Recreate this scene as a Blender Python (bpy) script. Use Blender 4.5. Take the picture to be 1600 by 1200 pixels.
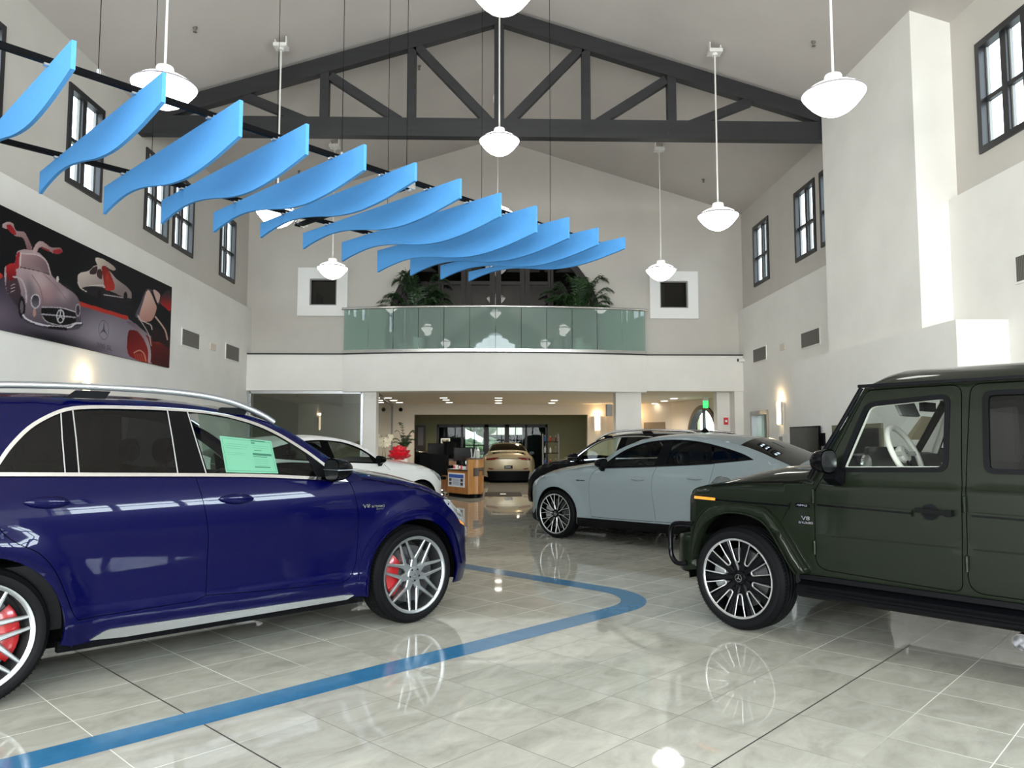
import bpy, bmesh, math, random
from mathutils import Vector, Matrix
from mathutils.geometry import delaunay_2d_cdt
S = bpy.context.scene
for _o in list(bpy.data.objects): bpy.data.objects.remove(_o)
COL = S.collection
R_ = math.radians
# ------------------------------------------------------------------ camera
YAW, PITCH, FPX, EYE = 1.44, 4.32, 1190.0, 1.475
cam = bpy.data.objects.new('camera', bpy.data.cameras.new('camera'))
COL.objects.link(cam)
cam.location = (0, 0, EYE)
cam.rotation_euler = (R_(90 + PITCH), 0, R_(-YAW))
cam.data.sensor_width = 36.0
cam.data.lens = 36.0 * FPX / 1600.0
cam.data.clip_end = 300
cam.data.clip_start = 0.05
S.camera = cam
# ------------------------------------------------------------------ view + world
S.view_settings.view_transform = 'Standard'
S.view_settings.look = 'None'
S.view_settings.gamma = 1.0
S.view_settings.use_curve_mapping = False
S.view_settings.exposure = 1.72
W = bpy.data.worlds.new('sky'); S.world = W; W.use_nodes = True
_bg = W.node_tree.nodes['Background']
_bg.inputs[0].default_value = (0.80, 0.92, 1.0, 1); _bg.inputs[1].default_value = 2.3
def area(name, loc, rot, sx, sy, power, col=(1, 1, 1)):
    L = bpy.data.lights.new(name, 'AREA'); L.shape = 'RECTANGLE'; L.size = sx; L.size_y = sy
    L.energy = power; L.color = col
    o = bpy.data.objects.new(name, L); COL.objects.link(o); o.location = loc; o.rotation_euler = rot
    return o
DAY = (1.0, 0.965, 0.92)
X0 = 0.1                       # centre line of the hall
XL, XR = -6.07, 6.27           # lower wall faces
XLU, XRU = -6.20, 6.40         # upper wall faces (set back)
YB, YF = 19.15, -6.5           # back wall, front glazing
ZL = 4.79                      # ledge height
def ceil_z(x): return 9.27 - 0.3075 * abs(x - X0)
# daylight entering by the front glazing behind the camera and the shop windows of the right wall
area('daylight_front', (X0, YF - 0.5, 2.6), (R_(90), 0, 0), 10.4, 4.4, 760, DAY)
area('daylight_front_gable', (X0, YF - 0.5, 6.7), (R_(90), 0, 0), 6.0, 1.8, 90, DAY)
area('daylight_right', (XR + 0.7, 0.9, 3.7), (0, R_(90), 0), 1.6, 5.0, 300, (.85, .94, 1))
area('added_fill_left', (XL - 0.7, -2.6, 2.2), (0, R_(-90), 0), 3.0, 3.6, 480, DAY)  # fill added outside the unseen left window, to brighten the right wall
# ------------------------------------------------------------------ materials
def mat(name, col, rough=0.5, metal=0.0, coat=0.0, spec=0.5, emis=None, estr=0.0, crough=0.03, alpha=None):
    m = bpy.data.materials.new(name); m.use_nodes = True
    b = m.node_tree.nodes['Principled BSDF']
    b.inputs['Base Color'].default_value = (*col, 1)
    b.inputs['Roughness'].default_value = rough
    b.inputs['Metallic'].default_value = metal
    b.inputs['Coat Weight'].default_value = coat
    b.inputs['Coat Roughness'].default_value = crough
    b.inputs['Specular IOR Level'].default_value = spec
    if emis: b.inputs['Emission Color'].default_value = (*emis, 1); b.inputs['Emission Strength'].default_value = estr
    m.diffuse_color = (*col, 1)
    return m
def N(m, kind, **kw):
    n = m.node_tree.nodes.new(kind)
    for k, v in kw.items(): setattr(n, k, v)
    return n
def lk(m, a, b): m.node_tree.links.new(a, b)
def noisy(m, scale, c1, c2, detail=6, rough=0.6, stretch=(1, 1, 1), lo=0.35, hi=0.65, bump=0.0):
    b = m.node_tree.nodes['Principled BSDF']
    tc = N(m, 'ShaderNodeTexCoord'); mp = N(m, 'ShaderNodeMapping'); mp.inputs['Scale'].default_value = stretch
    no = N(m, 'ShaderNodeTexNoise'); no.inputs['Scale'].default_value = scale; no.inputs['Detail'].default_value = detail
    no.inputs['Roughness'].default_value = rough
    cr = N(m, 'ShaderNodeValToRGB'); e = cr.color_ramp.elements
    e[0].position = lo; e[0].color = (*c1, 1); e[1].position = hi; e[1].color = (*c2, 1)
    lk(m, tc.outputs['Object'], mp.inputs[0]); lk(m, mp.outputs[0], no.inputs['Vector'])
    lk(m, no.outputs['Fac'], cr.inputs[0]); lk(m, cr.outputs[0], b.inputs['Base Color'])
    if bump:
        bu = N(m, 'ShaderNodeBump'); bu.inputs['Strength'].default_value = bump; bu.inputs['Distance'].default_value = 0.01
        lk(m, no.outputs['Fac'], bu.inputs['Height']); lk(m, bu.outputs[0], b.inputs['Normal'])
    return m
def glass(name, tint, ior=1.5, rough=0.0, gcol=(1, 1, 1), boost=0.0):
    m = bpy.data.materials.new(name); m.use_nodes = True; nt = m.node_tree
    nt.nodes.remove(nt.nodes['Principled BSDF'])
    t = N(m, 'ShaderNodeBsdfTransparent'); t.inputs[0].default_value = (*tint, 1)
    g = N(m, 'ShaderNodeBsdfGlossy'); g.inputs['Roughness'].default_value = rough; g.inputs['Color'].default_value = (*gcol, 1)
    f = N(m, 'ShaderNodeFresnel'); f.inputs[0].default_value = ior
    ge = N(m, 'ShaderNodeNewGeometry'); ix = N(m, 'ShaderNodeMix'); ix.inputs[2].default_value = ior; ix.inputs[3].default_value = 1 / ior
    lk(m, ge.outputs['Backfacing'], ix.inputs[0]); lk(m, ix.outputs[0], f.inputs[0])
    a = N(m, 'ShaderNodeMath', operation='ADD'); a.use_clamp = True; a.inputs[1].default_value = boost
    x = N(m, 'ShaderNodeMixShader'); o = nt.nodes['Material Output']
    lk(m, f.outputs[0], a.inputs[0]); lk(m, a.outputs[0], x.inputs[0])
    lk(m, t.outputs[0], x.inputs[1]); lk(m, g.outputs[0], x.inputs[2])
    lk(m, x.outputs[0], o.inputs[0])
    return m
M = {}
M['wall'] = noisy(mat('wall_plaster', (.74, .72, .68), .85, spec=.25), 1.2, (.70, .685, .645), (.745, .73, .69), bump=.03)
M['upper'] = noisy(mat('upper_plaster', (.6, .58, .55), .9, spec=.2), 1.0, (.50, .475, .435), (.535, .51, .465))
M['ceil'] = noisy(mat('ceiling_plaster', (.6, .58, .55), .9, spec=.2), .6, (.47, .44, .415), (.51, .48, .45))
M['white'] = mat('white_paint', (.78, .78, .76), .6)
M['black'] = mat('black_metal', (.012, .012, .013), .45)
M['frame'] = mat('black_window_frame', (.02, .02, .022), .4)
M['truss'] = noisy(mat('charcoal_timber', (.022, .022, .025), .55), 3, (.010, .010, .012), (.017, .017, .019), stretch=(.3, 3, 3))
M['chrome'] = mat('chrome', (.85, .86, .87), .12, 1)
M['steel'] = mat('brushed_steel', (.72, .72, .70), .22, 1)
M['satin'] = mat('satin_aluminium', (.50, .52, .54), .32, 1)
M['blackgloss'] = mat('gloss_black', (.002, .002, .0025), .12, spec=.14)
M['mirrorglass'] = mat('mirror_glass', (.02, .023, .025), .15, .6)
M['blackplastic'] = mat('black_plastic', (.0018, .002, .0028), .5, spec=.08)
M['dark'] = mat('dark_void', (.0012, .0012, .0012), .9, spec=.05)
M['rubber'] = mat('tyre_rubber', (.0032, .0034, .004), .6, spec=.10)
M['glassclear'] = glass('clear_glass', (.93, .96, .95), 1.12)
M['glassgreen'] = glass('green_tinted_glass', (.50, .60, .54), 1.2)
M['glassdark'] = glass('privacy_glass', (.10, .10, .105), 1.5)
M['glassoffice'] = glass('office_glass', (.50, .55, .50), 1.55, boost=.03)
M['dimglass'] = glass('dim_room_glass', (.12, .11, .10), 1.32)
M['guard'] = glass('guard_glass', (.50, .66, .60), 1.6, boost=.02)
def frost(m, col, f):
    o = m.node_tree.nodes['Material Output']; src = o.inputs[0].links[0].from_socket
    d = N(m, 'ShaderNodeBsdfDiffuse'); d.inputs[0].default_value = (*col, 1); x = N(m, 'ShaderNodeMixShader'); x.inputs[0].default_value = f
    lk(m, src, x.inputs[1]); lk(m, d.outputs[0], x.inputs[2]); lk(m, x.outputs[0], o.inputs[0])
frost(M['guard'], (.30, .42, .37), .45)
M['lampglobe'] = mat('opal_globe', (.9, .9, .88), .3, emis=(1, .98, .94), estr=2.6)
M['rimband'] = mat('lamp_rim_band', (.30, .28, .31), .5)
M['lampcap'] = mat('lamp_white_metal', (.7, .69, .66), .45)
M['warm'] = mat('sconce_shade', (.9, .85, .7), .4, emis=(1, .80, .50), estr=2.2)
M['downlight'] = mat('downlight_lens', (.9, .9, .85), .4, emis=(1, .92, .78), estr=3.5)
M['baffle'] = noisy(mat('blue_baffle_felt', (.07, .30, .75), .9, spec=.2), 60, (.085, .31, .68), (.095, .335, .72))
M['stripe'] = noisy(mat('blue_floor_inlay', (.05, .2, .38), .12), 8, (.030, .135, .27), (.038, .165, .32), stretch=(1, 1, 1))
M['wood'] = noisy(mat('honey_wood', (.5, .25, .08), .35), 4, (.42, .19, .055), (.55, .28, .09), stretch=(6, 6, .4))
M['woodred'] = noisy(mat('orange_wood', (.5, .25, .08), .35), 4, (.33, .13, .035), (.42, .18, .05), stretch=(6, 6, .4))
M['grey'] = mat('mid_grey', (.25, .25, .24), .5)
M['vent'] = mat('vent_grey', (.14, .13, .115), .6)
M['red'] = mat('red_ribbon', (.62, .008, .02), .38, coat=.3)
M['leaf'] = noisy(mat('palm_leaf', (.03, .07, .02), .45), 5, (.012, .035, .012), (.03, .075, .02))
M['green'] = mat('olive_wall', (.27, .28, .17), .8)
M['tan'] = mat('warm_wall', (.62, .55, .46), .85)
M['brown'] = mat('dark_brown_door', (.05, .035, .028), .4)
M['paper'] = mat('paper', (.8, .8, .78), .7)
M['screen'] = mat('dark_screen', (.01, .0105, .011), .15)
M['exit'] = mat('green_sign', (.02, .5, .1), .4, emis=(.05, 1, .2), estr=.45)
# floor: glossy 45.7 cm porcelain squares laid at 45 degrees to the hall
def floor_mat():
    m = mat('polished_porcelain', (.5, .5, .45), .035, spec=.5); b = m.node_tree.nodes['Principled BSDF']
    tc = N(m, 'ShaderNodeTexCoord'); mp = N(m, 'ShaderNodeMapping')
    mp.inputs['Rotation'].default_value = (0, 0, R_(-45))      # x' = u, y' = -v
    lk(m, tc.outputs['Object'], mp.inputs[0])
    sx = N(m, 'ShaderNodeSeparateXYZ'); lk(m, mp.outputs[0], sx.inputs[0])
    T = 0.4572
    def math_(op, a, bb=None, cc=None):
        n = N(m, 'ShaderNodeMath', operation=op)
        for i, v in enumerate((a, bb, cc)):
            if v is None: continue
            if isinstance(v, (int, float)): n.inputs[i].default_value = v
            else: lk(m, v, n.inputs[i])
        return n.outputs[0]
    u = math_('ADD', math_('DIVIDE', math_('SUBTRACT', sx.outputs[0], 2.78), T), 100.0)
    v = math_('ADD', math_('DIVIDE', math_('SUBTRACT', sx.outputs[1], 2.72), T), 100.0)
    du = math_('SUBTRACT', 0.5, math_('ABSOLUTE', math_('SUBTRACT', math_('FRACT', u), 0.5)))
    dv = math_('SUBTRACT', 0.5, math_('ABSOLUTE', math_('SUBTRACT', math_('FRACT', v), 0.5)))
    g = math_('LESS_THAN', math_('MINIMUM', du, dv), 0.0055)
    cell = N(m, 'ShaderNodeCombineXYZ'); lk(m, math_('FLOOR', u), cell.inputs[0]); lk(m, math_('FLOOR', v), cell.inputs[1])
    wn = N(m, 'ShaderNodeTexWhiteNoise'); lk(m, cell.outputs[0], wn.inputs['Vector'])
    # veining, shifted per tile
    off = N(m, 'ShaderNodeVectorMath', operation='SCALE'); lk(m, wn.outputs['Color'], off.inputs[0]); off.inputs['Scale'].default_value = 7
    ad = N(m, 'ShaderNodeVectorMath', operation='ADD'); lk(m, mp.outputs[0], ad.inputs[0]); lk(m, off.outputs[0], ad.inputs[1])
    m2 = N(m, 'ShaderNodeMapping'); m2.inputs['Scale'].default_value = (1.1, 1.9, 1); lk(m, ad.outputs[0], m2.inputs[0])
    no = N(m, 'ShaderNodeTexNoise'); no.inputs['Scale'].default_value = 2.6; no.inputs['Detail'].default_value = 9; no.inputs['Roughness'].default_value = .68
    no.inputs['Distortion'].default_value = .6
    lk(m, m2.outputs[0], no.inputs['Vector'])
    cr = N(m, 'ShaderNodeValToRGB'); e = cr.color_ramp.elements
    e[0].position = .30; e[0].color = (.30, .292, .25, 1); e[1].position = .72; e[1].color = (.47, .46, .40, 1)
    e2 = e.new(.5); e2.color = (.39, .382, .332, 1)
    lk(m, no.outputs['Fac'], cr.inputs[0])
    hs = N(m, 'ShaderNodeHueSaturation'); lk(m, cr.outputs[0], hs.inputs['Color'])
    lk(m, math_('ADD', math_('MULTIPLY', wn.outputs['Value'], .10), .95), hs.inputs['Value'])
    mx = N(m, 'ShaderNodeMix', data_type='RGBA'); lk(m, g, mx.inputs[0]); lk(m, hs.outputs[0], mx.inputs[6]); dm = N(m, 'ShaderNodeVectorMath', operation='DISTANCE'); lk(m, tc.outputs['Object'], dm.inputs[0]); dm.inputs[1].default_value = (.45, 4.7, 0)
    gr_ = N(m, 'ShaderNodeValToRGB'); ge_ = gr_.color_ramp.elements; ge_[0].position = .30; ge_[0].color = (.17, .16, .14, 1); ge_[1].position = .42; ge_[1].color = (.66, .66, .59, 1); g3 = ge_.new(.75); g3.color = (.62, .62, .55, 1); g4 = ge_.new(.95); g4.color = (.38, .38, .33, 1)  # floor reflections and shade put into the grout colour, by distance from mid floor
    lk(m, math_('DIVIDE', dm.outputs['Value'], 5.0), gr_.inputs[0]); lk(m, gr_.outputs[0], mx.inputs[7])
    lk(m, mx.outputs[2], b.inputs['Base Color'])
    lk(m, math_('ADD', math_('MULTIPLY', g, .6), .035), b.inputs['Roughness'])
    lk(m, math_('SUBTRACT', .5, math_('MULTIPLY', g, .4)), b.inputs['Specular IOR Level'])
    return m
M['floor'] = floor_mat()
# ------------------------------------------------------------------ geometry helpers
def link(name, me, parent=None):
    o = bpy.data.objects.new(name, me); COL.objects.link(o)
    if parent is not None: o.parent = parent
    return o
def tag(o, label=None, cat=None, group=None, kind=None):
    if label: o['label'] = label
    if cat: o['category'] = cat
    if group: o['group'] = group
    if kind: o['kind'] = kind
    return o
def thing(name, label, cat, loc=(0, 0, 0), rz=0.0, group=None):
    o = link(name, None); o.location = loc; o.rotation_euler = (0, 0, rz); o.empty_display_size = .2
    return tag(o, label, cat, group)
class MB:
    def __init__(s, loc=(0, 0, 0)): s.v = []; s.f = []; s.o = Vector(loc); s.M = None
    def pt(s, p):
        p = Vector(p)
        if s.M is not None: p = s.M @ p
        s.v.append(tuple(p - s.o)); return len(s.v) - 1
    def quad(s, *ps): s.f.append([s.pt(p) for p in ps])
    def box(s, a, b):
        x0, x1 = sorted((a[0], b[0])); y0, y1 = sorted((a[1], b[1])); z0, z1 = sorted((a[2], b[2]))
        i = [s.pt(p) for p in ((x0, y0, z0), (x1, y0, z0), (x1, y1, z0), (x0, y1, z0), (x0, y0, z1), (x1, y0, z1), (x1, y1, z1), (x0, y1, z1))]
        for q in ((3, 2, 1, 0), (4, 5, 6, 7), (0, 1, 5, 4), (1, 2, 6, 5), (2, 3, 7, 6), (3, 0, 4, 7)): s.f.append([i[k] for k in q])
        return s
    def bar(s, p, q, w, h, up=(0, 0, 1)):
        p = Vector(p); q = Vector(q); d = (q - p).normalized(); up = Vector(up)
        a = d.cross(up)
        if a.length < 1e-4: a = d.cross(Vector((0, 1, 0)))
        a.normalize(); b = a.cross(d)
        a = a * w / 2; b = b * h / 2
        i = [s.pt(c) for c in (p - a - b, p + a - b, p + a + b, p - a + b, q - a - b, q + a - b, q + a + b, q - a + b)]
        for f in ((0, 1, 2, 3), (7, 6, 5, 4), (1, 0, 4, 5), (2, 1, 5, 6), (3, 2, 6, 7), (0, 3, 7, 4)): s.f.append([i[k] for k in f])
        return s
    def tube(s, pts, r, n=10, caps=True, closed=False):
        P = [Vector(p) for p in pts]; m = len(P); rings = []
        up = Vector((0, 0, 1)); prev = None
        for k in range(m):
            if closed: t = P[(k + 1) % m] - P[k - 1]
            else: t = P[min(k + 1, m - 1)] - P[max(k - 1, 0)]
            t.normalize()
            a = t.cross(up) if prev is None else (prev - t * prev.dot(t))
            if a.length < 1e-4: a = t.cross(Vector((0, 1, 0)))
            a.normalize(); prev = a.copy(); b = t.cross(a)
            rr = r[k] if isinstance(r, (list, tuple)) else r
            rings.append([s.pt(P[k] + (a * math.cos(2 * math.pi * j / n) + b * math.sin(2 * math.pi * j / n)) * rr) for j in range(n)])
        for k in range(m if closed else m - 1):
            A, B = rings[k], rings[(k + 1) % m]
            for j in range(n): s.f.append([A[j], A[(j + 1) % n], B[(j + 1) % n], B[j]])
        if caps and not closed: s.f.append(rings[0][::-1]); s.f.append(rings[-1])
        return s
    def lathe(s, prof, c=(0, 0, 0), n=32, axis='z', caps=True):
        rings = []
        for r, h in prof:
            ring = []
            for j in range(n):
                a = 2 * math.pi * j / n; x, y = r * math.cos(a), r * math.sin(a)
                p = (x, y, h) if axis == 'z' else ((x, h, y) if axis == 'y' else (h, x, y))
                ring.append(s.pt((c[0] + p[0], c[1] + p[1], c[2] + p[2])))
            rings.append(ring)
        for A, B in zip(rings, rings[1:]):
            for j in range(n):
                q = [A[j], A[(j + 1) % n], B[(j + 1) % n], B[j]]
                s.f.append(q)
        if caps: s.f.append(rings[0][::-1]); s.f.append(rings[-1])
        return s
    def grid(s, rows, closed=False):
        idx = [[s.pt(p) for p in r] for r in rows]
        for A, B in zip(idx, idx[1:]):
            m = len(A)
            for j in range(m if closed else m - 1): s.f.append([A[j], A[(j + 1) % m], B[(j + 1) % m], B[j]])
        return s
    def build(s, name, m, parent=None, smooth=True, angle=35, fix=True):
        me = bpy.data.meshes.new(name); me.from_pydata(s.v, [], s.f); me.validate()
        if fix:
            bm = bmesh.new(); bm.from_mesh(me); bmesh.ops.recalc_face_normals(bm, faces=bm.faces); bm.to_mesh(me); bm.free()
        if smooth:
            me.polygons.foreach_set('use_smooth', [True] * len(me.polygons)); me.set_sharp_from_angle(angle=R_(angle))
        me.materials.append(M[m] if isinstance(m, str) else m)
        return link(name, me, parent)
def inpoly(p, poly):
    x, y = p; c = False; n = len(poly); j = n - 1
    for i in range(n):
        xi, yi = poly[i]; xj, yj = poly[j]
        if (yi > y) != (yj > y) and x < (xj - xi) * (y - yi) / (yj - yi) + xi: c = not c
        j = i
    return c
def spline(pts, k=6, closed=False):
    """Catmull-Rom through pts"""
    out = []; n = len(pts)
    rng = range(n) if closed else range(n - 1)
    for i in rng:
        p1 = pts[i]; p2 = pts[(i + 1) % n]
        p0 = pts[i - 1] if (closed or i > 0) else p1
        p3 = pts[(i + 2) % n] if (closed or i + 2 < n) else p2
        for j in range(k):
            t = j / k
            out.append(tuple(.5 * ((2 * b) + (-a + c) * t + (2 * a - 5 * b + 4 * c - d) * t * t + (-a + 3 * b - 3 * c + d) * t ** 3) for a, b, c, d in zip(p0, p1, p2, p3)))
    if not closed: out.append(tuple(pts[-1]))
    return out
def rpoly(pts, r=.05, k=5):
    """polygon with filleted corners; pts may carry their own radius as a third value"""
    out = []; n = len(pts)
    for i in range(n):
        p = Vector(pts[i][:2]); a = Vector(pts[i - 1][:2]); b = Vector(pts[(i + 1) % n][:2])
        rr = pts[i][2] if len(pts[i]) > 2 else r
        if rr <= 0: out.append(tuple(p)); continue
        da = (a - p); db = (b - p); d = min(rr, da.length * .49, db.length * .49)
        pa = p + da.normalized() * d; pb = p + db.normalized() * d
        for j in range(k + 1):
            t = j / k; out.append(tuple(pa * (1 - t) ** 2 + p * 2 * t * (1 - t) + pb * t * t))
    return out
def densify(poly, step):
    out = []; n = len(poly)
    for i in range(n):
        a = poly[i]; b = poly[(i + 1) % n]; L = math.hypot(b[0] - a[0], b[1] - a[1])
        k = max(1, int(math.ceil(L / step)))
        for j in range(k): out.append((a[0] + (b[0] - a[0]) * j / k, a[1] + (b[1] - a[1]) * j / k))
    return out
def dedupe(poly, eps=1e-4):
    out = []
    for p in poly:
        if not out or math.hypot(p[0] - out[-1][0], p[1] - out[-1][1]) > eps: out.append(p)
    while len(out) > 2 and math.hypot(out[0][0] - out[-1][0], out[0][1] - out[-1][1]) <= eps: out.pop()
    return out
def cdt(outline, holes=(), step=None):
    """triangulate outline minus holes -> verts2d, tris"""
    loops = [dedupe(outline)] + [dedupe(h) for h in holes]
    if step: loops = [dedupe(densify(l, step)) for l in loops]
    V = []; E = []
    for l in loops:
        b = len(V); V += [Vector(p) for p in l]; E += [(b + i, b + (i + 1) % len(l)) for i in range(len(l))]
    if step:
        xs = [p[0] for p in loops[0]]; ys = [p[1] for p in loops[0]]
        y = min(ys) + step * .5; r = 0
        cells = {}
        for p in V: cells.setdefault((int(p[0] // step), int(p[1] // step)), []).append(p)
        while y < max(ys):
            x = min(xs) + step * (.5 if r % 2 else .25)
            while x < max(xs):
                if inpoly((x, y), loops[0]) and not any(inpoly((x, y), h) for h in loops[1:]):
                    cx, cy = int(x // step), int(y // step)
                    if all(math.hypot(q[0] - x, q[1] - y) > step * .55 for i in (-1, 0, 1) for j in (-1, 0, 1) for q in cells.get((cx + i, cy + j), ())):
                        V.append(Vector((x, y)))
                x += step
            y += step * .87; r += 1
    v, e, f, *_ = delaunay_2d_cdt(V, E, [], 0, 1e-6)
    tris = []
    for t in f:
        c = (sum(v[i][0] for i in t) / 3, sum(v[i][1] for i in t) / 3)
        if inpoly(c, loops[0]) and not any(inpoly(c, h) for h in loops[1:]): tris.append(list(t))
    return [tuple(p) for p in v], tris
def bedges(tris):
    cnt = {}
    for t in tris:
        for i in range(3):
            a, b = t[i], t[(i + 1) % 3]; cnt[(a, b)] = 1
    return [(a, b) for (a, b) in cnt if (b, a) not in cnt]
def plate(mb, outline, holes, fn, depth):
    """flat shape (a,b) -> fn(a,b,d) front at d=0, back at d=depth, with edge walls"""
    v, t = cdt(outline, holes)
    F = [mb.pt(fn(p[0], p[1], 0)) for p in v]; B = [mb.pt(fn(p[0], p[1], depth)) for p in v]
    for a, b, c in t: mb.f.append([F[a], F[b], F[c]]); mb.f.append([B[c], B[b], B[a]])
    for a, b in bedges(t): mb.f.append([F[b], F[a], B[a], B[b]])
    return mb
def rect(a0, b0, a1, b1): return [(a0, b0), (a1, b0), (a1, b1), (a0, b1)]
def text_obj(s, name, size, m, parent, loc, rot, depth=.0008, align='CENTER', sx=1.0, bold=0.0):
    cu = bpy.data.curves.new(name, 'FONT'); cu.body = s; cu.size = size; cu.extrude = depth; cu.align_x = align; cu.align_y = 'CENTER'
    cu.offset = bold; cu.resolution_u = 3
    o = bpy.data.objects.new('_t', cu); COL.objects.link(o)
    bpy.context.view_layer.update()
    me = bpy.data.meshes.new_from_object(o.evaluated_get(bpy.context.evaluated_depsgraph_get()))
    bpy.data.objects.remove(o)
    for v in me.vertices: v.co.x *= sx
    me.name = name; me.materials.clear(); me.materials.append(M[m] if isinstance(m, str) else m)
    q = link(name, me, parent); q.location = loc; q.rotation_euler = rot
    return q
# unprojection of a photo pixel (1600x1200) onto a world plane, used to set things out
def _ray(px, py):
    y = R_(YAW); p = R_(PITCH)
    f = Vector((math.sin(y) * math.cos(p), math.cos(y) * math.cos(p), math.sin(p))); r = Vector((math.cos(y), -math.sin(y), 0)); u = r.cross(f)
    return f + r * ((px - 800) / FPX) + u * ((600 - py) / FPX)
EYEV = Vector((0, 0, EYE))
def onX(px, py, x): d = _ray(px, py); return EYEV + d * (x / d[0])
def onY(px, py, y): d = _ray(px, py); return EYEV + d * (y / d[1])
def onZ(px, py, z=0.0): d = _ray(px, py); return EYEV + d * ((z - EYE) / d[2])
def copy_tree(o, parent=None):
    c = o.copy(); COL.objects.link(c)
    if parent is not None: c.parent = parent
    for ch in o.children: copy_tree(ch, c)
    return c
# ================================================================== the hall
def struct(name, mb, m, parent=None, smooth=False):
    o = mb.build(name, m, parent, smooth=smooth)
    if parent is None: o['kind'] = 'structure'
    return o
def wallX(name, x, outward, outline, holes, depth, m):
    mb = MB(); plate(mb, outline, holes, lambda a, b, d: (x + outward * d, a, b), depth); return struct(name, mb, m)
def wallY(name, y, outward, outline, holes, depth, m):
    mb = MB(); plate(mb, outline, holes, lambda a, b, d: (a, y + outward * d, b), depth); return struct(name, mb, m)
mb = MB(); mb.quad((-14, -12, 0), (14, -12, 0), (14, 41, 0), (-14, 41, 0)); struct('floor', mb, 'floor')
M['ground'] = noisy(mat('asphalt', (.2, .2, .19), .9), 3, (.15, .15, .14), (.25, .25, .24))
mb = MB(); mb.quad((-90, -80, -.02), (90, -80, -.02), (90, 120, -.02), (-90, 120, -.02)); struct('ground', mb, 'ground')
# ---- side walls
WZ0, WZ1 = 5.23, 6.72
LW = [(-4.0, -3.0), (-1.6, -.6), (3.6, 4.6), (8.45, 9.45), (10.92, 11.92), (13.4, 14.4), (14.6, 15.6), (17.13, 18.15)]
RW = [(-4.0, -3.0), (-1.6, -.6), (3.6, 4.6), (8.62, 9.58), (11.0, 11.9), (13.42, 14.42), (14.66, 15.68), (17.22, 18.24)]
shopL = rect(-4.4, .3, -.8, 3.7)
shopR = rect(-1.6, 2.9, 3.4, 4.5)
doorR = rect(17.2, 0.0, 18.32, 2.17)
wallX('wall_left', XL, -1, rect(YF, 0, YB + .3, ZL), [shopL], .5, 'wall')
M['darkener'] = mat('reflection_darkener', (.05, .055, .055), .5)
wallX('added_dark_panel', XR - .012, 1, rect(YF, 0, 7.8, 2.8), [], .01, 'darkener')  # unseen dark panel, added to darken the reflections in the car paint
wallX('wall_right', XR, 1, [(YF, 0), (17.2, 0), (17.2, 2.17), (18.32, 2.17), (18.32, 0), (YB + .3, 0), (YB + .3, ZL), (YF, ZL)], [shopR], .5, 'wall')
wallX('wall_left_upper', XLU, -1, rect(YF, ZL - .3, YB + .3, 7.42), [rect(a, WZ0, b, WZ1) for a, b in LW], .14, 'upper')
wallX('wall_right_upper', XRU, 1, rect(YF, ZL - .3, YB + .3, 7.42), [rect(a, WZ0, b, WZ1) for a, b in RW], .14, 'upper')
M['cpane'] = glass('clerestory_glass', (.93, .97, .99))
NW = [0]
def clerestory(x, sgn, a, b):
    NW[0] += 1; w = MB(); w0 = .085; mid = (a + b) / 2; zm = WZ0 + (WZ1 - WZ0) * .47
    X1, X2 = x - sgn * .03, x + sgn * .09
    w.box((X1, a, WZ0), (X2, a + w0, WZ1)); w.box((X1, b - w0, WZ0), (X2, b, WZ1))
    w.box((X1, a + w0, WZ0), (X2, b - w0, WZ0 + w0)); w.box((X1, a + w0, WZ1 - w0), (X2, b - w0, WZ1))
    w.box((x + sgn * .02, mid - .055, WZ0 + w0), (X2, mid + .055, WZ1 - w0)); w.box((x + sgn * .025, a + w0, zm - .03), (X2, b - w0, zm + .03))
    o = struct('window_%d' % NW[0], w, 'frame')
    # sash edges in grey and the pane
    g = MB()
    for p, q in ((a + w0, mid - .055), (mid + .055, b - w0)):
        for r, t in ((WZ0 + w0, zm - .03), (zm + .03, WZ1 - w0)):
            g.box((x + sgn * .06, p, r), (x + sgn * .1, p + .028, t)); g.box((x + sgn * .06, q - .028, r), (x + sgn * .1, q, t))
    g.build('sash', 'grey', o, smooth=False)
    p = MB(); p.quad((x + sgn * .1, a + .05, WZ0 + .05), (x + sgn * .1, b - .05, WZ0 + .05), (x + sgn * .1, b - .05, WZ1 - .05), (x + sgn * .1, a + .05, WZ1 - .05))
    p.build('pane', 'cpane', o, smooth=False)
for a, b in LW: clerestory(XLU, -1, a, b)
for a, b in RW: clerestory(XRU, 1, a, b)
# ---- shop windows out of frame (they are what the cars mirror)
def shopwin(kind, at, outl, nx, nz, depthdir):
    NW[0] += 1; (a0, z0), _, (a1, z1), _ = outl; w = MB(); p = MB()
    def P(a, z, d): return (at + depthdir * d, a, z) if kind == 'X' else (a, at + depthdir * d, z)
    def bx(a, b, c, d): w.box(P(a, c, .05), P(b, d, .17))
    for i in range(nx + 1):
        a = a0 + (a1 - a0) * i / nx; bx(a - .05, a + .05, z0, z1)
    for i in range(nz + 1):
        z = z0 + (z1 - z0) * i / nz; bx(a0, a1, z - .05, z + .05)
    o = struct('window_%d' % NW[0], w, 'frame')
    p.quad(P(a0, z0, .11), P(a1, z0, .11), P(a1, z1, .11), P(a0, z1, .11)); p.build('pane', 'cpane', o, smooth=False)
shopwin('X', XL, shopL, 3, 2, -1); shopwin('X', XR, shopR, 4, 2, 1)
fr1 = rect(-5.2, .1, 5.4, 4.6)
fr2 = [(-2.9, 5.7), (3.1, 5.7), (3.1, 6.9), (X0, 7.8), (-2.9, 6.9)]
gable = [(XL - .5, 0), (XR + .5, 0), (XR + .5, 7.4), (X0, 9.5), (XL - .5, 7.4)]
wallY('wall_front', YF, -1, gable, [fr1, fr2], .3, 'upper')
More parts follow.
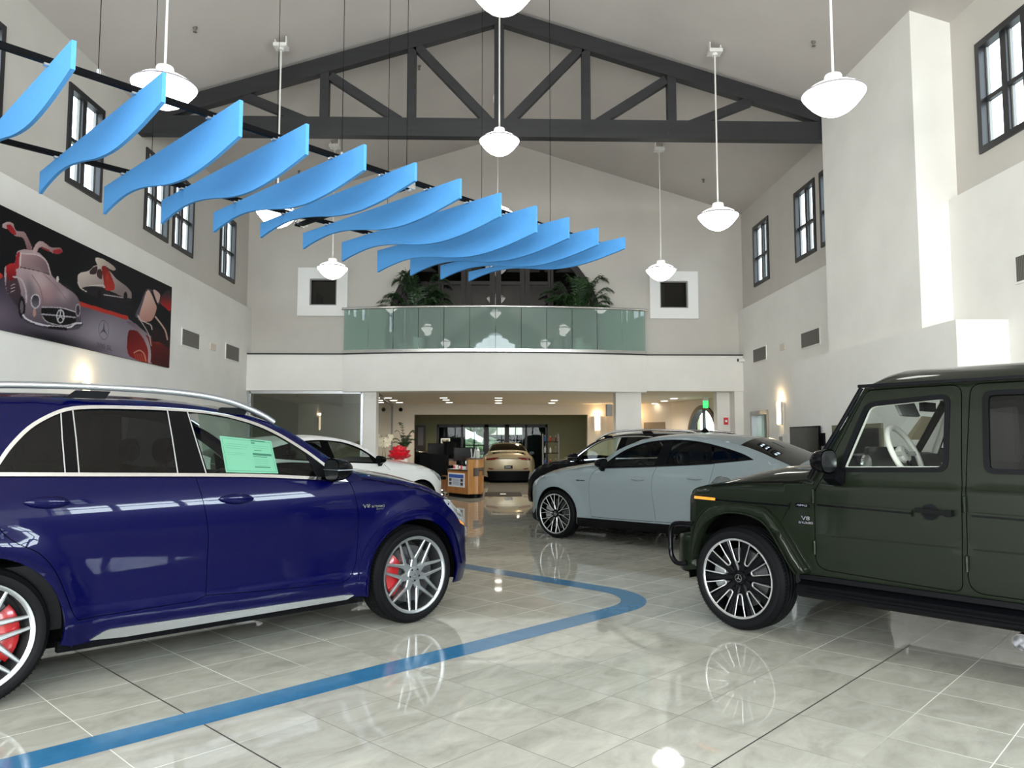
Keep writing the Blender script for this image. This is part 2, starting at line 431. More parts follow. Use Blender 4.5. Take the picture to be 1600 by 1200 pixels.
shopwin('Y', YF, fr1, 7, 3, -1)
NW[0] += 1; g = MB(); plate(g, fr2, [], lambda a, b, d: (a, YF - .1 - d, b), .01); struct('window_%d' % NW[0], g, 'cpane')
# ---- ceiling: two slopes meeting at the ridge
mb = MB()
for sx, xe in ((-1, XLU - .4), (1, XRU + .4)):
    ze = ceil_z(xe)
    a = [(X0, YF - .3, 9.27), (xe, YF - .3, ze), (xe, YB + .4, ze), (X0, YB + .4, 9.27)]
    i = [mb.pt(p) for p in a] + [mb.pt((p[0], p[1], p[2] + .2)) for p in a]
    for q in ((0, 1, 2, 3), (7, 6, 5, 4), (0, 4, 5, 1), (1, 5, 6, 2), (2, 6, 7, 3)): mb.f.append([i[k] for k in q])
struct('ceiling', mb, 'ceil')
# ---- back wall with two square windows and the arched opening
ARC = [(X0 - .04 + 2.78 * math.cos(R_(t)), 4.13 + 2.78 * math.sin(R_(t))) for t in range(0, 181, 5)]
arch_hole = [(ARC[0][0], 3.64)] + ARC + [(ARC[-1][0], 3.64)]
sqL, sqR = rect(-4.63, 4.90, -3.95, 5.58), rect(4.26, 4.87, 4.98, 5.57)
gb = [(XLU - .3, 3.6), (ARC[-1][0], 3.6), (ARC[0][0], 3.6), (XRU + .3, 3.6), (XRU + .3, 7.4), (X0, 9.5), (XLU - .3, 7.4)]
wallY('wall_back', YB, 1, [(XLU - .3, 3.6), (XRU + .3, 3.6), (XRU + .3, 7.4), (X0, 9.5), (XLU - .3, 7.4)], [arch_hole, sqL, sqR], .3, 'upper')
for k, (o_, h_) in enumerate(((rect(-4.93, 4.63, -3.68, 5.86), sqL), (rect(4.0, 4.6, 5.24, 5.82), sqR))):
    NW[0] += 1; mb = MB(); plate(mb, o_, [h_], lambda a, b, d: (a, YB - .045 + d, b), .06); w = struct('window_%d' % NW[0], mb, 'white')
    (a0, z0), _, (a1, z1), _ = h_
    g = MB(); plate(g, rect(a0 - .01, z0 - .01, a1 + .01, z1 + .01), [rect(a0 + .03, z0 + .03, a1 - .03, z1 - .03)], lambda a, b, d: (a, YB - .01 + d, b), .08); g.build('reveal', 'grey', w, smooth=False)
    g = MB(); g.quad((a0, YB + .09, z0), (a1, YB + .09, z0), (a1, YB + .09, z1), (a0, YB + .09, z1)); g.build('pane', 'dimglass', w, smooth=False)
# arched brown door screen
M['archbrown'] = mat('bronze_frame', (.032, .027, .026), .5, spec=.2)
mb = MB()
inner = [(X0 - .04 + 2.62 * math.cos(R_(t)), 4.13 + 2.62 * math.sin(R_(t))) for t in range(0, 181, 5)]
inner = [(inner[0][0], 3.72)] + inner + [(inner[-1][0], 3.72)]
plate(mb, arch_hole, [inner], lambda a, b, d: (a, YB + .04 + d, b), .12)
def arch_top(x): return 4.13 + math.sqrt(max(0, 2.64 ** 2 - (x - X0 + .04) ** 2))
for cx, w_ in ((X0 - .04, .29), (X0 - .79, .25), (X0 + .71, .25), (X0 - 1.43, .14), (X0 + 1.37, .14)):
    mb.box((cx - w_ / 2, YB + .05, 3.7), (cx - .008, YB + .15, arch_top(cx))); mb.box((cx + .008, YB + .05, 3.7), (cx + w_ / 2, YB + .15, arch_top(cx)))
for a, b in ((-1.5, -.9), (-.66, -.14), (.06, .6), (.84, 1.32)):
    mb.box((X0 + a - .1, YB + .06, 5.47), (X0 + b, YB + .13, 5.56))
dr = struct('door_2', mb, 'archbrown')
g = MB(); plate(g, inner, [], lambda a, b, d: (a, YB + .1 + d, b), .004); g.build('pane', glass('bronze_glass', (.12, .11, .10), 1.42), dr, smooth=False)
# upstairs rooms behind the arch and the two square windows
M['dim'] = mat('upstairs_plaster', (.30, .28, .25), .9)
mb = MB(); x0, x1, y0, y1, z0, z1 = -6.5, 6.7, YB + .3, 24.5, 3.62, 9.6
for q in (((x0, y1, z0), (x1, y1, z0), (x1, y1, z1), (x0, y1, z1)), ((x0, y0, z0), (x0, y1, z0), (x0, y1, z1), (x0, y0, z1)), ((x1, y1, z0), (x1, y0, z0), (x1, y0, z1), (x1, y1, z1)),
          ((x0, y0, z0), (x1, y0, z0), (x1, y1, z0), (x0, y1, z0)), ((x0, y0, z1), (x0, y1, z1), (x1, y1, z1), (x1, y0, z1)),
          ((-3.2, y0, z0), (-3.2, y1, z0), (-3.2, y1, 7), (-3.2, y0, 7)), ((3.5, y0, z0), (3.5, y1, z0), (3.5, y1, 7), (3.5, y0, 7))): mb.quad(*q)
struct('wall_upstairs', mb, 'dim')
# ---- fascia, curved balcony, black strip
mb = MB(); mb.box((XL, 18.86, 2.73), (-3.6, YB, 3.62)); mb.box((3.7, 18.86, 2.73), (XR, YB, 3.62)); struct('wall_fascia', mb, 'wall')
def arc(n=40, off=0.0, x0=-3.71, x1=3.83, yend=18.84, sag=.46):
    out = []
    for i in range(n + 1):
        t = i / n * 2 - 1; out.append(((x0 + x1) / 2 + (x1 - x0) / 2 * t, yend - sag * (1 - t * t) + off))
    return out
A = arc()
def arc_slab(mb, z0, z1, off=0.0, back=YB, thin=None):
    P = arc(off=off)
    Q = [(x, back) for x, _ in P] if thin is None else arc(off=off + thin)
    mb.grid([[(x, y, z0) for x, y in Q], [(x, y, z0) for x, y in P], [(x, y, z1) for x, y in P], [(x, y, z1) for x, y in Q], [(x, y, z0) for x, y in Q]])
    for k in (0, -1):
        mb.quad((*P[k], z0), (*Q[k], z0), (*Q[k], z1), (*P[k], z1))
mb = MB(); arc_slab(mb, 2.70, 3.62); struct('balcony_slab', mb, 'wall')
mb = MB(); arc_slab(mb, 3.62, 3.655, off=-.02); mb.box((XL, 18.83, 3.62), (-3.72, YB, 3.655)); mb.box((3.84, 18.83, 3.62), (XR, YB, 3.655)); struct('trim_1', mb, 'black')
gr = thing('balcony_guardrail', 'curved greenish glass balcony guard with polished steel rail, above the lobby opening', 'railing', (0, 18.6, 3.655))
o = (0, 18.6, 3.655)
mb = MB(o); arc_slab(mb, 3.656, 3.73, off=.0, thin=.07); mb.build('base_shoe', 'steel', gr)
P = arc(48, off=.035)
for k in range(12):
    mb = MB(o); seg = P[k * 4:k * 4 + 5]; sh = .006
    a = [Vector((*p, 0)) for p in seg]; d0 = (a[1] - a[0]).normalized() * sh; d1 = (a[-1] - a[-2]).normalized() * sh; a[0] += d0; a[-1] -= d1
    mb.grid([[(p.x, p.y, 3.72) for p in a], [(p.x, p.y, 4.745) for p in a]]); mb.build('glass_panel', 'guard', gr, smooth=False)
mb = MB(o); Pr = arc(60, off=.035, x0=-3.76, x1=3.88); mb.tube([(x, y, 4.77) for x, y in Pr], .034, 12); mb.build('handrail', 'steel', gr, angle=60)
# ---- lobby under the balcony
ZC = 2.75
mb = MB(); mb.box((-9, YB, ZC), (6.95, 26, ZC + .1)); mb.box((-9, 26, ZC), (7.2, 34.5, ZC + .1)); struct('ceiling_lobby', mb, 'tan')
struct('column_left', MB().box((-3.21, 18.95, 0), (-2.89, 19.35, ZC)), 'wall')
struct('column_centre', MB().box((3.08, 19.0, 0), (3.72, 19.4, ZC)), 'wall')
struct('column_right', MB().box((5.72, 19.3, 0), (6.05, 19.6, ZC)), 'wall')
mb = MB(); mb.box((6.05, 18.9, 0), (6.6, 19.7, ZC)); struct('wall_right_pier', mb, 'wall')
wallY('wall_lobby', 26.0, 1, [(-9, 0), (-2.68, 0), (-2.68, 2.39), (3.24, 2.39), (3.24, 0), (3.9, 0), (3.9, ZC + .05), (-9, ZC + .05)], [], .25, 'tan')
mb = MB(); mb.box((-9, 26.0, 0), (-8.8, 40, ZC)); mb.box((7.0, 26.3, 0), (7.2, 40, ZC)); mb.box((3.9, 26.3, 0), (7.1, 26.45, ZC)); mb.box((-9, 19.2, 0), (-8.8, 26, ZC)); struct('wall_lobby_side', mb, 'green')
# corridor on the right: recess with a door, then a diagonal wall with an arched door
def wallseg(name, p, q, z1, m, holes=(), depth=.15):
    p = Vector(p); q = Vector(q); L = (q - p).length; d = (q - p) / L; n = Vector((-d[1], d[0]))
    mb = MB(); plate(mb, rect(0, 0, L, z1), holes, lambda a, b, t: (p[0] + d[0] * a + n[0] * t, p[1] + d[1] * a + n[1] * t, b), depth)
    return struct(name, mb, m)
wallseg('wall_corridor', (3.9, 26.2), (5.0, 26.0), ZC, 'tan')
wallseg('wall_corridor_door', (5.0, 26.0), (5.86, 24.9), ZC, 'tan')
dp, dq = Vector((5.86, 24.9)), Vector((6.62, 21.3)); DL = (dq - dp).length; dd = (dq - dp) / DL; dn = Vector((-dd[1], dd[0]))
ac = .0
ah0, ah1 = 1.25, 3.15
acx = (ah0 + ah1) / 2; ar = (ah1 - ah0) / 2
AH = [(acx + ar * math.cos(R_(t)), 1.62 + ar * math.sin(R_(t))) for t in range(0, 181, 10)]
ahole = [(ah1, .02)] + AH + [(ah0, .02)]
wallseg('wall_diagonal', dp, dq, ZC, 'tan', [ahole])
mb = MB(); wallseg('wall_corridor_end', dq, (6.7, 19.6), ZC, 'tan')
def dW(a, b, t): return (dp[0] + dd[0] * a + dn[0] * t, dp[1] + dd[1] * a + dn[1] * t, b)
AI = [(acx + (ar - .13) * math.cos(R_(t)), 1.62 + (ar - .13) * math.sin(R_(t))) for t in range(0, 181, 10)]
ai = [(ah1 - .13, .12)] + AI + [(ah0 + .13, .12)]
mb = MB(); plate(mb, ahole, [ai], lambda a, b, t: dW(a, b, t - .05), .22)
mb.box((0, 0, 0), (0, 0, 0)) if False else None
for a in (acx - .04,):
    i = [mb.pt(dW(a + x, z, t)) for z in (.1, 2.45) for x, t in ((0, 0), (.07, 0), (.07, .08), (0, .08))]
    for q in ((0, 1, 5, 4), (1, 2, 6, 5), (2, 3, 7, 6), (3, 0, 4, 7)): mb.f.append([i[k] for k in q])
d3 = struct('door_3', mb, 'black')
g = MB(); plate(g, ai, [], lambda a, b, t: dW(a, b, t + .04), .004); g.build('pane', 'glassclear', d3, smooth=False)
# brown door on the short wall of the corridor
sp, sq = Vector((5.0, 26.0)), Vector((5.86, 24.9)); sd = (sq - sp).normalized(); sn = Vector((-sd[1], sd[0]))
def sW(a, b, t): return (sp[0] + sd[0] * a + sn[0] * t, sp[1] + sd[1] * a + sn[1] * t, b)
M['doorbrown'] = mat('taupe_door', (.19, .145, .10), .5)
mb = MB(); plate(mb, rect(.25, 0, 1.15, 2.12), [], lambda a, b, t: sW(a, b, t - .04), .04); d4 = struct('door_4', mb, 'doorbrown')
g = MB(); plate(g, rect(.55, 1.3, .63, 1.8), [], lambda a, b, t: sW(a, b, t - .05), .01); g.build('pane', 'white', d4, smooth=False)
# glass office on the left
NW[0] += 1; mb = MB(); Yg = 19.0
for x in (-6.03, -3.25): mb.box((x - .03, Yg - .02, 0), (x + .03, Yg + .05, 2.73))
mb.box((-6.03, Yg - .02, 2.66), (-3.25, Yg + .05, 2.73)); w = struct('window_%d' % NW[0], mb, 'satin')
g = MB(); g.quad((-6.03, Yg, 0), (-3.25, Yg, 0), (-3.25, Yg, 2.7), (-6.03, Yg, 2.7)); g.build('pane', 'glassoffice', w, smooth=False)
NW[0] += 1; mb = MB(); mb.bar((-2.97, 19.4, 0), (-2.97, 19.4, ZC), .06, .06, up=(0, 1, 0)); mb.bar((-3.42, 25.95, 0), (-3.42, 25.95, ZC), .06, .06, up=(0, 1, 0)); mb.bar((-2.97, 19.4, ZC - .04), (-3.42, 25.95, ZC - .04), .06, .08)
w = struct('window_%d' % NW[0], mb, 'grey')
g = MB(); g.quad((-2.97, 19.4, 0), (-3.42, 25.95, 0), (-3.42, 25.95, ZC), (-2.97, 19.4, ZC)); g.build('pane', 'glassoffice', w, smooth=False)
wallX('wall_office', -6.6, -1, rect(19.3, 0, 26, ZC), [], .1, 'green')
# ---- showroom beyond and its glazed entrance
SF = rect(-2.45, .0, 2.43, 2.24)
wallY('wall_far', 34.0, 1, [(-9, 0), (-2.45, 0), (-2.45, 2.24), (2.43, 2.24), (2.43, 0), (7.1, 0), (7.1, ZC + .1), (-9, ZC + .1)], [], .2, 'green')
NW[0] += 1; mb = MB()
for px in (684, 722, 760, 792, 822, 854):
    x = onY(px, 690, 34.0)[0]; ww = .05 if px not in (760, 792) else .1
    mb.box((x - ww, 33.96, 0), (x + ww, 34.06, 2.24))
mb.box((-2.45, 33.96, 2.10), (2.43, 34.06, 2.24)); mb.box((-2.45, 33.96, 0), (2.43, 34.06, .1))
w = struct('window_%d' % NW[0], mb, 'black'); g = MB(); g.quad((-2.45, 34, 0), (2.43, 34, 0), (2.43, 34, 2.2), (-2.45, 34, 2.2)); g.build('pane', 'glassgreen', w, smooth=False)
hol = []
for a, b in ((727, 755), (764, 789), (795, 816)):
    xa, xb = onY(a, 690, 40)[0], onY(b, 690, 40)[0]; hol.append(rect(xa, .05, xb, 2.25))
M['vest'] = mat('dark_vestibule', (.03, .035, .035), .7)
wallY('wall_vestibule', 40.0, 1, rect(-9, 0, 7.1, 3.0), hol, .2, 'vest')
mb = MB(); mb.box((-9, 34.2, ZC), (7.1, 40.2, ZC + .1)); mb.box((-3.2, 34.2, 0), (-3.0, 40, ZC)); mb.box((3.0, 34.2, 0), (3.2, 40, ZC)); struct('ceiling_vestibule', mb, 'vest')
NW[0] += 1; mb = MB(); g = MB()
for h in hol:
    (a0, z0), _, (a1, z1), _ = h
    m_ = (a0 + a1) / 2; mb.box((m_ - .03, 40.02, 0), (m_ + .03, 40.1, z1)); mb.box((a0, 40.02, 1.25), (a1, 40.1, 1.31)); g.quad((a0, 40.06, 0), (a1, 40.06, 0), (a1, 40.06, z1), (a0, 40.06, z1))
w = struct('window_%d' % NW[0], mb, 'frame'); g.build('pane', 'glassclear', w, smooth=False)
# outside: hedge and a pale building
M['hedge'] = noisy(mat('hedge_leaves', (.1, .2, .05), .8), 4, (.02, .04, .015), (.10, .13, .06), detail=8)
random.seed(3); mb = MB()
for i in range(40):
    x = -9 + 9.0 * random.random(); z = 2.6 * random.random(); mb.lathe([(0.01, -.5), (.45, -.3), (.6, 0), (.45, .3), (.01, .5)], (x, 50 + random.random() * 1.5, z), 8)
o = mb.build('hedge', 'hedge'); tag(o, 'green bushes outside, seen through the far glazed entrance', 'bush', kind='stuff')
M['facade'] = mat('pale_facade', (.5, .42, .36), .8)
bt = thing('building', 'pale flat-roofed building outside, seen through the far glazed entrance', 'building', (4, 60, 0))
MB((4, 60, 0)).box((-1, 60, 0), (14, 66, 3.2)).build('wall', 'facade', bt, smooth=False); MB((4, 60, 0)).box((-1.2, 59.8, 3.2), (14.2, 66, 3.6)).build('roof', 'white', bt, smooth=False)
MB((4, 60, 0)).box((-.5, 59.9, 1.0), (13, 60, 2.0)).build('window', 'dark', bt, smooth=False)
# brown door on the far wall
xa, xb = onY(649, 690, 33.95)[0], onY(665, 690, 33.95)[0]
mb = MB(); mb.box((xa, 33.9, 0), (xb, 33.98, 2.2)); d5 = struct('door_5', mb, 'brown')
MB().box((xa + .12, 33.88, 1.3), (xb - .1, 33.9, 2.1)).build('pane', 'grey', d5, smooth=False)
# ---- projecting pier and low box on the right wall
mb = MB(); mb.box((5.83, 10.12, 2.9), (6.6, 13.0, 7.6)); struct('wall_pier', mb, 'wall')
mb = MB(); mb.box((5.62, 9.03, 0), (6.4, 14.15, 2.955)); struct('wall_low_box', mb, 'wall')
# ---- door in the right wall
mb = MB(); Xd = XR
for y in (17.2, 18.32): mb.box((Xd - .02, y - .05, 0), (Xd + .14, y + .05, 2.2))
mb.box((Xd - .02, 17.2, 2.1), (Xd + .14, 18.32, 2.2)); d1 = struct('door_1', mb, 'satin')
g = MB(); g.quad((Xd + .1, 17.25, 0), (Xd + .1, 18.27, 0), (Xd + .1, 18.27, 2.1), (Xd + .1, 17.25, 2.1)); g.build('pane', 'guard', d1, smooth=False)
g = MB(); g.box((Xd + .08, 17.66, 0), (Xd + .13, 17.7, 2.1)); g.build('stile', 'grey', d1, smooth=False)
wallX('wall_side_office', 8.2, 1, rect(16.5, 0, 19.2, 2.6), [], .1, 'tan')
mb = MB(); mb.box((XR + .4, 16.5, 2.5), (8.3, 19.2, 2.6)); mb.box((XR + .4, 16.4, 0), (8.3, 16.5, 2.6)); mb.box((XR + .4, 19.1, 0), (8.3, 19.2, 2.6)); struct('ceiling_side_office', mb, 'tan')
# ================================================================== things on the building
# roof truss
TY = 13.05
tr = thing('roof_truss', 'charcoal timber roof truss spanning the hall under the ceiling', 'truss', (X0, TY, 6.83)); to = (X0, TY, 6.83)
def tz(dx): return 9.21 - .3075 * abs(dx)
yc = TY + .09
MB(to).box((XLU - .02, TY, 6.83), (XRU + .02, TY + .18, 7.16)).build('bottom_chord', 'truss', tr, smooth=False)
for s in (-1, 1):
    mb = MB(to); pr = [(X0, tz(0)), (X0 + s * 6.29, tz(6.29)), (X0 + s * 6.29, tz(6.29) - .29), (X0, tz(0) - .29)]
    plate(mb, pr if s > 0 else pr[::-1], [], lambda a, b, d: (a, TY + .01 + d, b), .16); mb.build('top_chord', 'truss', tr, smooth=False)
def member(name, p, q, w):
    mb = MB(to); mb.bar((X0 + p[0], yc, p[1]), (X0 + q[0], yc, q[1]), w, .14, up=(0, 1, 0)); return mb.build(name, 'truss', tr, smooth=False)
member('post', (0, 7.1), (0, tz(0) - .1), .175)
for s in (-1, 1):
    member('post', (s * 1.55, 7.1), (s * 1.55, tz(1.55) - .15), .155)
    member('post', (s * 3.08, 7.1), (s * 3.08, tz(3.08) - .15), .155)
    member('brace', (s * .17, 7.12), (s * 1.5, 8.53), .155)
    member('brace', (s * 1.75, 7.12), (s * 2.98, 7.92), .15)
    member('brace', (s * 3.4, 7.10), (s * 4.5, 7.55), .15)
    for dx in (0.0, 1.55, 3.08):
        if dx == 0 and s == 1: continue
        for i in range(3):
            for j in range(2):
                MB(to).lathe([(.014, 0), (.014, -.012), (.001, -.016)], (X0 + s * dx + (i - 1) * .1 + .02, TY, 6.93 + j * .12), 8, axis='y').build('bolt', 'black', tr)
# pendant lamps
def pendant(x, y, zc, label, group):
    t = thing('pendant_lamp', label, 'lamp', (x, y, ceil_z(x)), 0, group); o = (x, y, ceil_z(x)); zt = ceil_z(x)
    mb = MB(o); mb.tube([(x, y, zt - .12), (x, y, zc + .18)], .014, 10); mb.build('rod', 'lampcap', t)
    mb = MB(o); mb.box((x - .11, y - .09, zt - .16), (x + .11, y + .09, zt - .1)); mb.lathe([(.05, zt - .2), (.05, zt - .15)], (x, y, 0), 16)
    for s in (-1, 1): mb.box((x + s * .09 - .008, y - .05, zt - .12), (x + s * .09 + .008, y + .05, zt + .03))
    mb.build('canopy', 'lampcap', t, smooth=False)
    mb = MB(o); mb.lathe([(.02, zc + .205), (.085, zc + .20), (.092, zc + .185), (.092, zc + .11), (.1, zc + .10)], (x, y, 0), 28); mb.build('fitter', 'lampcap', t)
    mb = MB(o); mb.lathe([(.095, zc + .115), (.15, zc + .10), (.22, zc + .07), (.285, zc + .03), (.32, zc + .0), (.33, zc - .015), (.322, zc - .035), (.29, zc - .078), (.235, zc - .145), (.17, zc - .202), (.10, zc - .24), (.04, zc - .262), (.001, zc - .265)], (x, y, 0), 48); mb.build('globe', 'lampglobe', t, angle=70)
    mb = MB(o); mb.lathe([(.305, zc + .016), (.318, zc + .008), (.337, zc - .008), (.332, zc - .018), (.31, zc - .01), (.305, zc + .016)], (x, y, 0), 48, caps=False); mb.build('rim_band', 'rimband', t, angle=70)
    return t
rows = [(8.0, 'near'), (12.3, 'middle'), (16.6, 'far')]
for (y, w), zz in zip(rows, (5.29, 5.22, 5.29)):
    for s, sd in ((-1, 'left'), (1, 'right')):
        pendant(X0 + s * 3.63, y, zz, {(-1, 'near'): 'white opal pendant lamp behind the second blue baffle, largest at upper left', (1, 'near'): 'white opal pendant lamp on the right in front of the tall pale pier', (-1, 'middle'): 'white opal pendant lamp half hidden behind the blue baffles at left', (1, 'middle'): 'white opal pendant lamp right of the middle, hanging below the truss end', (-1, 'far'): 'small white opal pendant lamp beside the left square window', (1, 'far'): 'small white opal pendant lamp beside the right square window'}[(s, w)], 'opal pendant lamps along the hall sides')
for (y, w), zz in zip(rows, (6.40, 6.46, 6.56)):
    pendant(X0, y, zz, {'near': 'white opal pendant lamp cut off by the top edge, on the centre line', 'middle': 'white opal pendant lamp hanging in front of the centre of the truss', 'far': 'white opal pendant lamp on the centre line, mostly hidden behind the baffle tips'}[w], 'opal pendant lamps under the ridge')
# blue felt baffles hung from two rails
DU, DV = Vector((math.sqrt(.5), math.sqrt(.5), 0)), Vector((math.sqrt(.5), -math.sqrt(.5), 0))
def UV(u, v, z): return DU * u + DV * v + Vector((0, 0, z))
ends = [.21, .235, .31, .28, .25, .19, .215, .275, .325, .27, .23, .16]
shape = [(0, 0), (.06, -.035), (.13, -.062), (.2, -.078), (.28, -.07), (.36, -.04), (.44, .005), (.52, .055), (.6, .09), (.68, .107), (.76, .10), (.84, .078), (.92, .042), (1, 0)]
shp = spline(shape, 4)
words = ['first', 'second', 'third', 'fourth', 'fifth', 'sixth', 'seventh', 'eighth', 'ninth', 'tenth', 'eleventh', 'twelfth and last']
ZT = 4.295
for i in range(-1, 12):
    u = 1.62 + .633 * i; vn = -5.80 - .019 * i; vf = vn - 3.14; e = ends[i] if i >= 0 else .2
    if i < 0: continue
    c = UV(u, vn, ZT)
    bt = thing('ceiling_baffle', ('hanging blue felt baffle with wavy lower edge, %s counted from the left' % words[i]), 'baffle', tuple(c), 0, 'blue wavy baffles hung in a row under the ceiling')
    mb = MB(tuple(c))
    ol = [(0, 0), (3.14, 0)] + [(3.14 * f, -(e + h)) for f, h in reversed(shp)]
    ol = densify(ol, .25)
    plate(mb, ol, [], lambda a, b, d: UV(u + d - .016, vf + a, ZT + b), .032)
    mb.build('felt_panel', 'baffle', bt, smooth=False)
    mb = MB(tuple(c))
    for vr in (-6.33 - .02 * i, -8.35 - .02 * i):
        p = UV(u, vr, ZT); mb.M = Matrix.Translation(p) @ Matrix.Rotation(R_(45), 4, 'Z'); mb.box((-.05, -.02, -.012), (.05, .02, .03)); mb.M = None
    mb.build('hanger_clip', 'satin', bt, smooth=False)
def railv(v0, u): return v0 - .02 * ((u - 1.62) / .633)
for v0, nm in ((-6.33, 'black suspension rail carrying the nearer ends of the blue baffles'), (-8.35, 'black suspension rail carrying the farther ends of the blue baffles')):
    a = UV(.2, railv(v0, .2), 4.325); b = UV(8.75, railv(v0, 8.75), 4.325)
    rt = thing('suspension_rail', nm, 'rail', tuple(a))
    MB(tuple(a)).bar(a, b, .04, .05).build('channel', 'blackplastic', rt, smooth=False)
    for u in (1.95, 4.25, 5.1, 7.6) if v0 > -7 else (1.2, 3.15, 4.65, 6.4, 8.3):
        p = UV(u, railv(v0, u), 4.34)
        mb = MB(tuple(a)); mb.tube([p, (p[0], p[1], ceil_z(p[0]) + .01)], .0035, 6); mb.build('cable', 'blackplastic', rt)
        mb = MB(tuple(a)); mb.tube([p, p + Vector((0, 0, .05))], .014, 8); mb.build('cable_clamp', 'satin', rt)
a = UV(5.12, railv(-6.33, 5.12), 4.26); b = UV(5.02, railv(-8.35, 5.12), 4.22)
ct = thing('cross_rail', 'black crossbar joining the two suspension rails between the sixth and seventh baffles', 'rail', tuple(a))
MB(tuple(a)).bar(a, b, .045, .05).build('channel', 'blackplastic', ct, smooth=False)
for p in (a, b):
    mb = MB(tuple(a)); mb.M = Matrix.Translation(p) @ Matrix.Rotation(R_(45), 4, 'Z')
    for s in (-1, 1): mb.box((-.07, s * .035 - .006, -.03), (.07, s * .035 + .006, .045)); mb.box((s * .05 - .01, -.05, .02), (s * .05 + .01, .05, .045))
    mb.M = None; mb.build('corner_bracket', 'chrome', ct, smooth=False)
# sprinkler heads on the ceiling
def on_ceil(px, py):
    d = _ray(px, py); s = 1 if px > 779 else -1
    # plane z + .3075 s (x-X0) = 9.27
    t = (9.27 + .3075 * s * X0 - EYE) / (d[2] + .3075 * s * d[0]); return EYEV + d * t
SPL = {(305, 43): 'small dark sprinkler head on the left ceiling slope beside the nearest lamp rod', (655, 103): 'small sprinkler head seen through the truss left of its centre post', (1271, 65): 'small dark sprinkler head on the ceiling left of the big right-hand lamp',
       (1099, 280): 'small sprinkler head on the far ceiling below the right half of the truss', (467, 267): 'small sprinkler head just above the fourth blue baffle'}
for (px, py), lb in SPL.items():
    p = on_ceil(px, py) - Vector((0, 0, .01)); o = MB(tuple(p)).lathe([(.035, p[2] + .02), (.035, p[2] + .0), (.02, p[2] - .02), (.012, p[2] - .05), (.03, p[2] - .06), (.03, p[2] - .065)], (p[0], p[1], 0), 12).build('sprinkler_head', 'vent')
    o.location = p; tag(o, lb, 'sprinkler', 'sprinkler heads')
# air vents, small plates, sconces
M['ventdark'] = mat('vent_dark', (.07, .064, .05), .7)
def vent(x, s, y0, y1, z0, z1, label):
    t = thing('air_vent', label, 'vent', (x, (y0 + y1) / 2, z0), 0, 'wall air vents'); o = (x, (y0 + y1) / 2, z0)
    mb = MB(o); plate(mb, rect(y0, z0, y1, z1), [rect(y0 + .025, z0 + .025, y1 - .025, z1 - .025)], lambda a, b, d: (x + s * (.015 - d), a, b), .02); mb.build('frame', 'wall', t, smooth=False)
    mb = MB(o); n = 30
    for i in range(n):
        y = y0 + .03 + (y1 - y0 - .06) * i / (n - 1); mb.box((x + s * .001, y - .0045, z0 + .025), (x + s * .012, y + .0045, z1 - .025))
    mb.build('grille', 'vent', t, smooth=False)
    mb = MB(o); mb.box((x + s * .0005, y0 + .02, z0 + .02), (x + s * .004, y1 - .02, z1 - .02)); mb.build('duct_opening', 'ventdark', t, smooth=False)
vent(XL, 1, 14.88, 15.78, 3.34, 3.70, 'brown air vent on the left wall, the one next to the car picture')
vent(XL, 1, 17.32, 18.25, 3.34, 3.72, 'brown air vent on the left wall, nearest the far corner')
vent(XR, -1, 17.19, 18.09, 3.34, 3.69, 'brown air vent on the right wall, nearest the far corner')
vent(XR, -1, 14.32, 15.23, 3.335, 3.68, 'brown air vent on the right wall beside the pale pier')
vent(XR, -1, 7.95, 8.86, 3.35, 3.70, 'brown air vent on the right wall, cut by the picture edge above the green car')
for x, s, ya, yb, lb in ((XL, 1, 16.38, 16.70, 'small blank cover plate between the two vents of the left wall'), (XR, -1, 16.08, 16.34, 'small blank cover plate between the two vents of the right wall')):
    o = MB((x, ya, 3.44)).box((x, ya, 3.44), (x + s * .02, yb, 3.59)).build('wall_plate', 'tan', smooth=False); o.location = (x, ya, 3.44); tag(o, lb, 'plate')
def sconce(c, nrm, label, h=.46, w=.17, power=3.0):
    """half-drum wall light; c = centre on the wall, nrm = into the room"""
    n = Vector(nrm).normalized(); a = Vector((-n[1], n[0], 0)); c = Vector(c)
    t = thing('wall_sconce', label, 'lamp', tuple(c), 0, 'warm wall sconces')
    mb = MB(tuple(c)); rows = []
    for z in (-h / 2, h / 2):
        rows.append([c + a * (w / 2 * math.cos(R_(k))) + n * (.02 + .08 * math.sin(R_(k))) + Vector((0, 0, z)) for k in range(0, 181, 15)])
    mb.grid(rows); mb.build('shade', 'warm', t)
    mb = MB(tuple(c))
    for sg in (-1, 1):
        p = c + a * (sg * (w / 2 + .012)) + n * .03; mb.bar(p - Vector((0, 0, h / 2 + .03)), p + Vector((0, 0, h / 2 + .03)), .02, .05, up=n)
    for z in (-h / 2 - .01, h / 2 + .01):
        p = c + n * .035 + Vector((0, 0, z)); mb.bar(p - a * (w / 2), p + a * (w / 2), .012 if False else .03, .012)
    mb.build('bracket', 'chrome', t, smooth=False)
    L = bpy.data.lights.new('sconce_bulb', 'POINT'); L.energy = power; L.color = (1, .72, .40); L.shadow_soft_size = .04
    lo = bpy.data.objects.new('sconce_bulb', L); COL.objects.link(lo); lo.location = c + n * .07 + Vector((0, 0, h / 2 + .07))
sconce((XR, 16.40, 2.09), (-1, 0, 0), 'warm lit wall sconce on the right wall beside the glass door')
sconce((XL, 11.4, 2.12), (1, 0, 0), 'warm lit wall sconce peeking over the blue car roof')
sconce((3.57, 26.0, 2.1), (0, -1, 0), 'warm lit wall sconce left of the white centre column')
sconce((4.75, 25.9, 2.05), (0, -1, 0), 'warm lit wall sconce in the corridor right of the white centre column', w=.13)
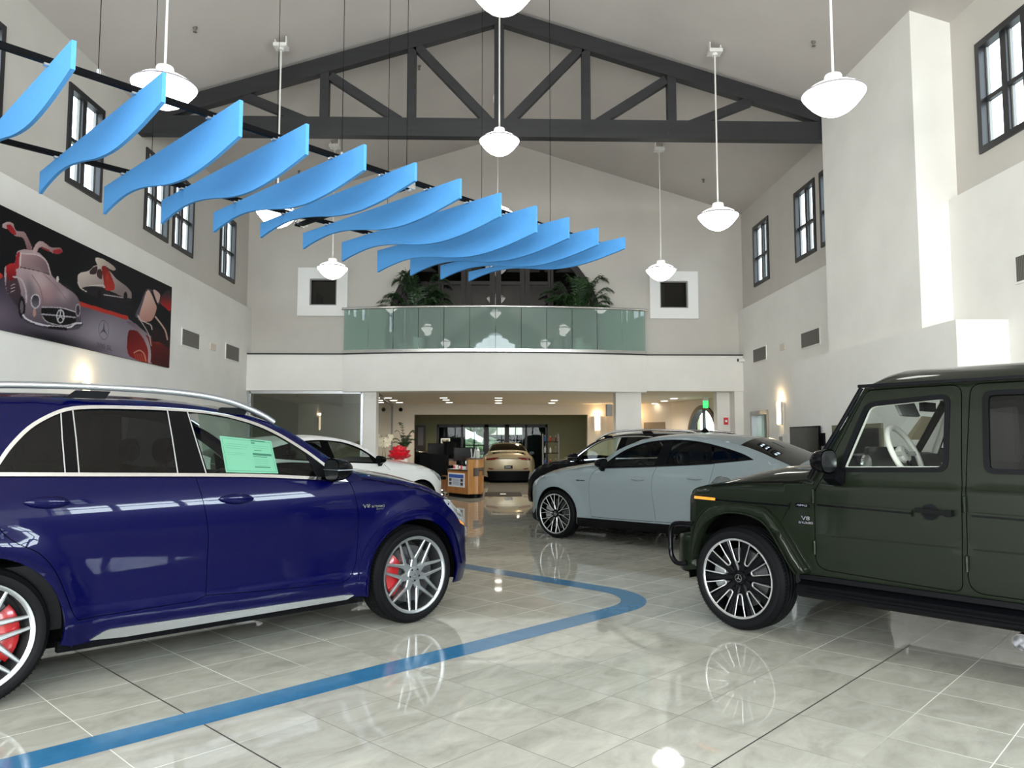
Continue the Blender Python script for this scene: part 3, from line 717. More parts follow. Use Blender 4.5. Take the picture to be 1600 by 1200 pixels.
# recessed lights of the lobby
DLt = [(606, 621, 0), (615, 625, 0), (624, 628.5, 0), (693, 621, 0), (697, 624.5, 0), (702, 628.5, 0), (779, 621.3, 0), (779, 625, 0), (779, 629, 0), (866, 625, 0), (862, 629, 0), (1053, 622, 0), (1038, 626, 0), (1023, 630, 0)]
for k, (px, py, _) in enumerate(DLt):
    p = onZ(px, py, ZC); 
    if p[1] > 25.7: p = Vector((p[0] * 25.5 / p[1], 25.5 - .0, ZC))
    cn = 'left end' if px < 650 else 'left-of-centre' if px < 730 else 'centre' if px < 800 else 'right-of-centre' if px < 900 else 'corridor'
    rn = {606: 'nearest', 615: 'middle', 624: 'farthest', 693: 'nearest', 697: 'middle', 702: 'farthest', 866: 'nearer', 862: 'farther', 1053: 'nearest', 1038: 'middle', 1023: 'farthest'}.get(px) or ('nearest', 'middle', 'farthest')[k - 6]
    t = thing('downlight', 'small recessed ceiling downlight, %s of the %s row in the lobby' % (rn, cn), 'lamp', (p[0], p[1], ZC), 0, 'recessed downlights in the lobby ceiling'); o = (p[0], p[1], ZC)
    MB(o).lathe([(.13, ZC), (.13, ZC - .012), (.105, ZC - .014)], (p[0], p[1], 0), 20).build('trim_ring', 'white', t)
    MB(o).lathe([(.104, ZC - .006), (.104, ZC - .016)], (p[0], p[1], 0), 20).build('lens', 'downlight', t)
def bulb(x, y, z, e, col=(1, .90, .76), r=.09):
    L = bpy.data.lights.new('downlight_bulb', 'SPOT'); L.energy = e; L.color = col; L.shadow_soft_size = r; L.spot_size = R_(150); L.spot_blend = .6
    o = bpy.data.objects.new('downlight_bulb', L); COL.objects.link(o); o.location = (x, y, z)
for x, y in ((-2.6, 20.5), (-2.6, 24.3), (0, 20.5), (0, 24.3), (2.2, 20.5), (2.2, 24.3)): bulb(x, y, ZC - .05, 30)
for x, y in ((4.9, 20.6), (5.0, 24.0)): bulb(x, y, ZC - .05, 26)
for x, y in ((-2.2, 28.3), (-2.2, 31.6), (1.2, 28.0), (1.2, 31.6), (4.5, 30)): bulb(x, y, ZC - .05, 30, (1, .82, .58))
bulb(-4.8, 22.5, ZC - .05, 12); bulb(7.3, 17.9, 2.45, 25, (.85, 1, .98))
# blue inlaid stripe: rounded corner
def stripe():
    mb = MB(); w = .235
    path = [(-1.2, -4.26), (3.0, -4.10), (5.25, -4.02)]
    c = (5.62, -4.42); rr = .46 - w / 2
    pts = [Vector(p) for p in path]
    # outer/inner edges: along v=-4, turn, then along u=6.27
    ctr = [(-1.2, -4.18), (5.45, -4.03)] ; r = .62
    for k in range(0, 13):
        a = R_(90 - 90 * k / 12); ctr.append((5.64 + r * math.cos(a), -4.03 - r + r * math.sin(a)))
    ctr.append((6.26, -12.0))
    L, Rr = [], []
    for k, p in enumerate(ctr):
        a = Vector(ctr[max(k - 1, 0)]); b = Vector(ctr[min(k + 1, len(ctr) - 1)]); d = (b - a).normalized(); n = Vector((-d[1], d[0])) * w / 2
        L.append(UV(p[0] + n[0], p[1] + n[1], .0012)); Rr.append(UV(p[0] - n[0], p[1] - n[1], .0012))
    mb.grid([L, Rr]); o = mb.build('floor_stripe', 'stripe', smooth=False)
    tag(o, 'blue inlaid stripe with a rounded corner running across the tiled floor', 'floor stripe')
stripe()
# dark expansion joints
mb = MB()
for a, b in (((1.865, -6.6), (1.865, -1.2)), ((2.6, -1.806), (6.1, -1.806)), ((4.9, -.9), (6.9, -.9))):
    p, q = UV(*a, .0006), UV(*b, .0006); d = (q - p).normalized(); n = Vector((-d[1], d[0], 0)) * .004
    mb.quad(p - n, q - n, q + n, p + n)
struct('trim_2', mb, mat('dark_joint', (.03, .028, .025), .6))
# ================================================================== car kit
# car space: x forward with 0 at the front axle, y to the car's left, z up. Side shapes are drawn as (x, z) outlines and
# laid on a curved half-width surface Y(x, z); the top, nose and tail are lofted between the two side edges.
def interp(tab, x):
    if x <= tab[0][0]: return tab[0][1]
    for (a, va), (b, vb) in zip(tab, tab[1:]):
        if x <= b:
            t = (x - a) / (b - a); return va + (vb - va) * t
    return tab[-1][1]
def smooth_tab(tab, k=8):
    """monotone cubic resampling of a table"""
    n = len(tab); xs = [p[0] for p in tab]; ys = [p[1] for p in tab]
    d = [(ys[i + 1] - ys[i]) / (xs[i + 1] - xs[i]) for i in range(n - 1)]
    m = [d[0]] + [0 if d[i - 1] * d[i] <= 0 else 2 * d[i - 1] * d[i] / (d[i - 1] + d[i]) for i in range(1, n - 1)] + [d[-1]]
    out = []
    for i in range(n - 1):
        h = xs[i + 1] - xs[i]
        for j in range(k):
            t = j / k; out.append((xs[i] + h * t, (2 * t ** 3 - 3 * t * t + 1) * ys[i] + (t ** 3 - 2 * t * t + t) * h * m[i] + (-2 * t ** 3 + 3 * t * t) * ys[i + 1] + (t ** 3 - t * t) * h * m[i + 1]))
    out.append((xs[-1], ys[-1])); return out
class Car:
    def __init__(s, root, W, prof, plan, top, wb, flare=(), fillet=.05):
        s.root = root; s.W = W; s.prof = smooth_tab(prof); s.plan = smooth_tab(plan); s.top = top; s.wb = wb; s.flare = flare; s.fillet = fillet
        s.topx = sorted([(p[0], p[1]) for p in top])
    def Y(s, x, z):
        y = s.W - interp(s.prof, z) - interp(s.plan, x)
        for cx, cz, r0, r1, h in s.flare:
            d = math.hypot(x - cx, z - cz)
            if d < r1:
                t = min(1, max(0, (r1 - d) / (r1 - r0))); y += h * t * t * (3 - 2 * t)
        # rounding towards the upper edge
        r = s.fillet
        if r > 0:
            zt = s.ztop(x); q = z - (zt - r)
            if q > 0: q = min(q / r, 1); y -= r * .75 * (1 - math.sqrt(max(0, 1 - q * q)))
        return y
    def ztop(s, x): return interp(s.topx, x)
    def nrm(s, x, z, side, e=.006):
        dyx = (s.Y(x + e, z) - s.Y(x - e, z)) / (2 * e); dyz = (s.Y(x, z + e) - s.Y(x, z - e)) / (2 * e)
        return Vector((-dyx, 1, -dyz)).normalized() if side > 0 else Vector((-dyx, -1, -dyz)).normalized()
    def sheet(s, name, outline, m, holes=(), step=.05, off=0.0, ret=.012, sides=(1, -1), parent=None, yfn=None, flat=False):
        """one panel per side"""
        v, t = cdt(outline, holes, step); out = []
        Yf = yfn or s.Y
        for sd in sides:
            vs = [(x, sd * (Yf(x, z) + off), z) for x, z in v]
            fs = [list(f) if sd < 0 else list(f)[::-1] for f in t]
            nv = [s.nrm(x, z, sd) for x, z in v] if not flat else None
            if ret > 0:
                be = bedges(t); k = len(vs); mp = {}
                for a, b in be:
                    for i in (a, b):
                        if i not in mp:
                            mp[i] = len(vs); x, z = v[i]; vs.append((x, sd * (Yf(x, z) + off - ret), z))
                for a, b in be:
                    q = [b, a, mp[a], mp[b]]; fs.append(q if sd < 0 else q[::-1])
            me = bpy.data.meshes.new(name); me.from_pydata(vs, [], fs); me.update()
            me.polygons.foreach_set('use_smooth', [True] * len(me.polygons))
            if nv:
                ln = []
                nt = len(t)
                for p in me.polygons:
                    for li in p.loop_indices:
                        vi = me.loops[li].vertex_index
                        ln.append(tuple(nv[vi]) if p.index < nt else tuple(p.normal))
                me.normals_split_custom_set(ln)
            me.materials.append(M[m] if isinstance(m, str) else m)
            out.append(link(name, me, parent or s.root))
        return out if len(out) > 1 else out[0]
    def wrap(s, name, pts, bulge, m, cols=20, p=2.4, inset=0.0, y0=None, tuck=0.0, parent=None, off=0.0, trange=(-1, 1)):
        """surface spanning the car between both side edges along the outline pts; bulge[i] pushes the middle outwards"""
        rows = []; n = len(pts)
        for k, (x, z) in enumerate(pts):
            a = pts[max(k - 1, 0)]; b = pts[min(k + 1, n - 1)]; tx, tz = b[0] - a[0], b[1] - a[1]; L = math.hypot(tx, tz) or 1
            nx, nz = -tz / L, tx / L                       # outward for a path running rear -> front over the top
            ye = (s.Y(x, z) if y0 is None else y0(x, z)) - inset
            c = bulge[k] if isinstance(bulge, (list, tuple)) else bulge
            row = []
            for j in range(cols + 1):
                u = trange[0] + (trange[1] - trange[0]) * j / cols
                # finer spacing near the edges
                t = math.sin(u * math.pi / 2) if trange == (-1, 1) else u
                w = (1 - abs(t) ** p) * c + off
                row.append((x + nx * w, t * ye, z + nz * w))
            rows.append(row)
        mb = MB(); mb.grid(rows); o = mb.build(name, m, parent or s.root, angle=60, fix=False)
        return o
def flip_check(o): return o
def tyre_rim(car, cx, side, R, Rr, width, yface, style, mats, caliper=None, parts=True, cz=None, seg=64):
    """wheel with alloy rim; yface = outer plane of the tyre"""
    cz = R if cz is None else cz
    def P(r, a, d): return (cx + r * math.sin(a), side * (yface - d), cz + r * math.cos(a))
    t0 = MB(); w = width
    prof = [(Rr - .004, .018), (Rr + .01, .008), (Rr + (R - Rr) * .35, .0), (Rr + (R - Rr) * .62, .004), (R - .028, .02), (R - .012, .034), (R - .003, .05)]
    g = .006
    for f in (.27, .42, .58, .73):
        prof += [(R, w * f - .008), (R - g, w * f - .006), (R - g, w * f + .006), (R, w * f + .008)]
    prof += [(R - .003, w - .05), (R - .02, w - .02), (Rr + .03, w), (Rr - .004, w - .02)]
    rings = [[t0.pt(P(r, 2 * math.pi * j / seg, d)) for j in range(seg)] for r, d in prof]
    for A, B in zip(rings, rings[1:]):
        for j in range(seg): t0.f.append([A[j], A[(j + 1) % seg], B[(j + 1) % seg], B[j]])
    tyre = t0.build('wheel', 'rubber', car, angle=40); tyre['label'] = 'wheel with black tyre'
    if parts:
        tb = MB()                                         # tread cuts over the shoulder
        nb = 90
        for k in range(nb):
            a = 2 * math.pi * k / nb
            q = [P(R - .004, a, .032), P(R - .004, a + .012, .032), P(R - .0005 + .0015, a + .022, .075), P(R + .001, a + .010, .075)]
            tb.quad(*q)
        tb.build('tread_blocks', 'dark', tyre, smooth=False)
    # barrel + lip
    b = MB(); lw = .008 if style == 'cross7' else 0
    lip = [(Rr + .002, .014), (Rr + .001, .006), (Rr - .010, .006), (Rr - .016 - lw, .014 + lw * .6), (Rr - .02 - lw, .05), (Rr - .035 - lw * .6, .12), (Rr - .035, w - .03)]
    rings = [[b.pt(P(r, 2 * math.pi * j / seg, d)) for j in range(seg)] for r, d in lip[:4]]
    for A, B in zip(rings, rings[1:]):
        for j in range(seg): b.f.append([A[j], A[(j + 1) % seg], B[(j + 1) % seg], B[j]])
    b.build('rim_lip', mats['lip'], tyre, angle=50)
    b = MB(); rings = [[b.pt(P(r, 2 * math.pi * j / seg, d)) for j in range(seg)] for r, d in lip[3:] + [(.0, w - .03)]]
    for A, B in zip(rings, rings[1:]):
        for j in range(seg): b.f.append([A[j], A[(j + 1) % seg], B[(j + 1) % seg], B[j]])
    b.build('rim_barrel', mats['barrel'], tyre, angle=50)
    # spokes
    def spoke(mb, path, w0, w1, d0, d1, th=.022, bev=.006):
        """path [(r,a)], width and depth interpolate along it"""
        n = len(path); rows = []
        for k, (r, a) in enumerate(path):
            t = k / (n - 1); hw = (w0 + (w1 - w0) * t) / 2; d = d0 + (d1 - d0) * t
            p = Vector((r * math.sin(a), r * math.cos(a)))
            q0 = path[max(k - 1, 0)]; q1 = path[min(k + 1, n - 1)]
            dv = Vector((q1[0] * math.sin(q1[1]), q1[0] * math.cos(q1[1]))) - Vector((q0[0] * math.sin(q0[1]), q0[0] * math.cos(q0[1]))); dv.normalize()
            nn = Vector((-dv[1], dv[0]))
            bb = min(bev, hw * .6)
            row = []
            for o_, dd in ((-hw, th), (-hw, bb), (-hw + bb, 0), (hw - bb, 0), (hw, bb), (hw, th)):
                c = p + nn * o_; row.append((cx + c[0], side * (yface - d - dd), cz + c[1]))
            rows.append(row)
        mb.grid(rows)
    face = MB(); back = MB()
    if style == 'cross7':
        def leg(a, sg, r0, r1, da, n=6):
            p = Vector((r0 * math.sin(a), r0 * math.cos(a))); q = Vector((r1 * math.sin(a + sg * da), r1 * math.cos(a + sg * da))); out = []
            for i in range(n):
                c = p + (q - p) * i / (n - 1); out.append((c.length, math.atan2(c[0], c[1]) if True else 0))
            for i in range(1, n):
                while out[i][1] - out[i - 1][1] > math.pi: out[i] = (out[i][0], out[i][1] - 2 * math.pi)
                while out[i][1] - out[i - 1][1] < -math.pi: out[i] = (out[i][0], out[i][1] + 2 * math.pi)
            return out
        for k in range(7):
            a = 2 * math.pi * (k + .04) / 7
            spoke(face, [(.045, a), (.09, a), (.135, a)], .075, .048, .03, .028, th=.035)
            for sg in (-1, 1): spoke(face, leg(a, sg, .105, Rr - .02, .335), .034, .019, .028, .014, th=.03)
    elif style == 'y10':
        for k in range(10):
            a = 2 * math.pi * (k + .3) / 10
            spoke(face, [(.03, a), (.08, a), (.135, a)], .020, .014, .035, .026, th=.02, bev=.003)
            for sg in (-1, 1):
                spoke(face, [(.128, a), (.2, a + sg * .09), (Rr - .006, a + sg * .157)], .011, .0085, .026, .010, th=.012, bev=.002)
                spoke(back, [(.10, a), (.2, a + sg * .09), (Rr - .01, a + sg * .157)], .022, .022, .034, .018, th=.03, bev=.004)
            spoke(back, [(.03, a), (.12, a)], .045, .026, .042, .034, th=.03)
    elif style == 'u10':
        for k in range(10):
            a = 2 * math.pi * (k + .1) / 10
            # silver U outline of each opening
            for sg in (-1, 1):
                spoke(face, [(.138, a + sg * .13), (.2, a + sg * .14), (Rr - .006, a + sg * .155)], .010, .0075, .034, .010, th=.010, bev=.0015)
            spoke(face, [(.138, a - .13), (.128, a - .10), (.123, a), (.128, a + .10), (.138, a + .13)], .010, .010, .034, .034, th=.010, bev=.0015)
            b2 = a + math.pi / 10
            spoke(back, [(.03, b2), (.10, b2), (.16, b2), (.23, b2), (Rr - .01, b2)], .05, .068, .05, .016, th=.03, bev=.012)
    else:
        for k in range(5):
            a = 2 * math.pi * k / 5
            for sg in (-1, 1): spoke(face, [(.03, a), (.15, a + sg * .12), (Rr - .006, a + sg * .22)], .045, .03, .03, .012, th=.03)
    if face.f: face.build('spokes', mats['face'], tyre, angle=30, fix=True)
    if back.f: back.build('spoke_backs', mats['back'], tyre, angle=30)
    h = MB(); prof = [(.062, .06), (.062, .03), (.055, .022), (.034, .020)] if style != 'u10' else [(.06, .07), (.058, .045), (.05, .036), (.03, .034)]
    rings = [[h.pt(P(r, 2 * math.pi * j / 32, d)) for j in range(32)] for r, d in prof + [(.0005, prof[-1][1])]]
    for A, B in zip(rings, rings[1:]):
        for j in range(32): h.f.append([A[j], A[(j + 1) % 32], B[(j + 1) % 32], B[j]])
    h.build('hub_cap', mats['hub'], tyre, angle=40)
    dcap = prof[-1][1] - .0015
    if parts:
        st = MB(); star(st, lambda a, b: (cx + a, side * (yface - dcap), cz + b), .030, lambda p: p); st.build('emblem', 'chrome', tyre, smooth=False)
        lb = MB()
        for k in range(5):
            a = 2 * math.pi * (k + .5) / 5
            c = P(.047, a, 0); hx = [(c[0] + .008 * math.cos(j * math.pi / 3), side * (yface - dcap + .004), c[2] + .008 * math.sin(j * math.pi / 3)) for j in range(6)]
            lb.v  # noqa
            lb.f.append([lb.pt(q) for q in hx])
        lb.build('wheel_bolts', 'blackplastic', tyre, smooth=False)
    # brake disc and caliper
    d = MB(); rd = Rr * .74
    rings = [[d.pt(P(r, 2 * math.pi * j / 48, q)) for j in range(48)] for r, q in ((.08, .085), (rd * .55, .085), (rd * .55, .10), (rd, .10), (rd, .13))]
    for A, B in zip(rings, rings[1:]):
        for j in range(48): d.f.append([A[j], A[(j + 1) % 48], B[(j + 1) % 48], B[j]])
    d.build('brake_disc', 'disc', tyre, angle=40)
    if caliper:
        c = MB(); a0, a1 = caliper[0], caliper[1]; rows = []
        for k in range(9):
            a = R_(a0 + (a1 - a0) * k / 8); e = .012 if k in (0, 8) else 0
            rows.append([P(r, a, q) for r, q in ((rd * .56, .12), (rd * .56, .075 + e), (rd * .75, .062 + e), (rd * .95, .062 + e), (rd * 1.07, .075 + e), (rd * 1.07, .14))])
        c.grid(rows); c.build('brake_caliper', caliper[2], tyre, angle=30)
    return tyre
M['disc'] = mat('brake_disc', (.10, .10, .105), .4, .8)
def star(mb, fn, r, _=None, ring=True, t=.11):
    """three-pointed star in a ring, (a, b) plane"""
    c = fn(0, 0)
    for k in range(3):
        a = math.pi / 2 + 2 * math.pi * k / 3
        tip = fn(r * .93 * math.cos(a), r * .93 * math.sin(a))
        l = fn(r * .16 * math.cos(a + math.pi / 3), r * .16 * math.sin(a + math.pi / 3)); q = fn(r * .16 * math.cos(a - math.pi / 3), r * .16 * math.sin(a - math.pi / 3))
        mb.f.append([mb.pt(p) for p in (c, l, tip)]); mb.f.append([mb.pt(p) for p in (c, tip, q)])
    if ring:
        n = 28
        for k in range(n):
            a, b = 2 * math.pi * k / n, 2 * math.pi * (k + 1) / n
            mb.quad(fn(r * math.cos(a), r * math.sin(a)), fn(r * math.cos(b), r * math.sin(b)), fn(r * (1 - t) * math.cos(b), r * (1 - t) * math.sin(b)), fn(r * (1 - t) * math.cos(a), r * (1 - t) * math.sin(a)))
def inset_poly(poly, d):
    """move every vertex of a closed polygon inwards by d (d<0 grows it)"""
    poly = dedupe(poly); n = len(poly); out = []
    A = sum(poly[i][0] * poly[(i + 1) % n][1] - poly[(i + 1) % n][0] * poly[i][1] for i in range(n)); sg = 1 if A > 0 else -1
    for i in range(n):
        p0, p, p1 = Vector(poly[i - 1]), Vector(poly[i]), Vector(poly[(i + 1) % n])
        a = (p - p0).normalized(); b = (p1 - p).normalized(); na = Vector((-a[1], a[0])) * sg; nb = Vector((-b[1], b[0])) * sg
        m = na + nb
        if m.length < 1e-6: m = na
        m.normalize(); k = max(.4, m.dot(na)); out.append(tuple(p + m * d / k))
    return out
def arch_pts(cx, cz, r, z0, n=20, squash=1.0):
    """wheel opening from (cx+.., z0) over the top to the rear, going front -> rear"""
    a0 = math.asin(max(-1, min(1, (z0 - cz) / r)))
    return [(cx + r * math.cos(a), cz + r * squash * math.sin(a)) for a in [a0 + (math.pi - 2 * a0) * k / n for k in range(n + 1)]]
def wheel_well(car, cx, cz, r, W, m='dark', depth=.32, A0=-10):
    for sd in (1, -1):
        mb = MB(); rows = []
        for d in (.02, depth):
            rows.append([(cx + r * math.cos(R_(k)), sd * (W - d), cz + r * math.sin(R_(k))) for k in range(A0, 181 - A0, 10)])
        mb.grid(rows); mb.f.append([mb.pt((cx + r * math.cos(R_(k)), sd * (W - depth), cz + r * math.sin(R_(k)))) for k in range(A0, 181 - A0, 10)])
        mb.build('wheel_housing', m, car.root)
def seat(root, x, y, z, m, yaw=0, h=.62, w=.48, name='seat'):
    mb = MB(); rows = []
    def ell(cx, cz, tilt, hw, ht, n=16):
        return [(cx + ht * math.sin(a) * math.cos(tilt), y + hw * math.copysign(abs(math.cos(a)) ** .6, math.cos(a)), cz + ht * math.sin(a) * math.sin(tilt)) for a in [2 * math.pi * k / n for k in range(n)]]
    # cushion then backrest as one swept body
    path = [(x + .50, z + .10, R_(90), .16, .05), (x + .46, z + .11, R_(90), w * .48, .08), (x + .2, z + .10, R_(90), w * .5, .08), (x + .03, z + .12, R_(60), w * .5, .09), (x - .05, z + .22, R_(20), w * .5, .09), (x - .10, z + .42, R_(-10), w * .5, .08), (x - .15, z + h, R_(-12), w * .42, .06), (x - .17, z + h + .05, R_(-12), w * .22, .04)]
    mb.grid([ell(a, b, t, hw, ht) for a, b, t, hw, ht in path], closed=True)
    s = mb.build(name, m, root, angle=60)
    hb = MB(); cx, cz = x - .18, z + h + .17
    hb.grid([[(cx + .05 * r * math.cos(a), y + .135 * r2 * q, cz + .09 * r * math.sin(a)) for a in [2 * math.pi * k / 14 for k in range(14)]] for q, r, r2 in ((-1, .5, 1), (-.92, .85, 1), (-.6, 1, 1), (.6, 1, 1), (.92, .85, 1), (1, .5, 1))], closed=True)
    hb.build('headrest', m, s, angle=70)
    for sg in (-1, 1): MB().tube([(x - .17, y + sg * .05, z + h + .02), (x - .18, y + sg * .05, z + h + .1)], .006, 8).build('headrest_post', 'chrome', s)
    return s
def steering(root, c, r, m, hubm, tilt=25, fwd=1, emblem=True):
    """c centre; wheel plane faces the rear of the car"""
    T_ = R_(tilt); n = Vector((-math.cos(T_), 0, math.sin(T_))); a = Vector((0, 1, 0)); b = n.cross(a); 
    if b[2] < 0: b = -b
    c = Vector(c)
    mb = MB(); mb.tube([c + a * r * math.cos(R_(k)) + b * r * math.sin(R_(k)) for k in range(0, 360, 10)], .0205, 12, closed=True)
    w = mb.build('steering_wheel', m, root, angle=80)
    mb = MB(); mb.grid([[c - n * .01 + n * h_ + a * rr * math.cos(R_(k)) + b * rr * .85 * math.sin(R_(k)) for k in range(0, 361, 15)] for rr, h_ in ((.075, -.02), (.08, .0), (.07, .018), (.001, .024))]); mb.build('hub_pad', hubm, w)
    for ang in (0, 180, 250, 290):
        mb = MB(); d = a * math.cos(R_(ang)) + b * math.sin(R_(ang)); mb.bar(c + d * .06, c + d * (r - .008), .034 if ang in (0, 180) else .018, .014, up=n); mb.build('spoke', 'blackplastic' if ang > 180 else hubm, w, smooth=False)
    if emblem:
        mb = MB(); star(mb, lambda p, q: c + n * .0155 + a * p + b * q, .028); mb.build('emblem', 'black' if hubm != 'blackplastic' else 'chrome', w, smooth=False)
    return w
def ribbon(car, name, pts, w, m, off=.002, closed=False, th=.004, sides=(1, -1), parent=None, yfn=None):
    """thin strip following a path on the body side (w wide, in the x-z plane)"""
    Yf = yfn or car.Y; out = []
    n = len(pts)
    for sd in sides:
        mb = MB(); rows = []
        for k in range(n):
            a = pts[(k - 1) % n if closed else max(k - 1, 0)]; b = pts[(k + 1) % n if closed else min(k + 1, n - 1)]
            dx, dz = b[0] - a[0], b[1] - a[1]; L = math.hypot(dx, dz) or 1; nx, nz = -dz / L * w / 2, dx / L * w / 2
            x, z = pts[k]
            rows.append([(x - nx, sd * (Yf(x - nx, z - nz) + off - th), z - nz), (x - nx * .9, sd * (Yf(x - nx, z - nz) + off), z - nz * .9), (x + nx * .9, sd * (Yf(x + nx, z + nz) + off), z + nz * .9), (x + nx, sd * (Yf(x + nx, z + nz) + off - th), z + nz)])
        if closed: rows.append(rows[0])
        mb.grid(rows); out.append(mb.build(name, m, parent or car.root, angle=50))
    return out
def mirror_housing(root, side, c, m, size=(.13, .26, .17), glassm='mirrorglass'):
    """rounded door mirror; c = centre"""
    cx, cy, cz = c; sx, sy, sz = size; mb = MB(); rows = []
    for t in [i / 8 for i in range(9)]:
        r = math.sqrt(max(0, 1 - (1 - t) ** 2.2)) if t < 1 else 1
        r = max(r, .05); x = cx + sx * (1 - t) - sx * .4
        rows.append([(x, side * (cy + sy / 2 * r * math.copysign(abs(math.cos(a)) ** .7, math.cos(a))), cz + sz / 2 * r * math.copysign(abs(math.sin(a)) ** .75, math.sin(a))) for a in [2 * math.pi * k / 20 for k in range(20)]])
    mb.grid(rows, closed=True); h = mb.build('door_mirror', m, root, angle=60)
    g = MB(); g.f.append([g.pt((cx - sx * .4 - .002, side * (cy + sy / 2 * .93 * math.copysign(abs(math.cos(a)) ** .7, math.cos(a))), cz + sz / 2 * .9 * math.copysign(abs(math.sin(a)) ** .75, math.sin(a)))) for a in [2 * math.pi * k / 20 for k in range(20)]])
    g.build('mirror_glass', glassm, h, smooth=False)
    return h
# ================================================================== paints
def paint(name, col, metal=.55, rough=.35, coat=1.0, crough=.02, flake=None):
    m = mat(name, col, rough, metal, coat, .05, crough=crough); m.node_tree.nodes['Principled BSDF'].inputs['Coat IOR'].default_value = 1.28; return m
PB = dict(body=paint('dark_blue_paint', (.0003, .0005, .027), .08, .32), body2=None)
M['paintblue'] = PB['body']
M['paintgrey'] = paint('alpine_grey_paint', (.165, .197, .206), .02, .35)
M['paintgreen'] = paint('olive_black_paint', (.0060, .0088, .0048), .08, .4, .8, crough=.05)
M['paintblack'] = paint('black_paint', (.0015, .0015, .0025), 0, .4)
M['paintblack'].node_tree.nodes['Principled BSDF'].inputs['Coat IOR'].default_value = 1.18
M['paintwhite'] = paint('white_paint_gloss', (.72, .72, .70), 0, .35)
M['paintgold'] = paint('champagne_paint', (.46, .40, .28), .35, .38, .8)
M['rimsilver'] = mat('forged_silver', (.40, .42, .43), .38, 1)
M['rimdark'] = mat('rim_barrel_dark', (.05, .053, .055), .4, .6)
M['rimmach'] = mat('machined_face', (.62, .63, .63), .35, 1)
M['rimblack'] = mat('rim_gloss_black', (.002, .002, .0025), .2, spec=.2)
M['calred'] = mat('caliper_red', (.27, .004, .006), .3, coat=.4)
M['calgrey'] = mat('caliper_grey', (.25, .26, .27), .35, .5)
M['amber'] = mat('amber_lens', (.8, .28, .03), .2, coat=1)
M['taillight'] = mat('tail_lens', (.16, .01, .012), .15, coat=1)
M['lampglass'] = mat('headlamp_lens', (.35, .38, .40), .08, .5, coat=1)
M['leatherdark'] = mat('dark_leather', (.008, .0083, .009), .5, spec=.2)
M['leatherlight'] = mat('pale_leather', (.62, .60, .55), .45)
M['headliner'] = mat('headliner', (.18, .18, .175), .9)
M['mint'] = mat('mint_price_sheet', (.34, .58, .46), .7)
M['mintdark'] = mat('price_sheet_print', (.07, .20, .15), .7)
M['carglass'] = glass('car_glass', (.55, .68, .62), 1.33)
M['carglass2'] = glass('car_glass_neutral', (.80, .84, .82), 1.25)
M['carprivacy'] = glass('car_privacy_glass', (.03, .03, .033), 1.36)
SILV = dict(lip='rimsilver', barrel='rimdark', face='rimsilver', back='rimsilver', hub='rimsilver')
BLKM = dict(lip='rimmach', barrel='rimblack', face='rimmach', back='rimblack', hub='rimblack')
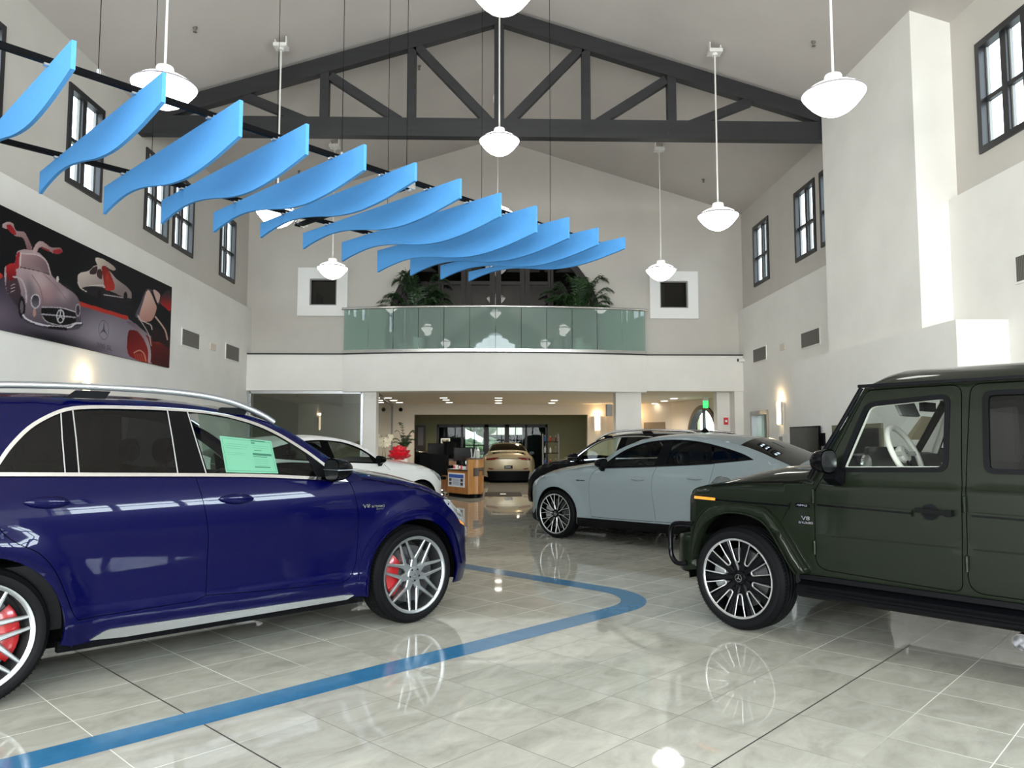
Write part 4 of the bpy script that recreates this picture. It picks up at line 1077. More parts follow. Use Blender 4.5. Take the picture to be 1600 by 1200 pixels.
# ================================================================== tall estate SUV (blue, and its smaller black sister)
def build_suv(root, pm, trim='chrome', wheelstyle='cross7', wmats=SILV, caliper=(228, 314, 'calred'), hero=True, glassm='carglass', badge=True, step=.05, rearmat='carprivacy'):
    R, Rr = .393, .308
    fl = [(0, .39, .455, .66, .034), (-2.995, .39, .455, .66, .040)]
    top = [(-4.0, .80), (-3.95, 1.0), (-3.90, 1.15), (-3.78, 1.38), (-3.66, 1.56), (-3.58, 1.66), (-3.4, 1.715), (-3.0, 1.74), (-2.5, 1.752), (-2.0, 1.748), (-1.7, 1.728), (-1.45, 1.69), (-1.28, 1.655), (-1.12, 1.60), (-.98, 1.53), (-.86, 1.45), (-.74, 1.365), (-.6, 1.275), (-.48, 1.222), (-.3, 1.19), (0, 1.135), (.22, 1.065), (.38, .985), (.49, .90)]
    nose = [(.49, .90), (.58, .80), (.635, .68), (.665, .55), (.66, .42), (.61, .28)]
    tail = [(-3.90, .30), (-3.97, .45), (-4.01, .62), (-4.0, .80)]
    prof = [(.2, .085), (.30, .062), (.42, .040), (.50, .052), (.62, .052), (.78, .036), (.92, .024), (1.0, .026), (1.08, .036), (1.16, .058), (1.24, .090), (1.32, .122), (1.5, .195), (1.7, .285), (1.78, .33)]
    plan = [(-4.05, .16), (-3.9, .085), (-3.6, .03), (-3.2, .004), (-2.6, 0), (0, 0), (.2, .004), (.38, .016), (.52, .045), (.62, .085), (.68, .13)]
    C = Car(root, 1.0, prof, plan, top, 2.995, fl, fillet=.055)
    topS = spline(top, 3); noseS = spline(nose, 4); tailS = spline(tail, 3)
    dlo_b = [(-2.93, 1.285), (-2.4, 1.268), (-1.44, 1.235), (-.87, 1.195), (-.63, 1.172)]
    dlo_t = [(-.63, 1.172), (-.72, 1.245), (-.82, 1.325), (-.91, 1.395), (-1.03, 1.475), (-1.14, 1.54), (-1.28, 1.605), (-1.45, 1.655), (-1.62, 1.685), (-1.85, 1.70), (-2.15, 1.705), (-2.38, 1.70), (-2.52, 1.68), (-2.63, 1.63), (-2.73, 1.56), (-2.82, 1.46), (-2.88, 1.37), (-2.93, 1.285)]
    DLO = spline(dlo_b, 3) + spline(dlo_t, 3)[1:-1]
    af = arch_pts(0, .39, .452, .27, 22); ar = arch_pts(-2.995, .39, .452, .29, 22)
    bottom = [(.56, .265)] + af + [(-.50, .285), (-1.5, .275), (-2.5, .27)] + ar + [(-3.50, .30), (-3.75, .29)]
    outline = tailS + topS[1:] + noseS[1:] + bottom
    zb = lambda x: interp(sorted(dlo_b), x)
    split = [(-1.775, zb(-1.775) - .012), (-1.74, 1.07), (-1.705, .87), (-1.695, .62), (-1.70, .455)]
    front = [(-.605, zb(-.605) - .004), (-.575, 1.08), (-.545, .93), (-.535, .75), (-.55, .55), (-.60, .44)]
    fd = [split[0]] + [(x, zb(x) - .012) for x in (-1.5, -1.2, -.9, -.75)] + spline(front, 3) + [(-.66, .408), (-1.2, .425)] + spline(split[::-1], 3)[:-1]
    rear = [(-2.93, 1.272), (-2.915, 1.10), (-2.88, .98), (-2.80, .90), (-2.69, .835), (-2.60, .72), (-2.54, .58), (-2.50, .47), (-2.47, .42)]
    rd = [(-2.93, 1.272)] + [(x, zb(x) - .012) for x in (-2.6, -2.3, -2.0)] + spline(split, 3) + [(-1.78, .43), (-2.1, .425)] + spline(rear[::-1], 3)[:-1]
    fdi, rdi = inset_poly(fd, .0022), inset_poly(rd, .0022)
    C.sheet('side_panel', outline, pm, [DLO, inset_poly(fd, -.0022), inset_poly(rd, -.0022)] if hero else [DLO], step=step)
    doors = []
    if hero:
        for nm, poly in (('front_door', fdi), ('rear_door', rdi)):
            doors.append(C.sheet(nm, poly, pm, step=step * .8))
        for poly in (fd, rd): ribbon(C, 'door_seal', densify(poly, .05), .03, 'dark', off=-.012, closed=True)
    else: doors = [[root, root], [root, root]]
    up = [(-3.55, 1.10), (-3.6, 1.60), (-3.3, 1.70), (-2.5, 1.735), (-1.9, 1.73), (-1.5, 1.675), (-1.2, 1.60), (-.9, 1.44), (-.62, 1.25), (-.6, 1.10)]
    C.sheet('inner_trim', up, 'leatherdark', [inset_poly(DLO, .02)], step=.12, off=-.035, ret=0)
    # window furniture
    trimring = inset_poly(DLO, .016)
    C.sheet('window_trim', inset_poly(DLO, -.006), trim, [trimring], step=.07, off=.004, ret=.012)
    # glass panes with black pillars between them
    def strip(a, b, w):    # leaning pillar polygon from a (bottom) to b (top)
        return [(a[0] - w / 2, a[1]), (a[0] + w / 2, a[1]), (b[0] + w / 2, b[1]), (b[0] - w / 2, b[1])]
    C.sheet('b_pillar', [(-1.885, zb(-1.885) + .012), (-1.685, zb(-1.685) + .012), (-1.765, 1.682), (-1.90, 1.692)], 'blackgloss', step=.08, off=-.004)
    C.sheet('quarter_pillar', [(-2.545, zb(-2.5) + .012), (-2.475, zb(-2.45) + .012), (-2.485, 1.685), (-2.545, 1.665)], 'blackgloss', step=.08, off=-.004)
    for pts in ([(-1.888, zb(-1.888) + .014), (-1.897, 1.50), (-1.905, 1.690)], [(-1.70, zb(-1.7) + .014), (-1.735, 1.45), (-1.772, 1.684)], [(-2.548, zb(-2.5) + .014), (-2.552, 1.50), (-2.549, 1.664)], [(-2.473, zb(-2.45) + .014), (-2.476, 1.5), (-2.482, 1.686)]):
        ribbon(C, 'pillar_trim', pts, .007, 'grey' if hero else 'blackgloss', off=.001, th=.004)
    C.sheet('mirror_triangle', [(-.875, zb(-.875) + .012), (-.67, zb(-.67) + .012), (-.76, 1.262), (-.925, 1.37)], 'blackplastic', step=.08, off=-.004)
    gb = [p for p in DLO]
    def pane(x0, x1, m, par, name='window_pane'):
        poly = [p for p in trimring if x0 <= p[0] <= x1]
        def cut(x, lst):
            ys = [];  n = len(lst)
            for i in range(n):
                a, b = lst[i], lst[(i + 1) % n]
                if (a[0] - x) * (b[0] - x) < 0: ys.append(a[1] + (b[1] - a[1]) * (x - a[0]) / (b[0] - a[0]))
            return min(ys), max(ys)
        lo = [p for p in poly if p[1] < cut(p[0], trimring)[0] + .002] if False else None
        xs = [x0 + (x1 - x0) * k / 16 for k in range(17)]
        B_, T_ = [], []
        for x in xs:
            try: a, b = cut(x, trimring)
            except ValueError: continue
            B_.append((x, a)); T_.append((x, b))
        for sd, pr in zip((1, -1), par):
            C.sheet(name, B_ + T_[::-1], m, step=.09, off=-.010, ret=0, sides=(sd,), parent=pr)
    pane(-1.70, -.70, glassm, doors[0]); pane(-2.49, -1.87, rearmat, doors[1]); pane(-2.91, -2.53, rearmat, doors[1], 'quarter_pane')
    C.sheet('rear_quarter_glass', rpoly([(-2.96, 1.335), (-2.93, 1.55), (-2.86, 1.64), (-3.0, 1.655), (-3.5, 1.60), (-3.62, 1.50), (-3.72, 1.33)], .02), 'blackgloss', step=.1, off=.003)
    # loft over the top
    C.wrap('rear_bumper', tailS, .12, pm); C.wrap('tailgate', spline([(-4.0, .80), (-3.95, 1.0), (-3.90, 1.15)], 3), .12, pm)
    C.wrap('rear_window', spline([(-3.90, 1.15), (-3.78, 1.38), (-3.66, 1.56)], 3), .12, 'carprivacy')
    roofp = spline([p for p in top if -3.67 < p[0] < -1.44], 3); k = len(roofp)
    C.wrap('roof', roofp, [.12 - .065 * min(1, i / (k * .3)) for i in range(k)], pm)
    C.wrap('headliner', roofp, [.12 - .065 * min(1, i / (k * .3)) for i in range(k)], 'headliner', inset=.03, off=-.05)
    C.wrap('windscreen', spline([p for p in top if -1.46 < p[0] < -.47], 3), .07, 'carglass2')
    hp = spline([p for p in top if p[0] > -.49], 3); k = len(hp)
    C.wrap('bonnet', hp, [.07 + .06 * (i / k) ** 2 for i in range(k)], pm, p=3)
    k = len(noseS); C.wrap('front_bumper', noseS, [.13 + .07 * min(1, i / (k * .4)) for i in range(k)], pm, p=3)
    C.wrap('grille', [(.60, .76), (.64, .66), (.66, .52)], .205, 'blackgloss', p=3, y0=lambda x, z: .42, trange=(-1, 1), off=.006)
    C.wrap('lower_intake', [(.665, .46), (.66, .38), (.62, .30)], .205, 'blackplastic', p=3, y0=lambda x, z: .62, off=.006)
    # headlamp: on the corner, wrapping from the wing to the nose
    C.sheet('headlamp', rpoly([(.30, .985), (.40, .975), (.50, .895), (.575, .80), (.60, .745), (.54, .765), (.44, .86), (.34, .935)], .015), 'lampglass', step=.04, off=.004, ret=.006)
    if hero:
        C.sheet('headlamp_reflector', rpoly([(.40, .945), (.47, .90), (.55, .81), (.50, .83), (.43, .89)], .01), 'chrome', step=.03, off=.007, ret=.003)
        C.sheet('side_marker', [(.50, .80), (.585, .755), (.60, .735), (.53, .765)], 'amber', step=.04, off=.008, ret=.003)
        ribbon(C, 'bonnet_gap', spline([(-.50, 1.188), (-.3, 1.155), (0, 1.095), (.2, 1.03), (.34, .975)], 4), .006, 'dark', off=.001, th=.001)
    # sills, running board, underbody
    C.sheet('sill_strip', rpoly([(-2.40, .285), (-2.30, .335, .03), (-1.36, .322), (-.66, .315), (-.56, .305, .02), (-.62, .275), (-1.4, .272), (-2.2, .270)], .01), 'satin', step=.09, off=.022, ret=.03)
    C.sheet('rocker', [(-2.56, .235), (-.46, .235), (-.46, .30), (-2.56, .30)], 'blackplastic', step=.12, off=.004, ret=.05, yfn=lambda x, z: .93)
    mb = MB(); mb.box((-3.8, -.80, .24), (.5, .80, .36)); mb.build('underbody', 'dark', root, smooth=False)
    mb = MB(); mb.box((-3.85, -.86, .36), (-.35, .86, .75)); mb.build('cabin_tub', 'leatherdark', root, smooth=False)
    for cx in (0, -2.995): wheel_well(C, cx, .39, .47, .93, 'dark', .36)
    mb = MB(); mb.box((-.38, -.88, .36), (.44, .88, .9)); 
    # flares: thin raised lip round each opening
    for (cx, z0) in ((0, .27), (-2.995, .29)):
        ribbon(C, 'arch_lip', arch_pts(cx, .39, .462, z0 + .02, 30), .018, pm, off=.010, th=.02)
    if hero:
        ribbon(C, 'arch_crease', arch_pts(0, .39, .535, .42, 30),   .009, pm, off=.008, th=.010)
        for a, b, z in ((-2.77, -2.53, 1.12), (-1.635, -1.39, 1.083)):
            cxh = (a + b) / 2
            for sd, pr in zip((1, -1), doors[1] if a < -2 else doors[0]):
                mb = MB(); rows = []
                for t in [i / 16 for i in range(17)]:
                    x = a + (b - a) * t; w = math.sin(math.pi * min(1, max(0, t * 1.0))) ** .55 if 0 < t < 1 else 0.02
                    y = C.Y(x, z) + .012
                    rows.append([(x, sd * (y + .022 * w * math.cos(q)), z - .01 * (t - .5) + .036 * w * math.sin(q)) for q in [2 * math.pi * k / 14 for k in range(14)]])
                mb.grid(rows, closed=True); mb.build('door_handle', pm, pr if pr is not root else root, angle=70)
                mb = MB(); rows = []
                mb.f.append([mb.pt((cxh + .02 + .10 * math.cos(q), sd * (C.Y(cxh, z) + .003), z - .012 + .045 * math.sin(q))) for q in [2 * math.pi * k / 24 for k in range(24)]]); mb.build('handle_recess', 'blackgloss', pr, smooth=False)
    # roof rails
    for sd in (1, -1):
        pts = [(-3.55, 1.70), (-3.4, 1.765), (-3.1, 1.80), (-2.6, 1.822), (-2.1, 1.822), (-1.75, 1.805), (-1.5, 1.768), (-1.32, 1.712), (-1.2, 1.66), (-1.13, 1.618)]
        mb = MB(); mb.tube([(x, sd * (.715), z) for x, z in spline(pts, 4)], .022, 10); rl = mb.build('roof_rail', 'satin' if pm != 'paintblack' else 'chrome', root, angle=70)
        for x, z in ((-3.35, 1.76), (-2.36, 1.80), (-1.42, 1.72)):
            mb = MB(); i = [(x - .10, z), (x + .10, z), (x + .07, z - .05), (x - .16, z - .05)]; plate(mb, i, [], lambda a, b, d: (a, sd * .705 + d, b), .03); mb.build('rail_foot', 'blackplastic', rl, smooth=False)
    mb = MB(); rows = []
    for t in [i / 8 for i in range(9)]:
        x = -3.30 + .19 * t; h = .085 * math.sin(math.pi * t ** .8) + .002; rows.append([(x, .02 * math.cos(q), 1.78 + h * max(0, math.sin(q))) for q in [math.pi * k / 8 for k in range(9)]])
    mb.grid(rows); mb.build('roof_antenna', 'blackgloss', root)
    # mirrors
    for sd in (1, -1):
        mh = mirror_housing(root, sd, (-.76, 1.05, 1.265), 'blackgloss' if hero else pm, (.17, .22, .17))
        MB().bar((-.74, sd * .93, 1.20), (-.74, sd * .99, 1.22), .07, .03).build('mirror_arm', 'blackgloss', mh, smooth=False)
        MB().box((-.84, sd * .95, 1.262), (-.655, sd * 1.163, 1.268)).build('mirror_strip', 'satin', mh, smooth=False)
    # cabin
    for sd in (1, -1):
        seat(root, -1.62, sd * .38, .62, 'leatherdark'); seat(root, -2.55, sd * .40, .62, 'leatherdark')
    mb = MB(); mb.grid([[(x, y, z) for y in (-.80, -.6, 0, .6, .80)] for x, z in ((-.5, 1.14), (-.72, 1.17), (-.88, 1.13), (-.93, 1.0), (-.88, .8))]); mb.build('dashboard', 'leatherdark', root)
    steering(root, (-1.12, .38 , 1.06), .185, 'leatherdark', 'blackplastic')
    # wheels
    for cx in (0, -2.995):
        for sd in (1, -1): tyre_rim(root, cx, sd, R, Rr, .285, .995, wheelstyle, wmats, caliper if (cx == 0 or not caliper) else (50, 132, caliper[2]), parts=hero, seg=72)
    for sd in (1, -1):      # mud flap behind the rear/front tyre edge
        MB().box((-2.50, sd * .72, .26), (-2.485, sd * .96, .42)).build('mud_flap', 'blackplastic', root, smooth=False)
    return C, doors
def spd(p0, ang, side_w, sgn):
    """root position for a car whose camera-facing side plane passes p0; sgn=-1: right side faces the camera"""
    d = Vector((math.cos(ang), math.sin(ang))); left = Vector((-d[1], d[0])); return Vector((p0[0], p0[1])) - left * sgn * side_w
ang = R_(42.4); r0 = spd((-.62, 6.32), ang, 1.0, -1)
blue = thing('suv_car', 'glossy dark blue SUV at left with silver roof rails and red brake calipers', 'car', (r0[0], r0[1], 0), ang)
CB, bd = build_suv(blue, 'paintblue')
# price sheet inside the front side window (right side, y negative)
def sheet_on(C, poly, m, off, sd, parent, name, step=.08): return C.sheet(name, poly, m, step=step, off=off, ret=0, sides=(sd,), parent=parent)
ps = sheet_on(CB, [(-1.555, 1.262), (-1.17, 1.243), (-1.185, 1.478), (-1.565, 1.515)], 'mint', -.020, -1, bd[0][1], 'price_sheet')
ps['label'] = 'pale green price sheet in the window'
mbp = []
def prt(x0, z0, x1, z1, nm='printed_line'):
    # coordinates in sheet fractions
    def q(a, b):
        x = -1.555 + .385 * a; zb_ = 1.262 - .019 * a; zt_ = 1.515 - .037 * a; return (x - .01 * b * (1 - a) + 0, zb_ + (zt_ - zb_) * b)
    return [q(x0, z0), q(x1, z0), q(x1, z1), q(x0, z1)]
allp = [(.56, .93, .83, .965), (.56, .86, .63, .90), (.60, .66, .74, .68), (.56, .52, .92, .585), (.56, .47, .83, .49), (.56, .16, .86, .19), (.08, .80, .50, .805), (.08, .74, .48, .745), (.08, .68, .46, .685), (.57, .80, .90, .805), (.57, .74, .88, .745), (.57, .40, .84, .405), (.57, .34, .84, .345), (.57, .28, .84, .285), (.57, .22, .84, .225), (.08, .55, .4, .555), (.08, .50, .4, .505)]
v_, f_ = [], []
mbx = MB()
for a, b, c, d in allp:
    P4 = prt(a, b, c, d); mbx.quad(*[(x, -(CB.Y(x, z) - .0185), z) for x, z in P4])
bdr = inset_poly([(-1.555, 1.262), (-1.17, 1.243), (-1.185, 1.478), (-1.565, 1.515)], .012)
for i in range(4):
    a, b = bdr[i], bdr[(i + 1) % 4]
    ax, az = a; bx_, bz = b; n_ = (-(bz - az), bx_ - ax); L_ = math.hypot(*n_); n_ = (n_[0] / L_ * .002, n_[1] / L_ * .002)
    mbx.quad(*[(x, -(CB.Y(x, z) - .0185), z) for x, z in ((ax, az), (bx_, bz), (bx_ + n_[0], bz + n_[1]), (ax + n_[0], az + n_[1]))])
o = mbx.build('printed_lines', 'mintdark', ps, smooth=False, fix=False)
# wing badge: V8 BITURBO over a small second line
def badge(C, root, sd, s0, z0, body, size, m='chrome', flip=False, sx=1.0, bold=.0):
    y = C.Y(s0, z0) + .003
    rot = (R_(90), 0, 0) if sd < 0 else (R_(90), 0, R_(180))
    return text_obj(body, 'badge', size, m, root, (s0, sd * y, z0), rot, depth=.0015, sx=sx, bold=bold)
badge(CB, blue, -1, -.47, .972, 'V8', .040, sx=1.5, bold=.0008); badge(CB, blue, -1, -.365, .966, 'BITURBO', .024, sx=1.25, bold=.0006); badge(CB, blue, -1, -.345, .945, '4MATIC+', .015, sx=1.2)
# ================================================================== boxy off-roader (green)
ang = R_(130); r0 = spd((1.91, 6.03), ang, .985, 1)
gcar = thing('offroad_car', 'boxy dark olive green off-road car at right with black running board', 'car', (r0[0], r0[1], 0), ang)
def on_car(root, px, py, yplane):
    """pixel -> car space on the lengthwise plane y = yplane (used to set things out)"""
    Mi = (Matrix.Translation(root.location) @ Matrix.Rotation(root.rotation_euler.z, 4, 'Z')).inverted()
    o = Mi @ EYEV; d = Mi.to_3x3() @ _ray(px, py); t = (yplane - o[1]) / d[1]; return o + d * t
M['podgrey'] = mat('smoked_lens', (.05, .055, .055), .15, spec=.4)
def build_box(root, pm):
    top = [(-3.60, 1.80), (-3.50, 1.868), (-2.5, 1.872), (-1.3, 1.872), (-.96, 1.862), (-.80, 1.60), (-.69, 1.42), (-.60, 1.27), (-.555, 1.192), (-.40, 1.180), (0, 1.155), (.30, 1.118), (.46, 1.08), (.52, 1.04)]
    nose = [(.52, 1.04), (.545, .97), (.552, .86), (.55, .72)]
    tail = [(-3.62, .56), (-3.63, .9), (-3.63, 1.3), (-3.60, 1.80)]
    prof = [(.3, .02), (.5, .004), (.60, .0), (.785, 0), (.80, .006), (1.165, .008), (1.185, .016), (1.3, .026), (1.6, .062), (1.86, .10), (1.95, .115)]
    plan = [(-3.65, .05), (-3.5, .012), (-3.2, 0), (.25, 0), (.42, .012), (.50, .04), (.552, .09)]
    C = Car(root, .895, prof, plan, top, 2.89, fillet=.03)
    arc_in = [(.405, .50), (.385, .62), (.31, .78), (.17, .885), (-.01, .915), (-.19, .885), (-.30, .80), (-.44, .58), (-.50, .50)]
    arc_out = [(.43, .58), (.405, .74), (.335, .87), (.23, .95), (.10, .975), (-.13, .975), (-.25, .945), (-.36, .835), (-.575, .515)]
    ai = arc_in; ar = [(-2.89 - .5 - (p[0] + .5) + 0.0, p[1]) for p in arc_in[::-1]]
    ar = [(-2.89 + .50, .50), (-2.89 + .44, .62), (-2.89 + .31, .80), (-2.89 + .19, .885), (-2.89, .915), (-2.89 - .19, .885), (-2.89 - .31, .79), (-2.89 - .40, .62), (-2.89 - .42, .52)]
    aro = [(-2.89 + .575, .515), (-2.89 + .36, .835), (-2.89 + .25, .945), (-2.89 + .13, .975), (-2.89 - .13, .975), (-2.89 - .25, .945), (-2.89 - .36, .85), (-2.89 - .43, .70), (-2.89 - .46, .56)]
    fdr = rpoly([(-.985, 1.842, .05), (-.66, 1.185, .04), (-.612, 1.10, .03), (-.612, .545, .10), (-1.588, .512, .06), (-1.605, 1.2, .02), (-1.603, 1.850, .07)])
    rdr = rpoly([(-1.655, 1.850, .07), (-1.628, 1.19, .02), (-1.622, .520, .10), (-2.34, .515, .04), (-2.50, .80, .05), (-2.56, 1.0, .05), (-2.57, 1.19, .02), (-2.58, 1.852, .06)])
    fwo = rpoly([(-.785, 1.258, .06), (-.985, 1.752, .06), (-1.535, 1.792, .07), (-1.522, 1.278, .07)])
    rwo = rpoly([(-1.735, 1.275, .06), (-1.728, 1.800, .06), (-2.49, 1.80, .06), (-2.47, 1.275, .06)])
    qwo = rpoly([(-2.68, 1.29, .06), (-2.69, 1.80, .06), (-3.42, 1.80, .06), (-3.42, 1.29, .06)])
    outline = tail + top[1:] + nose[1:] + [(.50, .67), (.43, .62)] + spline(ai, 3) + [(-.53, .497), (-2.35, .497)] + spline(ar, 3) + [(-3.4, .52)]
    C.sheet('side_panel', outline, pm, [inset_poly(fdr, -.003), inset_poly(rdr, -.003), qwo], step=.07)
    fd = C.sheet('front_door', inset_poly(fdr, .003), pm, [fwo], step=.06, ret=.02)
    rd = C.sheet('rear_door', inset_poly(rdr, .003), pm, [rwo], step=.06, ret=.02)
    for poly in (fdr, rdr): ribbon(C, 'door_seal', densify(poly, .06), .035, 'dark', off=-.016, closed=True)
    for poly, par, gm in ((fwo, fd, 'carglass2'), (rwo, rd, 'carprivacy')):
        inn = inset_poly(poly, .030)
        for sd, pr in zip((1, -1), par):
            C.sheet('window_seal', inset_poly(poly, -.004), 'blackplastic', [inn], step=.08, off=.006, ret=.03, sides=(sd,), parent=pr)
            C.sheet('window_pane', inset_poly(poly, .02), gm, step=.12, off=-.012, ret=0, sides=(sd,), parent=pr)
            if gm == 'carglass2': C.sheet('inner_frame', inset_poly(poly, -.02), 'leatherlight', [inset_poly(poly, .034)], step=.12, off=-.04, ret=.015, sides=(sd,), parent=pr)
    C.sheet('quarter_window', inset_poly(qwo, -.006), 'carprivacy', step=.12, off=-.004, ret=0); C.sheet('quarter_seal', inset_poly(qwo, -.006), 'blackplastic', [inset_poly(qwo, .03)], step=.1, off=.005, ret=.02)
    # inner lining
    up = [(-3.45, 1.15), (-3.5, 1.80), (-1.0, 1.80), (-.62, 1.19), (-.62, 1.15)]
    C.sheet('inner_trim', [(-1.64, 1.15), (-1.64, 1.80), (-1.0, 1.80), (-.62, 1.19), (-.62, 1.15)], 'leatherlight', [inset_poly(fwo, -.01)], step=.14, off=-.055, ret=0)
    C.sheet('inner_trim', [(-3.45, 1.15), (-3.5, 1.80), (-1.64, 1.80), (-1.64, 1.15)], 'leatherdark', [inset_poly(rwo, .0), inset_poly(qwo, .02)], step=.14, off=-.055, ret=0)
    # wraps
    C.wrap('rear_door_panel', tail, .03, pm, p=6)
    rp = spline([p for p in top if p[0] < -.95], 4); k = len(rp)
    C.wrap('roof', rp, [.135 * min(1, (k - 1 - i) / (k * .28) + .42) * min(1, i / 3 + .3) for i in range(k)], pm, p=5, cols=32)
    C.wrap('headliner', rp, .03, 'headliner', inset=.06, off=-.05)
    C.wrap('windscreen', [(-.95, 1.845), (-.80, 1.60), (-.69, 1.42), (-.60, 1.27), (-.56, 1.20)], .025, 'carglass2', p=3, inset=.03)
    hp = spline([p for p in top if p[0] > -.56], 4); k = len(hp)
    C.wrap('bonnet', hp, [interp([(-.6, .115), (-.24, .115), (-.02, .085), (.26, .035), (.52, .015)], x) for x, z in hp], pm, p=4.5, cols=30)
    C.wrap('front_panel', nose, .05, pm, p=5)
    C.wrap('grille', [(.553, .98), (.558, .86), (.556, .76)], .052, 'blackplastic', p=5, y0=lambda x, z: .36, off=.006)
    for sd in (1, -1):
        mb = MB(); mb.lathe([(.115, .545), (.115, .60), (.105, .612), (.001, .618)], (0, sd * .60, .88), 28, axis='x'); mb.build('headlamp', 'lampglass', root)
        mb = MB(); rows = []
        for t in [i / 8 for i in range(9)]:
            x = .16 + .22 * t; r = math.sin(math.pi * (.08 + .86 * t)) ** .5; rows.append([(x, sd * .76 + .045 * r * math.cos(a), 1.125 - .12 * max(0, t - .6) + .062 * r * max(0, math.sin(a))) for a in [math.pi * q / 10 for q in range(11)]])
        mb.grid(rows); mb.build('indicator_pod', 'podgrey', root)
    # bumper with end caps, brush guard
    bp = rpoly([(.40, .70, .02), (.60, .70, .05), (.66, .60, .05), (.665, .46, .05), (.58, .385, .05), (.40, .42, .02)])
    C.sheet('front_bumper', bp, pm, step=.06, ret=.25, yfn=lambda x, z: .92 - .10 * max(0, (x - .50) / .16) ** 2, flat=True)
    C.wrap('bumper_front', spline([(.60, .70), (.655, .64), (.667, .53), (.655, .44), (.58, .385)], 3), .08, pm, p=4, y0=lambda x, z: .90 - .10 * max(0, (x - .50) / .16) ** 2)
    for sd in (1, -1):
        mb = MB(); mb.tube([(x, sd * y, z) for x, y, z in spline([(.42, .93, .79), (.56, .945, .785), (.625, .945, .765), (.652, .945, .70), (.655, .945, .60), (.645, .945, .51), (.60, .945, .455), (.54, .94, .45), (.50, .93, .46)], 4)], .021, 12); mb.build('brush_guard', 'blackgloss', root, angle=70)
    # flares
    for a_, o_ in ((ai, arc_out), (ar, aro)):
        poly = spline(o_, 4) + spline(a_[::-1], 4)
        C.sheet('arch_flare', poly, pm, step=.05, ret=.11, yfn=lambda x, z: .985, flat=True)
        ribbon(C, 'flare_edge', spline(a_, 4), .014, pm, off=.004, th=.01, yfn=lambda x, z: .985)
        ribbon(C, 'flare_edge', spline(o_, 4), .010, pm, off=.003, th=.01, yfn=lambda x, z: .983)
    # running board
    pr_ = [(.84, .498), (.925, .496), (.935, .465), (.905, .447), (.965, .428), (.990, .40), (.985, .362), (.94, .335), (.86, .33)]
    for sd in (1, -1):
        mb = MB(); mb.grid([[(x, sd * (y - (.05 if x in (-.44, -2.44) else 0)), z + (0)) for y, z in pr_] for x in (-.50, -.56, -1.0, -1.5, -2.0, -2.33, -2.38)]); mb.build('running_board', 'blackplastic', root, angle=30)
        for z in (.412, .385): MB().bar((-.58, sd * .992, z), (-2.32, sd * .992, z), .004, .006).build('tread_rib', 'dark', root, smooth=False)
        mb = MB(); mb.lathe([(.052, 0), (.052, .10), (.045, .10), (.043, .02), (.001, .02)], (-2.02, sd * .80, .262), 20, axis='y') if sd > 0 else mb.lathe([(.052, 0), (.052, -.10), (.045, -.10), (.043, -.02), (.001, -.02)], (-2.02, sd * .80, .262), 20, axis='y')
        (mb.lathe([(.052, 0), (.052, .10), (.045, .10), (.043, .02), (.001, .02)], (-1.90, sd * .80, .262), 20, axis='y') if sd > 0 else mb.lathe([(.052, 0), (.052, -.10), (.045, -.10), (.043, -.02), (.001, -.02)], (-1.90, sd * .80, .262), 20, axis='y')); mb.build('exhaust_pipe', mat('exhaust_metal', (.16, .16, .165), .2, 1), root)
    # gutter and pillar edge
    for sd in (1, -1):
        mb = MB(); mb.bar((-.935, sd * .815, 1.872), (-3.5, sd * .808, 1.885), .035, .022); mb.build('roof_gutter', 'blackplastic', root, smooth=False)
        mb = MB(); mb.tube([(-.95, sd * .805, 1.86), (-.80, sd * .83, 1.60), (-.66, sd * .86, 1.37), (-.565, sd * .875, 1.20)], .016, 8); mb.build('pillar_edge', 'blackplastic', root)
    # rub strips, indicator, creases
    for a, b, z0, z1, nm in ((.22, -.42, 1.000, .990, 'rub_strip'), (-.645, -1.30, 1.012, .995, 'rub_strip'), (-1.665, -2.5, 1.005, .990, 'rub_strip')):
        n = 14; pts = [(a + (b - a) * i / n, z0 + (z1 - z0) * i / n) for i in range(n + 1)]
        ribbon(C, nm, pts, .046, pm, off=.028, th=.030); ribbon(C, nm + '_inlay', [p for p in pts], .015, 'blackgloss', off=.031, th=.004)
    ribbon(C, 'front_indicator', [(.44, 1.008), (.33, 1.006), (.225, 1.003)], .024, 'amber', off=.022, th=.024)
    for z in (1.172, .792):
        ribbon(C, 'body_crease', [(x, z) for x in (-.64, -1.0, -1.3, -1.57)], .010, pm, off=.0035, th=.004); ribbon(C, 'body_crease', [(x, z) for x in (-1.66, -2.0, -2.4)], .010, pm, off=.0035, th=.004)
    ribbon(C, 'panel_gap', [(-.515, 1.178), (-.42, 1.00), (-.335, .85)], .006, 'dark', off=.001, th=.001)
    for s0 in (-.612, -1.622):
        for z in (1.075, .70):
            for sd in (1, -1):
                mb = MB(); mb.lathe([(.001, z - .055), (.012, z - .05), (.013, z + .05), (.001, z + .055)], (s0, sd * .905, 0), 12); mb.build('door_hinge', pm, root)
    ribbon(C, 'bonnet_gap', [(-.50, 1.172), (-.2, 1.158), (.05, 1.138), (.28, 1.107)], .010, 'dark', off=.002, th=.003)
